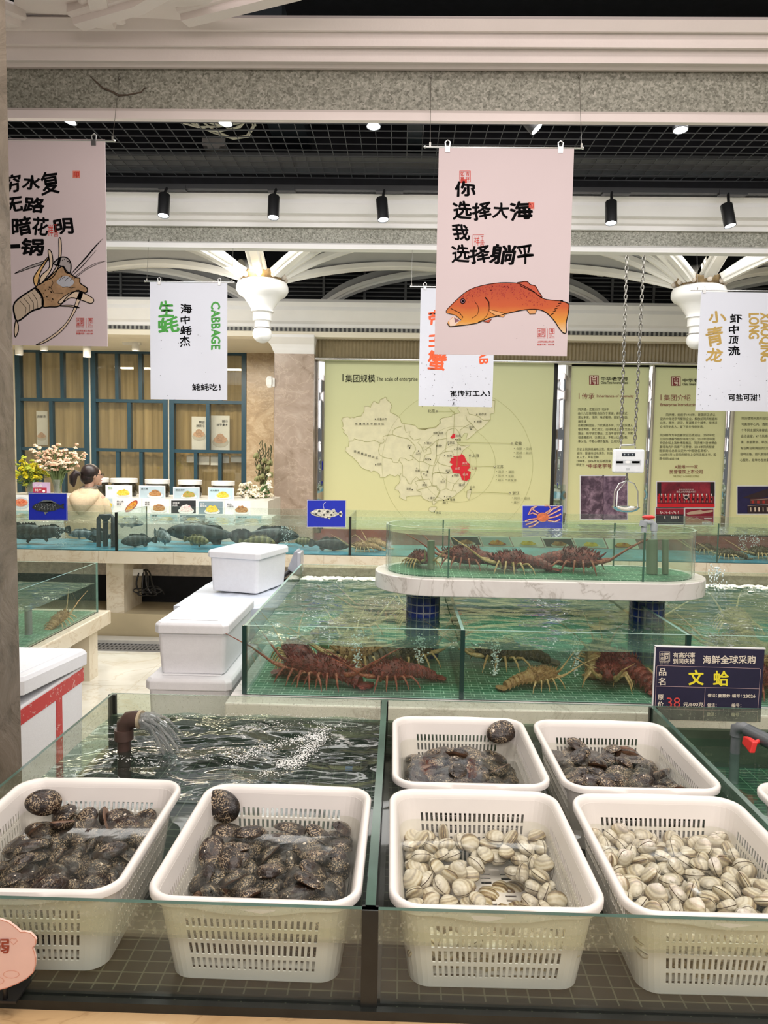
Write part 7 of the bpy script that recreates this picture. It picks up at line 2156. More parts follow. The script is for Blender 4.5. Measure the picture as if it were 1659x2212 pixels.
# grey pipe with red valve in the right tank
q = at_z(1584, 1690, zA)
root = thing('valve_pipe', (q.x, q.y, zA), 'grey pipe with a red valve handle in the right front tank', 'pipe')
zt = at(1584, 1566, q.y).z
B1 = Vector((q.x + .065, q.y - .235, zt))
m = MB(); m.tube([Vector((q.x, q.y, zA)), Vector((q.x, q.y, zt - .012)), Vector((q.x + .004, q.y - .006, zt - .002)), Vector((q.x + .01, q.y - .02, zt)), B1, B1 + Vector((.004, -.012, -.003)), B1 + Vector((.006, -.018, -.016)), Vector((B1.x + .006, B1.y - .018, zA))], .0125, 14)
for t in (.0, .16): 
    pass
m.tube([Vector((q.x, q.y, zt - .03)), Vector((q.x, q.y, zt - .01)), Vector((q.x + .012, q.y - .02, zt)), Vector((q.x + .016, q.y - .035, zt))], .0155, 14)
m.tube([B1 + Vector((-.008, .03, 0)), B1 + Vector((0, .0, 0)), B1 + Vector((.006, -.018, -.012)), B1 + Vector((.006, -.018, -.035))], .0155, 14)
m.build('pipe', PVC, root)
V = Vector((q.x, q.y, zt)).lerp(B1, .42)
m = MB(); m.tube([V + Vector((-.016, .055, 0)), V + Vector((.016, -.055, 0))], .0185, 14); m.build('valve_body', plain('dark_valve_grey', (.10, .115, .125), .35), root)
m = MB()
H = V + Vector((-.034, -.012, -.008))
m.loft([[H + Vector((a * .3 - .008 + dx, -a * .0 + b_, a)) for a, b_ in ((-.016, -.026), (-.012, 0), (-.010, .024), (.008, .030), (.012, .004), (.012, -.022))] for dx in (-.007, .007)], 0, sm=False)
m.tube([H, V], .006, 8); m.build('valve_handle', REDPL, root, bevel=.003)
SHELL_POSES = {
 'c3': '-102,128,45,-12,132,8,78 -59,153,45,-82,66,-84,82 121,158,45,-11,-9,26,86 69,140,44,-35,-36,40,87 39,159,44,-7,-2,-138,86 -90,156,41,-3,0,137,76 -104,74,39,42,27,157,87 122,112,39,103,10,104,76 135,-152,37,15,-40,-46,80 109,-142,36,-99,8,80,88 132,-118,36,-36,3,150,78 95,121,36,31,-23,138,88 -132,159,35,19,13,-62,82 -9,138,35,-122,13,19,87 134,-91,35,-33,70,22,80 -35,-157,35,32,5,-124,87 130,-36,34,-111,13,4,81 -68,-157,34,-4,22,-149,77 -72,-108,33,9,-175,-11,81 135,137,33,-27,-10,85,78 67,-156,32,144,22,-90,81 -76,52,32,-134,20,53,86 -120,-127,32,65,75,48,80 -54,27,32,-65,31,-11,77 -129,123,31,5,21,90,79 106,37,31,31,-177,-57,84 -53,129,31,47,51,154,80 76,86,31,12,-22,-126,80 78,47,31,96,-114,48,81 87,157,31,11,0,-88,80 53,-134,31,31,20,34,78 -35,-3,31,-25,4,136,88 -129,-56,30,-3,26,149,84 130,73,30,28,-14,-29,87 18,100,30,19,0,71,87 92,-86,30,-18,2,-51,77 -128,14,30,30,-38,21,88 57,109,30,16,3,29,77 -23,157,29,53,-12,74,81 25,-106,29,120,-6,-3,86 -13,-33,28,-29,-15,-141,76 -133,59,28,-1,3,-96,75 -69,5,28,25,-29,123,85 -40,45,28,66,12,-27,83 -35,-127,28,54,-9,13,85 106,-6,27,-33,64,130,83 -67,102,27,156,6,73,76 56,-96,24,-114,48,-49,82 27,154,24,-2,4,-19,81 -100,23,24,28,38,-154,86 -84,128,24,-33,45,22,75 -7,-158,23,12,-10,-146,78 -63,-78,23,39,28,5,83 -130,-13,22,-41,-44,-26,77 130,-59,22,27,-53,-153,77 37,34,22,-69,34,91,78 -98,-159,21,68,-154,-26,86 107,94,19,0,97,131,75 1,-75,19,0,-82,-101,75 -131,-155,19,-31,-53,6,80 -112,-100,19,80,-49,-48,76 65,-46,18,-51,-32,-47,81 -3,83,18,56,-28,148,86 -92,-30,18,-63,41,-156,74 -100,52,18,-22,-46,100,82 -70,155,18,44,-29,109,83 102,-45,18,17,-39,155,85 88,-133,17,-53,-180,18,88 95,-160,17,-21,47,76,76 22,-159,17,-40,-26,15,77 7,-127,17,-28,-21,177,86 132,105,17,50,-1,-79,84 -133,-110,16,53,-3,97,81 -97,156,16,54,25,-122,75 -93,-129,16,31,-14,-4,87 -87,74,16,15,29,-89,84 -41,155,15,34,-9,80,82 7,25,15,-16,162,-45,88 81,-19,15,15,-23,154,83 -45,116,15,35,0,-141,82 128,-158,14,15,30,115,75 30,70,14,154,-7,99,85 -36,-103,14,-9,3,147,88 42,122,14,-6,-9,162,88 67,72,14,7,7,162,87 -27,15,14,3,-9,48,87 82,111,13,12,3,-46,86 126,-111,13,-1,11,-148,85 126,-16,13,12,3,-75,86 95,27,13,12,3,119,85 -65,-154,13,6,-14,60,79 46,-16,13,0,11,-84,83 -17,55,13,11,0,-6,83 60,23,13,-9,3,111,82 104,64,13,-6,-9,-148,82 45,-66,13,-6,-9,-108,82 7,115,13,8,-9,110,83 -34,87,13,-10,-15,-66,76 -127,152,13,-6,-9,41,81 -74,-55,13,0,11,-26,81 42,-122,13,-6,-9,-109,81 -123,114,13,-9,3,61,80 87,-103,13,-9,3,54,80 -120,78,13,8,-9,87,80 -95,-82,13,10,5,-88,80 56,-157,13,-1,10,-14,79 -130,36,13,-7,5,-72,79 4,-10,13,180,-11,-62,79 -30,-68,13,0,11,-39,79 -90,-6,12,11,2,-38,78 116,-78,12,-6,-9,-103,77 -27,-28,12,-9,3,-71,77 -74,23,12,6,7,-15,76 -92,108,12,-6,-9,-91,77 -123,-34,12,0,11,117,77 91,144,12,-6,-9,21,76 -54,62,12,8,-9,18,76 -59,-23,12,-9,3,27,75 128,32,12,8,-8,-127,76 -34,-154,12,-8,-1,-103,75 55,154,12,-2,-9,6,75 3,151,12,12,3,52,76 84,-71,12,-9,3,-11,75 125,147,12,-6,-9,77,75 -125,-69,12,-7,-5,16,74 7,-49,12,172,9,31,75 -1,-99,12,-6,-9,-129,74 -70,-107,12,-9,3,121,74',
 'c4': '-91,-166,89,-24,-23,-130,83 -72,173,85,-83,-151,-27,78 134,-79,84,9,-9,-16,76 -33,-44,84,10,-36,151,81 66,38,84,61,-21,75,81 -118,-165,83,-19,-2,-114,77 106,-56,83,16,156,-46,82 -138,-28,82,72,-77,0,87 -21,-81,80,148,8,113,87 -118,58,80,-33,-3,113,76 140,-122,79,58,12,39,77 -61,-163,79,37,-18,-85,88 40,51,79,-8,-7,-118,85 -138,-102,78,-43,-15,-43,86 -143,44,78,-55,-56,53,81 -105,-26,78,-8,28,-151,86 -61,147,78,-29,2,177,76 -33,-4,78,14,-10,-179,85 -27,164,77,-5,10,132,86 48,-129,77,22,-167,-73,77 72,109,77,48,-12,-73,87 139,-151,77,-17,-27,-57,77 -62,12,77,9,-46,-20,76 -2,46,76,30,-16,89,80 -69,-42,76,55,6,-37,87 -35,105,76,112,0,11,86 140,-11,76,-14,-178,-63,75 -88,66,76,93,-27,27,85 139,-45,76,-22,-27,141,75 85,-146,75,-83,46,-101,86 -89,-83,75,-64,42,141,80 49,-31,74,-40,28,-25,86 -132,-7,74,67,-66,31,74 88,69,74,-51,39,37,87 122,171,74,63,30,166,74 26,-153,73,7,-24,-105,81 -12,-143,73,-63,-26,138,83 70,-15,72,132,32,-42,75 40,96,72,5,10,36,75 52,-101,72,66,-22,10,87 103,9,72,-19,59,-21,80 -87,-118,71,-68,139,60,83 104,132,71,96,2,163,88 17,-101,71,-51,11,98,77 -8,-170,71,65,-140,-17,75 -7,-29,71,113,57,81,85 -123,168,70,-1,-73,-90,86 125,38,70,-89,123,1,74 -88,162,69,48,-3,115,82 15,107,69,70,32,66,86 -143,-55,68,71,-48,-90,78 -95,8,68,-40,18,16,84 140,89,68,57,14,65,79 43,7,68,-5,13,152,88 -9,87,68,21,14,102,81 34,136,68,-37,-52,152,75 125,61,68,52,32,158,85 65,-80,68,102,0,-5,76 118,-132,67,49,22,38,80 -109,31,67,-7,62,91,78 27,164,67,21,29,-96,84 -130,-159,67,-3,22,-5,81 61,80,67,-131,70,-8,76 -140,113,66,-4,-16,-101,75 135,-105,66,30,56,-43,82 -70,-75,66,73,75,-80,83 91,163,66,-14,11,133,84 -93,-157,66,-1,2,-138,83 67,136,66,74,25,12,76 8,-53,66,-57,-43,-54,83 -42,-29,65,-1,-12,169,85 91,101,65,27,-1,-88,75 -140,-124,65,-13,-7,-103,75 135,117,65,-4,49,-45,81 106,-77,65,-41,-52,29,80 -122,-70,65,8,-17,-112,85 103,-25,65,-7,2,-57,88 42,-56,65,34,-10,-142,81 58,-161,65,-16,5,-89,84 23,73,65,154,27,-24,85 -114,125,64,115,-55,86,84 -48,-66,64,49,46,-122,78 78,-52,64,-13,-12,53,86 -87,-21,64,28,-5,-15,74 102,-169,64,65,-14,-2,76 100,-115,63,-12,28,-75,76 -77,42,63,11,0,-120,88 129,146,63,-36,10,-173,81 136,-78,63,10,23,-69,81 -9,-84,63,24,30,-130,75 -17,21,63,-8,16,129,83 -116,94,63,113,2,23,75 134,14,62,-4,-3,-177,81 -37,-163,62,14,17,58,83 24,-29,62,-18,-10,-50,82 1,-129,62,-40,-29,119,85 -60,75,62,-32,-23,-9,78 -60,163,61,22,-10,-51,78 -37,134,61,5,5,77,82 -46,49,61,26,17,-113,76 66,50,61,6,-1,85,78 -23,-55,61,-35,-22,-25,75 80,13,61,30,18,19,88 -64,104,60,91,-58,59,79 96,46,60,-10,12,-101,75 -137,10,60,-5,49,-103,79 -51,15,60,20,23,-108,76 -13,162,60,41,-14,-84,77 27,41,60,24,1,176,86 -111,-104,60,3,-15,9,86 -14,57,59,-10,-3,154,84 13,2,59,89,58,88,74 -135,144,59,-42,1,-149,81 136,-35,58,-38,1,-136,77 -74,132,58,37,-46,153,78 117,92,58,-13,-7,-69,77 30,-125,58,-20,-34,61,82 -7,122,58,-54,8,11,76 135,-161,57,3,16,147,84 31,-85,57,-53,6,165,88 -105,147,56,-56,0,114,75 -71,-140,56,74,-34,-20,76 -30,-131,55,49,-33,64,75 -113,58,55,-12,-36,128,83 -97,-48,54,47,37,-154,78 -31,-101,53,-108,51,-79,86 64,160,52,24,-123,6,86 -113,-19,52,-61,11,-92,83 -37,95,51,-76,23,-4,78 -69,-100,51,64,171,10,79 18,-161,51,36,41,67,84 -138,36,51,-18,63,165,78 57,115,51,-42,23,-28,86 77,-93,51,-42,14,43,86 -93,86,50,63,0,-171,87 106,-148,49,-43,28,-64,79 -17,-11,49,105,12,-108,78 -111,-142,49,47,18,-41,81 -137,-23,48,31,29,52,80 137,43,48,-17,-41,77,75 40,90,48,32,27,-39,79 62,-5,48,35,17,127,84 133,162,48,35,20,-54,84 -67,-48,48,12,26,-73,87 82,-124,47,0,21,74,88 87,128,46,33,-17,-156,79 -133,-86,46,-13,-20,160,82 112,-100,46,0,13,-124,87 126,-14,46,-9,3,-107,88 0,-106,46,-9,3,-146,87 50,-148,46,-8,-2,-156,87 -48,-19,46,-1,10,-71,87 -93,-78,46,0,11,93,87 112,21,45,-5,7,-105,86 -134,-160,45,15,-16,155,80 -2,99,45,-1,-9,-39,85 -135,111,45,-7,-11,-110,83 -41,159,45,-6,-9,59,85 127,-64,45,-6,-9,163,84 -84,-162,45,16,-18,-114,78 88,61,45,12,3,-4,84 3,152,45,12,3,-151,84 52,-69,45,-6,-9,97,83 98,160,45,-9,4,153,83 33,20,45,8,-9,-112,83 91,-24,45,-8,0,-105,82 -89,119,45,12,3,112,83 134,74,45,0,18,-164,78 -39,67,45,-6,-7,122,82 11,66,45,-8,0,-145,82 -83,21,45,9,5,-89,80 3,-72,45,12,3,30,81 -52,-123,45,8,-9,71,80 91,97,45,-9,1,138,79 -10,-160,45,-6,-9,-125,80 -129,75,45,14,4,40,79 -116,17,45,12,3,-90,80 -86,160,45,8,-9,38,80 -80,59,45,8,-9,44,80 50,60,45,-9,1,-119,79 47,-32,45,8,-7,-151,79 37,151,44,0,11,-87,79 86,-61,44,-6,-9,6,79 133,-130,44,12,4,-118,79 123,118,44,5,8,-52,78 -134,-121,44,16,4,50,76 -83,-17,44,4,9,-140,77 84,-160,44,14,4,98,77 -6,23,44,12,3,-106,78 28,118,44,-6,-9,92,77 -95,-118,44,0,11,121,77 -49,-160,44,8,-9,151,77 70,26,44,10,5,31,76 -129,-56,44,12,3,5,77 -32,-67,44,8,-9,-158,76 45,-115,44,12,3,-39,76 4,-30,44,6,7,-62,75 -46,121,44,-9,3,-17,75 -133,163,44,-6,-9,163,74 -41,26,44,-6,-8,109,74',
 'a1': '-70,148,92,-23,8,124,99 -54,106,91,171,21,74,81 29,-106,87,56,-1,53,90 47,161,86,20,4,29,85 -17,132,85,-12,-35,102,87 76,28,83,2,0,-153,94 69,121,83,-20,-6,158,94 20,142,82,111,10,-70,89 -63,-74,81,4,-24,-40,79 -81,40,81,-18,4,53,100 95,153,80,-13,20,-125,91 -77,-23,80,11,19,-147,91 0,84,79,-20,-9,71,83 20,-13,78,7,-4,130,85 -134,47,78,19,0,-104,84 -61,159,77,18,-20,-46,80 73,-20,77,-18,-14,-111,86 3,-96,77,-13,25,-128,97 1,-153,75,9,-32,134,96 -41,-129,75,32,-6,164,93 132,91,74,25,-15,101,93 -80,-152,74,40,-13,-66,92 128,-96,74,-20,2,-27,80 -88,103,72,-14,-11,-51,98 -3,-46,71,-43,12,174,95 -17,156,71,-14,13,-29,90 -127,-23,70,0,28,136,92 86,-73,70,-32,2,-71,92 -125,-109,69,-45,-18,142,97 -90,-100,68,37,11,-66,81 128,36,67,-31,-18,-71,99 125,-157,67,21,30,17,90 -42,-158,67,-6,4,14,90 -131,112,67,-30,45,114,96 58,-125,66,-26,11,108,84 -1,32,66,25,11,-111,97 50,76,65,3,-57,82,88 -36,81,64,54,8,69,100 -29,23,64,0,57,-175,83 -70,33,64,-10,13,75,95 -132,-74,64,-14,-2,104,83 45,-153,64,-68,-20,118,90 117,125,64,65,-12,24,98 98,-133,63,-8,4,-57,88 53,-68,63,-12,4,-26,89 -63,-24,63,-8,1,97,91 78,29,63,1,-6,150,91 55,-15,63,2,7,100,83 58,156,63,-2,5,-166,93 6,82,62,8,20,-121,80 -109,153,61,-24,-22,-35,96 12,-89,61,13,12,-38,78 13,-16,61,-4,-11,-107,84 -38,-75,61,-30,-31,-93,96 -41,142,60,-15,-9,-92,100 122,156,60,-4,-10,-161,87 131,-2,59,-44,8,-66,90 -126,-150,59,-3,35,-113,93 49,107,59,7,0,-168,99 -122,47,58,14,18,122,96 112,-20,58,38,22,82,86 135,-55,56,147,16,92,80 133,-105,55,37,17,68,78 -79,-79,55,22,-16,-60,102 122,87,53,29,15,-22,87 -86,88,52,-25,0,74,95 -122,-39,52,-19,9,127,100 -118,105,51,28,0,-118,87 -36,-21,50,-7,16,152,92 95,-30,50,-23,7,-71,83 -4,-157,50,-25,0,167,82 -75,-146,49,5,-13,39,92 65,-136,47,-4,-10,-2,91 -46,-103,46,3,-3,-46,101 108,-100,46,5,1,80,94 -69,141,46,0,3,-13,96 10,150,46,3,-3,-25,95 58,-86,46,0,3,27,94 -126,24,46,0,5,111,89 8,33,46,4,1,-91,92 59,-29,46,-3,-3,-124,91 -124,-96,45,4,1,-56,89 -54,83,45,-1,-3,77,89 113,37,45,-4,1,-101,88 -71,25,45,-4,1,71,87 67,30,45,-1,-3,-74,86 -91,-23,45,3,-2,-34,85 6,96,45,2,3,-79,84 113,-155,45,-3,-3,4,84 4,-29,45,0,3,60,84 7,-81,45,-4,1,-131,83 8,-128,45,3,-3,16,82 66,153,45,3,-1,47,82 71,91,45,0,3,98,79 111,149,45,4,1,91,78',
 'a2': '-80,-2,94,12,12,-67,83 -126,19,92,-7,33,-72,93 75,-54,87,-31,8,-25,90 -151,41,87,-71,11,-95,86 -70,108,85,19,0,-171,101 -26,-97,84,-30,33,94,89 -86,50,83,-23,-11,1,100 3,-158,82,-4,23,-164,88 -131,86,82,-14,-30,98,95 134,24,82,-3,3,-77,87 -2,-18,82,-5,20,91,101 55,-162,81,39,-2,1,91 -139,-153,80,-67,16,101,89 -75,11,79,-4,16,-161,88 -137,-35,79,48,7,-89,83 136,155,79,-31,-19,-93,81 77,42,78,20,-5,-179,94 120,-145,77,-12,2,70,101 53,-76,77,10,-1,-163,99 76,117,77,-13,31,3,100 -93,-134,76,-87,-15,-73,95 9,158,76,20,-17,-169,97 80,-9,76,-5,34,-2,92 129,84,76,-2,-20,-90,100 -5,107,74,20,-17,-154,97 -68,-31,72,40,2,-136,90 57,80,71,-31,-15,-176,92 -88,-82,71,-35,7,-58,95 -52,-159,70,-14,24,-169,89 -115,-31,69,1,-25,6,98 -49,-50,69,21,17,-139,88 -62,-113,69,55,2,63,80 -120,-145,69,-10,-47,16,99 0,-94,69,31,-20,-53,98 44,-18,68,16,1,-91,99 -119,153,66,-3,9,16,102 -8,-38,65,0,11,175,97 -55,92,65,21,1,80,94 -26,-119,64,32,38,-130,88 -21,69,64,-51,-3,67,87 -115,95,64,-54,-12,76,79 -63,22,63,-11,-1,152,97 126,27,62,15,-9,67,98 4,-152,62,11,-11,-42,95 -58,150,62,-3,-7,124,89 61,111,62,3,-10,131,89 70,34,61,3,12,95,83 34,37,61,49,-37,109,81 128,156,61,4,-37,-140,84 60,-157,61,-29,40,-127,83 -137,108,60,-126,26,58,82 18,78,60,-9,-3,-129,98 130,-53,60,-21,-42,145,78 74,-128,59,-42,26,-113,87 -126,35,59,-24,25,117,99 -132,-101,59,122,-1,127,82 120,-96,59,26,24,25,101 90,-75,58,-15,-14,-109,95 40,-122,57,-14,-29,136,94 10,27,57,-13,-34,174,83 -98,-66,56,-13,-177,42,101 134,-151,56,-44,-5,-90,80 28,-71,56,-9,-10,-93,101 2,155,55,30,-10,-171,100 -100,83,54,-34,15,111,81 66,156,54,33,-3,175,91 128,-29,54,-11,22,-107,92 108,-150,54,-17,-19,-116,92 130,84,53,28,17,61,82 -104,-14,53,1,21,-81,91 124,136,51,-25,0,-43,89 58,-23,50,-17,6,128,97 -56,-155,49,-20,-3,158,83 -11,34,48,5,-13,103,84 -46,-81,48,1,-12,124,87 -12,125,46,0,6,26,97 -70,98,46,2,2,-116,102 -55,-26,46,4,1,-64,98 -3,-26,46,2,-3,87,96 -105,28,46,-3,-3,77,95 -56,37,46,0,3,-76,93 102,112,45,-4,1,-39,90 -114,153,45,-3,-3,-18,89 69,-90,45,0,3,63,89 47,118,45,0,3,-31,86 -109,-149,45,-4,1,120,86 120,36,45,-4,1,-142,86 -77,-115,45,0,3,-64,84 98,-13,45,3,-3,30,82 2,-89,45,2,2,93,82 60,72,45,-2,2,-166,81 71,26,45,0,2,62,81 -55,157,45,0,3,-14,81 -1,79,45,3,-1,36,81 11,-156,45,0,3,160,79',
 'a5': '-14,-17,105,-14,-1,-98,88 -17,-83,98,-4,-1,-154,105 -76,-154,94,-148,28,-57,104 -10,104,93,39,20,139,105 40,-86,92,-46,23,73,109 7,-131,89,19,-31,-165,104 36,-6,88,-40,-9,102,107 -72,115,88,9,31,136,87 0,67,87,0,17,34,110 -26,16,87,9,-10,-162,110 -111,-20,85,-10,15,-48,105 -54,-37,85,-26,3,125,99 74,-96,82,-2,-12,-122,110 25,138,82,12,-7,-35,101 -51,90,80,4,-11,-117,109 -125,-81,80,-15,8,54,104 2,-46,80,-22,20,-57,101 70,86,78,0,13,1,98 -22,-146,77,17,2,-170,99 96,50,77,143,8,55,106 -26,-90,76,7,-3,-89,97 -36,155,76,21,-1,34,102 -76,-79,76,-8,-19,-29,85 -78,-123,75,-4,5,-176,92 77,-23,75,-30,-8,-104,105 -28,-23,74,0,3,-100,94 -80,12,74,-7,-19,68,86 -133,23,74,29,7,-76,90 134,-100,74,-38,4,-90,90 97,145,71,-9,-30,-161,103 48,31,70,-27,27,-39,94 -95,67,70,-15,163,-87,96 30,34,69,28,-164,-58,90 -127,-148,67,23,21,-48,89 -22,52,66,-34,5,173,93 65,147,66,-26,8,-63,102 35,-155,65,-9,-20,-159,96 -108,103,65,21,-11,-117,103 -113,152,63,-10,-17,-47,91 -121,-25,62,-21,0,3,94 60,-101,62,-14,8,-62,106 -6,89,61,-2,-10,61,108 127,-28,61,4,-11,-102,101 -126,-113,61,-7,-9,106,101 -69,26,60,7,10,-100,90 54,-31,59,-3,-3,-104,108 24,143,58,3,-3,160,107 54,86,58,4,1,40,107 2,-92,58,-4,1,-1,106 125,34,58,-6,-2,52,96 113,-91,58,4,1,88,103 -70,-97,58,0,3,-172,102 -70,-153,58,-3,-3,4,99 -64,-37,58,3,-2,81,99 -5,-150,58,3,-3,-131,97 -9,7,58,2,2,-160,97 123,96,58,3,-1,-43,94 -58,99,58,-4,1,90,94 -53,156,58,1,3,-10,92 -4,-41,57,-4,0,4,88 -118,25,57,-4,1,126,87 -117,-61,57,-1,1,31,85',
 'a6': '-33,-54,95,10,1,20,93 -56,151,93,-13,18,-44,100 -133,-64,92,-14,26,133,87 -73,93,91,9,22,-157,101 -35,48,89,4,32,78,94 44,-34,86,-25,16,178,87 -13,-152,86,-91,49,-102,102 26,147,85,21,-21,-97,100 41,65,85,29,21,76,85 -66,-41,83,-26,-13,-169,101 67,-76,82,25,-16,-152,108 -50,21,82,7,10,113,100 -4,95,82,-24,16,124,94 -126,-18,81,4,27,-177,94 75,97,81,8,-9,174,89 -9,-31,80,4,9,-74,93 123,-155,80,-46,18,-148,107 81,46,79,-12,-6,-98,90 9,21,77,23,-9,9,103 -76,151,77,1,-10,-130,101 -46,-88,77,15,11,51,90 8,-93,76,-6,-11,131,108 26,-149,74,-5,-16,96,95 74,133,72,-64,10,-22,106 -95,17,72,-32,36,129,107 69,164,72,-103,17,-27,94 -109,-96,72,-61,-12,72,107 -125,151,71,18,-5,151,90 -55,102,71,7,10,75,101 124,-50,71,-40,-33,-38,101 62,-19,71,14,-11,77,100 -131,-83,70,-63,-12,65,99 61,-107,70,20,-3,-60,90 37,83,70,-157,26,74,101 -21,156,69,4,-4,46,88 -127,28,68,-5,-43,-3,89 121,47,68,144,-2,25,103 -102,-149,67,-8,-34,2,99 -56,-155,67,-31,22,-178,106 -88,-99,66,55,11,-94,89 40,120,66,20,-25,-175,110 -127,85,66,37,-14,-65,105 33,-33,65,167,19,-59,97 125,-2,64,-2,25,97,108 132,-85,64,-45,11,-64,86 -69,-27,63,-32,-7,-140,107 130,-137,63,15,-27,100,89 107,-89,62,34,14,77,89 46,36,62,6,26,147,94 76,-158,62,35,-1,-1,93 -124,-30,61,12,25,-149,88 126,100,60,25,12,70,97 -8,41,60,2,-17,51,109 -33,-131,60,-25,7,-149,96 -24,-44,59,-7,-20,89,86 -98,81,58,-16,-8,83,105 86,84,58,-18,-3,-122,105 -67,26,57,5,-13,-9,104 -56,-90,56,3,-9,114,110 74,-81,53,-1,-3,91,106 10,-87,53,0,3,-158,106 -5,94,53,-4,1,-122,106 -66,152,53,0,3,-14,105 67,12,53,3,-3,-109,101 -124,139,53,-4,1,-45,95 20,-146,53,-1,-3,98,93 99,-134,52,4,1,19,88 121,156,52,-3,-3,15,88 -7,-15,52,4,1,-7,88 -97,-24,52,0,3,-112,87 -62,96,52,1,-2,-56,87 1,153,52,-4,1,148,87',
}
# ------------------------------------------------------------------ the white shell baskets
BW, BL, BH = .375, .43, .153
def rrect(hx, hy, r, ns_x, ns_y, nc=6):
    """rounded rectangle sampled so that straight sides have fixed step counts; returns points and side tags"""
    pts = []; tg = []
    cor = [(hx - r, -hy + r, -90), (hx - r, hy - r, 0), (-hx + r, hy - r, 90), (-hx + r, -hy + r, 180)]
    # start at front left going right along the front
    def side(a, b, n, name):
        for i in range(n): pts.append((a[0] + (b[0] - a[0]) * i / n, a[1] + (b[1] - a[1]) * i / n)); tg.append((name, i, n))
    def corner(c):
        for i in range(nc): 
            q = R(c[2] + 90 * i / nc); pts.append((c[0] + r * math.cos(q), c[1] + r * math.sin(q))); tg.append(('c', i, nc))
    side((-hx + r, -hy), (hx - r, -hy), ns_x, 'x'); corner(cor[0]); side((hx, -hy + r), (hx, hy - r), ns_y, 'y'); corner(cor[1])
    side((hx - r, hy), (-hx + r, hy), ns_x, 'x'); corner(cor[2]); side((-hx, hy - r), (-hx, -hy + r), ns_y, 'y'); corner(cor[3])
    return pts, tg
NSX, NSY = 2 * 21 + 5, 2 * 27 + 5
def basket_meshes():
    rows = [0.0, .004, .022, .041, .046, .064, .069, .087, .092, .110, .153 - .014]
    slots = {2, 4, 6, 8}        # between rows[i] and rows[i+1]
    rows = [0.0, .004, .022, .042, .048, .068, .074, .090, .096, .112, .139]
    body = MB()
    loops = []
    for z in rows:
        t = z / BH
        hx = .1465 + (.1715 - .1465) * t; hy = .1735 + (.199 - .1735) * t; r = .034 + .008 * t
        if z == 0: hx -= .004; hy -= .004
        p, tg = rrect(hx, hy, r, NSX, NSY)
        loops.append([Vector((x, y, z)) for x, y in p])
    n = len(tg); body.v = [tuple(p) for L in loops for p in L]
    for i in range(len(rows) - 1):
        for j in range(n):
            k = (j + 1) % n
            nm, a, cnt = tg[j]
            if i in slots and nm in 'xy' and 2 <= a < cnt - 2 and a % 2 == 0: continue
            body.face((i * n + j, i * n + k, (i + 1) * n + k, (i + 1) * n + j), 0)
    # base with rows of slots
    base = MB()
    hx, hy = .1425, .1695
    xs = [-hx + 2 * hx * i / 13 for i in range(14)]; ys = [-hy]; y = -hy + .016
    while y < hy - .02: ys += [y, y + .007]; y += .0145
    ys.append(hy)
    for i in range(13):
        for j in range(len(ys) - 1):
            if j % 2 == 1 and i % 2 == 1 and 0 < i < 12: continue
            cx, cy = (xs[i] + xs[i + 1]) / 2, (ys[j] + ys[j + 1]) / 2
            if abs(cx) > hx - .022 and abs(cy) > hy - .022: continue
            base.poly([(xs[i], ys[j], .022), (xs[i + 1], ys[j], .022), (xs[i + 1], ys[j + 1], .022), (xs[i], ys[j + 1], .022)])
    # rolled rim
    rim = MB(); L = []
    for dz, ex in ((.137 - BH, .0005), (-.007, .0005), (-.002, .004), (0, .008), (-.001, .013), (-.005, .0165), (-.014, .0175), (-.015, .0155), (-.007, .0125), (-.006, .004), (-.012, .0025), (.137 - BH, .0022)):
        t = 1 + dz / BH
        hx = .1465 + .025 * t; hy = .1735 + .0255 * t; r = .034 + .008 * t
        p, tg2 = rrect(hx + ex - .0025, hy + ex - .0025, r + ex - .0025 if r + ex > .01 else .01, 12, 14, 8)
        # hand grips: the rim swells a little in the middle of each short side
        q = []
        for (x, y), (nm, a, cnt) in zip(p, tg2):
            z = BH + dz
            if nm == 'x' and ex > .006:
                s = math.exp(-((x / .075) ** 4)); y += math.copysign(.004 * s, y)
                if dz < -.004: z -= .006 * s
            q.append(Vector((x, y, z)))
        L.append(q)
    rim.loft(L + [L[0]], 0, False, False)
    return body, base, rim
_b = basket_meshes()
BPROTO = None
def basket(lab, x, y, rz=0):
    global BPROTO
    if BPROTO is None:
        root = thing('shell_basket', (0, 0, 0), lab, 'basket', 'white plastic shell baskets')
        _b[0].build('slotted_wall', PLASTIC, root, local=True, solid=.0022)
        _b[1].build('slotted_base', PLASTIC, root, local=True, solid=.002)
        _b[2].build('rim', PLASTIC, root, local=True, smooth=1.0)
        BPROTO = snapshot(root); o = root
    else:
        o = dup(BPROTO)
    o['label'] = lab; o.location = (x, y, zA + .0015); o.rotation_euler.z = R(rz); o.scale = (.965, 1.0, 1.085)
    return o
BK = {'a1': (-.632, 1.350), 'a2': (-.229, 1.342), 'c3': (.168, 1.342), 'c4': (.550, 1.342), 'a5': (.168, 1.788), 'a6': (.548, 1.788)}
basket('white slotted basket of dark abalone at the left edge, cut by the frame', *BK['a1'], 1.0)
basket('white slotted basket of dark abalone, second from the left at the front', *BK['a2'], -.5)
basket('white slotted basket of pale clams with a bare patch in the middle', *BK['c3'], .8)
basket('white slotted basket brimful of pale clams at the right front', *BK['c4'], .5)
basket('white slotted basket of dark shells behind the half empty clams', *BK['a5'], .6)
basket('white slotted basket of brown shells behind the full clams', *BK['a6'], .6)
basket('white slotted basket at the right edge below the grey valve pipe', .970, 1.42, 0)

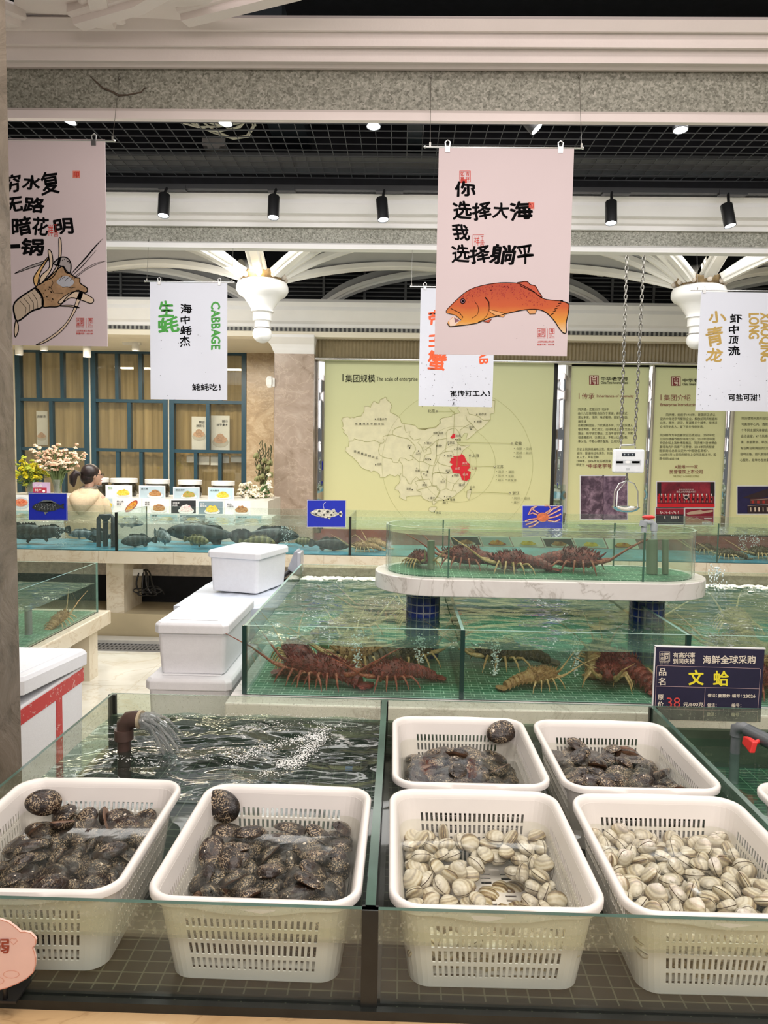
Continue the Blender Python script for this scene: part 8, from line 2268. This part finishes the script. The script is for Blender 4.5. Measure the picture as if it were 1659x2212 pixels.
# ------------------------------------------------------------------ shells
def clam_mat():
    m, nt, out = _new('banded_clam_shell')
    v = coords(nt)
    oi = nt.nodes.new('ShaderNodeObjectInfo')
    sp = nt.nodes.new('ShaderNodeSeparateXYZ'); nt.links.new(v, sp.inputs[0])
    vd = nt.nodes.new('ShaderNodeVectorMath'); vd.operation = 'DISTANCE'
    nt.links.new(v, vd.inputs[0]); vd.inputs[1].default_value = (0, .019, .004)
    n = noise_tex(nt, v, 90, 3)
    ph = math_(nt, 'MULTIPLY', oi.outputs['Random'], 9.0)
    ring = math_(nt, 'SINE', math_(nt, 'ADD', math_(nt, 'ADD', math_(nt, 'MULTIPLY', vd.outputs['Value'], 760.0), math_(nt, 'MULTIPLY', n, 5)), ph))
    r2 = math_(nt, 'SINE', math_(nt, 'ADD', math_(nt, 'MULTIPLY', vd.outputs['Value'], 290.0), ph))
    k = math_(nt, 'ADD', math_(nt, 'MULTIPLY', ring, .22), math_(nt, 'ADD', math_(nt, 'MULTIPLY', r2, .22), math_(nt, 'ADD', .46, math_(nt, 'MULTIPLY', math_(nt, 'SUBTRACT', oi.outputs['Random'], .5), .25))))
    grow = math_(nt, 'MULTIPLY', vd.outputs['Value'], 24.0, True)     # bands get stronger towards the lip
    bands = ramp(nt, k, [(.12, (.13, .075, .025)), (.36, (.34, .25, .11)), (.58, (.56, .48, .31)), (.8, (.66, .61, .48))])
    c = mixc(nt, grow, (.72, .69, .61), bands)
    z = math_(nt, 'ABSOLUTE', sp.outputs['Z'])
    seam = math_(nt, 'LESS_THAN', z, .0009)
    c = mixc(nt, seam, c, (.10, .06, .03))
    pbr(nt, out, c, .33, 0, bumpn(nt, ring, .12, .001))
    return m
CLAM = clam_mat()
def clam_bm():
    m = MB()
    nth = 20; prof = [(1.0, 0), (.985, .16), (.93, .36), (.80, .60), (.58, .82), (.30, .96)]
    def outline(th, r):
        x = .0245 * math.cos(th) * r
        y = (.0195 if math.sin(th) < 0 else .0205 + .004 * (1 - abs(math.cos(th))) ** 1.5) * math.sin(th) * r
        return x, y
    for s in (1, -1):
        rings = []
        for r, h in prof:
            L = []
            for q in range(nth):
                th = 2 * math.pi * q / nth; x, y = outline(th, r)
                y += .0125 * (1 - r); L.append(Vector((x, y, s * (.0003 + .0132 * h))))
            rings.append(L)
        b = len(m.v); m.loft(rings, 0, False, False)
        top = len(m.v); m.v.append((0, .0125, s * .0137))
        for q in range(nth): m.face((b + 5 * nth + q, b + 5 * nth + (q + 1) % nth, top), 0, True)
        m.ell((.001, .0185, s * .0062), (.0075, .0055, .0050), None, 10, 6)
    return m
def abalone_mat():
    m, nt, out = _new('mottled_abalone_shell')
    v = coords(nt)
    oi = nt.nodes.new('ShaderNodeObjectInfo')
    mp = nt.nodes.new('ShaderNodeVectorMath'); mp.operation = 'ADD'
    cb = nt.nodes.new('ShaderNodeCombineXYZ'); nt.links.new(oi.outputs['Random'], cb.inputs[0]); nt.links.new(oi.outputs['Random'], cb.inputs[1])
    nt.links.new(v, mp.inputs[0]); nt.links.new(cb.outputs[0], mp.inputs[1])
    n = noise_tex(nt, mp.outputs[0], 55, 5, .65, 1.0)
    f = noise_tex(nt, mp.outputs[0], 330, 2, .6)
    base = ramp(nt, n, [(.30, (.003, .002, .0015)), (.48, (.011, .006, .0045)), (.62, (.034, .019, .011)), (.78, (.12, .075, .042))])
    tone = ramp(nt, oi.outputs['Random'], [(.0, (.5, .42, .36)), (.45, (1, 1, 1)), (.8, (1.0, .85, .62)), (1.0, (1, .55, .42))])
    base = mixc(nt, 1.0, base, tone, 'MULTIPLY')
    area = noise_tex(nt, mp.outputs[0], 30, 2, .5)
    sp_ = math_(nt, 'MULTIPLY', math_(nt, 'GREATER_THAN', f, .54), ramp(nt, area, [(.46, (0, 0, 0)), (.56, (.9, .9, .9))]))
    c = mixc(nt, sp_, base, (.44, .34, .22))
    wh = math_(nt, 'GREATER_THAN', noise_tex(nt, mp.outputs[0], 75, 1, .4), .745)
    c = mixc(nt, wh, c, (.70, .62, .52))
    pbr(nt, out, c, .30, 0, bumpn(nt, math_(nt, 'ADD', n, math_(nt, 'MULTIPLY', f, .4)), .7, .004), coat=.2)
    return m
ABAL = abalone_mat()
FLESH = plain('abalone_flesh', (.16, .085, .05), .35, var=.5, scale=40)
def abalone_bm():
    """ear shaped spiral shell with a low whorl, growth ridges and a row of pores"""
    m = MB(); nth = 30; rows = 9
    rings = []
    for i in range(rows + 1):
        t = i / rows
        L = []
        for q in range(nth):
            th = 2 * math.pi * q / nth
            w = .027 * (1 + .08 * math.cos(th)); l = .037
            r = 1 - t ** 1.5
            x = l * math.cos(th) * r - .012 * t; y = w * math.sin(th) * r + .005 * t
            z = .0165 * (1 - (1 - t) ** 2.2) - .004
            z += .0009 * math.sin(7 * th + 5 * t) * (1 - t) + .0008 * math.sin(t * 26)
            L.append(Vector((x, y, z)))
        rings.append(L)
    m.loft(rings, 0, False, True)
    # pale foot underneath
    m.loft([[Vector((p.x * k, p.y * k, z)) for p in rings[0]] for k, z in ((.97, -.0035), (.86, -.0062), (.5, -.0066))], 1, False, True)
    # whorl ridge and pores
    m.tube([Vector((-.012 + .010 * (1 + .35 * a) * math.cos(a * 2.0) * .55, .005 + .009 * (1 + .35 * a) * math.sin(a * 2.0) * .5, .0120 - .0016 * a)) for a in [q * .28 for q in range(13)]], [.0008 + .00016 * q for q in range(13)], 6)
    for q in range(5): m.tube([Vector((.004 + q * .0062, -.015 + .001 * q, .0062 - q * .0016)), Vector((.004 + q * .0062, -.0155 + .001 * q, .0105 - q * .0019))], [.0022, .0016], 6)
    return m
_c = clam_bm().build('clam', CLAM, None, local=True)
_a = abalone_bm().build('abalone', [ABAL, FLESH], None, local=True)
LAB = {'c3': ('pale banded clam in the clam basket with the bare patch', 'clams in the basket with the bare patch'), 'c4': ('pale banded clam in the brimful clam basket at the right front', 'clams in the brimful basket'),
       'a1': ('dark mottled abalone in the basket at the left edge', 'abalone in the basket at the left edge'), 'a2': ('dark mottled abalone in the second basket from the left', 'abalone in the second basket from the left'),
       'a5': ('dark abalone in the rear basket behind the half empty clams', 'abalone in the rear left basket'), 'a6': ('brown abalone in the rear basket behind the full clams', 'abalone in the rear right basket')}
used = {'c': False, 'a': False}
def place_shells():
    rn = random.Random(40)
    for key, txt in SHELL_POSES.items():
        x0, y0 = BK[key]; kd = key[0]
        proto = _c if kd == 'c' else _a
        xs, ys, zs = {'c3': (1.09, 1.11, .9), 'c4': (1.07, 1.10, .75)}.get(key, (1.02, 1.05, 1.0))
        for tok in txt.split():
            a = [int(q) for q in tok.split(',')]
            if key == 'c3' and ((a[0] - 28) / 42) ** 2 + ((a[1] - 25) / 50) ** 2 < 1: continue     # the bare patch
            if not used[kd]: o = proto; used[kd] = True
            else:
                o = proto.copy(); COL.objects.link(o)
            dz = {'c3': .044, 'c4': .036, 'a1': .018, 'a2': .019, 'a5': .004, 'a6': .016}.get(key, 0)
            zz = a[2] / 1000 * zs + dz; mg = .021 if kd == 'c' else .036
            bx, by = (.1465 + .025 * zz / .166) * .965 - mg, .1735 + .0255 * zz / .166 - mg
            cl = lambda v, b: max(-b, min(b, v))
            o.location = (x0 + cl(a[0] / 1000 * xs, bx), y0 + cl(a[1] / 1000 * ys, by), zA + .004 + zz)
            o.rotation_euler = [R(q) for q in a[3:6]]
            s = a[6] / 100; o.scale = (s, s, s)
            tag(o, LAB[key][0], 'clam' if kd == 'c' else 'abalone', LAB[key][1])
        # what lies below the counted top layers
        if key:
            m = MB(); src = proto.data
            vs = [v.co.copy() for v in src.vertices]; fs = [tuple(p.vertices) for p in src.polygons]; ms = [p.material_index for p in src.polygons]
            for _ in range(80 if kd == 'a' else 90):
                mx = Matrix.Translation((x0 + rn.uniform(-.1, .1), y0 + rn.choice((rn.uniform(-.143, -.13), rn.uniform(-.12, .12))) * (.9 if kd == 'a' else 1), zA + rn.uniform(.012, .058 if kd == 'a' else .050 if key == 'c4' else .022))) @ Euler((rn.uniform(-.5, .5), rn.uniform(-.5, .5), rn.uniform(0, 6.3))).to_matrix().to_4x4()
                b = len(m.v); m.add(vs, [], mx)
                for f, mi in zip(fs, ms): m.face([b + q for q in f], mi, True)
            o = m.build('clam_pile' if kd == 'c' else 'abalone_pile', [CLAM] if kd == 'c' else [ABAL, FLESH])
            tag(o, 'lowest shells, seen through the slots below the %s' % LAB[key][1], 'shells', kind='stuff')
place_shells()
# the lone abalone clinging to basket walls
for lab, px, py, z, sc_, rot, kd in (('dark abalone clinging high in the rear left corner of the left edge basket', 94, 1733, .855, 1.0, (62, 10, 25), 0), ('dark abalone clinging high in the left rear corner of the second basket', 478, 1740, .853, 1.15, (62, 20, -20), 0), ('big dark abalone standing above the water in the rear basket corner', 1083, 1580, .858, 1.15, (45, -15, 15), 0)):
    o = _a.copy(); COL.objects.link(o)
    o.location = at_z(px, py, z); o.rotation_euler = [R(q) for q in rot]; o.scale = (sc_,) * 3
    tag(o, lab, 'abalone')

# pink cloud shaped card at the lower left
Y = 1.09
root = thing('paper_sign', at(20, 2130, Y), 'pink cloud shaped card with a red character, at the lower left corner', 'sign')
edge = [(-60, 2000), (-30, 1985), (0, 1986), (18, 1992), (33, 2003), (44, 2013), (54, 2013), (66, 2016), (74, 2024), (78, 2030), (76, 2042), (70, 2047), (74, 2056), (77, 2070), (76, 2086), (72, 2100), (58, 2113), (38, 2124), (16, 2133), (-10, 2140), (-45, 2142), (-70, 2100), (-72, 2040)]
P = [at(x, y, Y) for x, y in edge]
m = MB(); m.slab([(p.x, p.z) for p in P], Y, Y + .004); m.build('card', plain('pink_card', (.88, .60, .52), .5), root)
k = Print(Y, .0005)
k.line(edge, 1.6, 1, 0, True)
k.text('弱', -16, 2028, 20, 2058, 0, .02, 1); k.text('脆', -58, 2028, -22, 2058, 0, .02, 1)
k.line([(22, 2030), (26, 2026), (31, 2028), (35, 2027), (38, 2032), (30, 2040), (22, 2032)], 1.0, 1, 1)
for cx, cy, rx, ry in ((25, 2104, 17, 8), (-6, 2118, 15, 8)): k.line([(cx + rx * math.cos(a), cy + ry * math.sin(a)) for a in [2 * math.pi * q / 20 for q in range(20)]], .8, 1, 1, True)
k.build('lettering', [plain('brown_red_ink', (.35, .06, .03), .6), plain('coral_line', (.72, .30, .20), .6)], root)
m = MB(); q = at(20, 2130, Y); m.tube([Vector((q.x - .01, Y + .006, .728)), Vector((q.x - .01, Y + .006, q.z + .02))], .004, 6); m.box(q.x - .03, q.x + .01, Y, Y + .05, .728, .732); m.build('stand', BLACKMETAL, root)
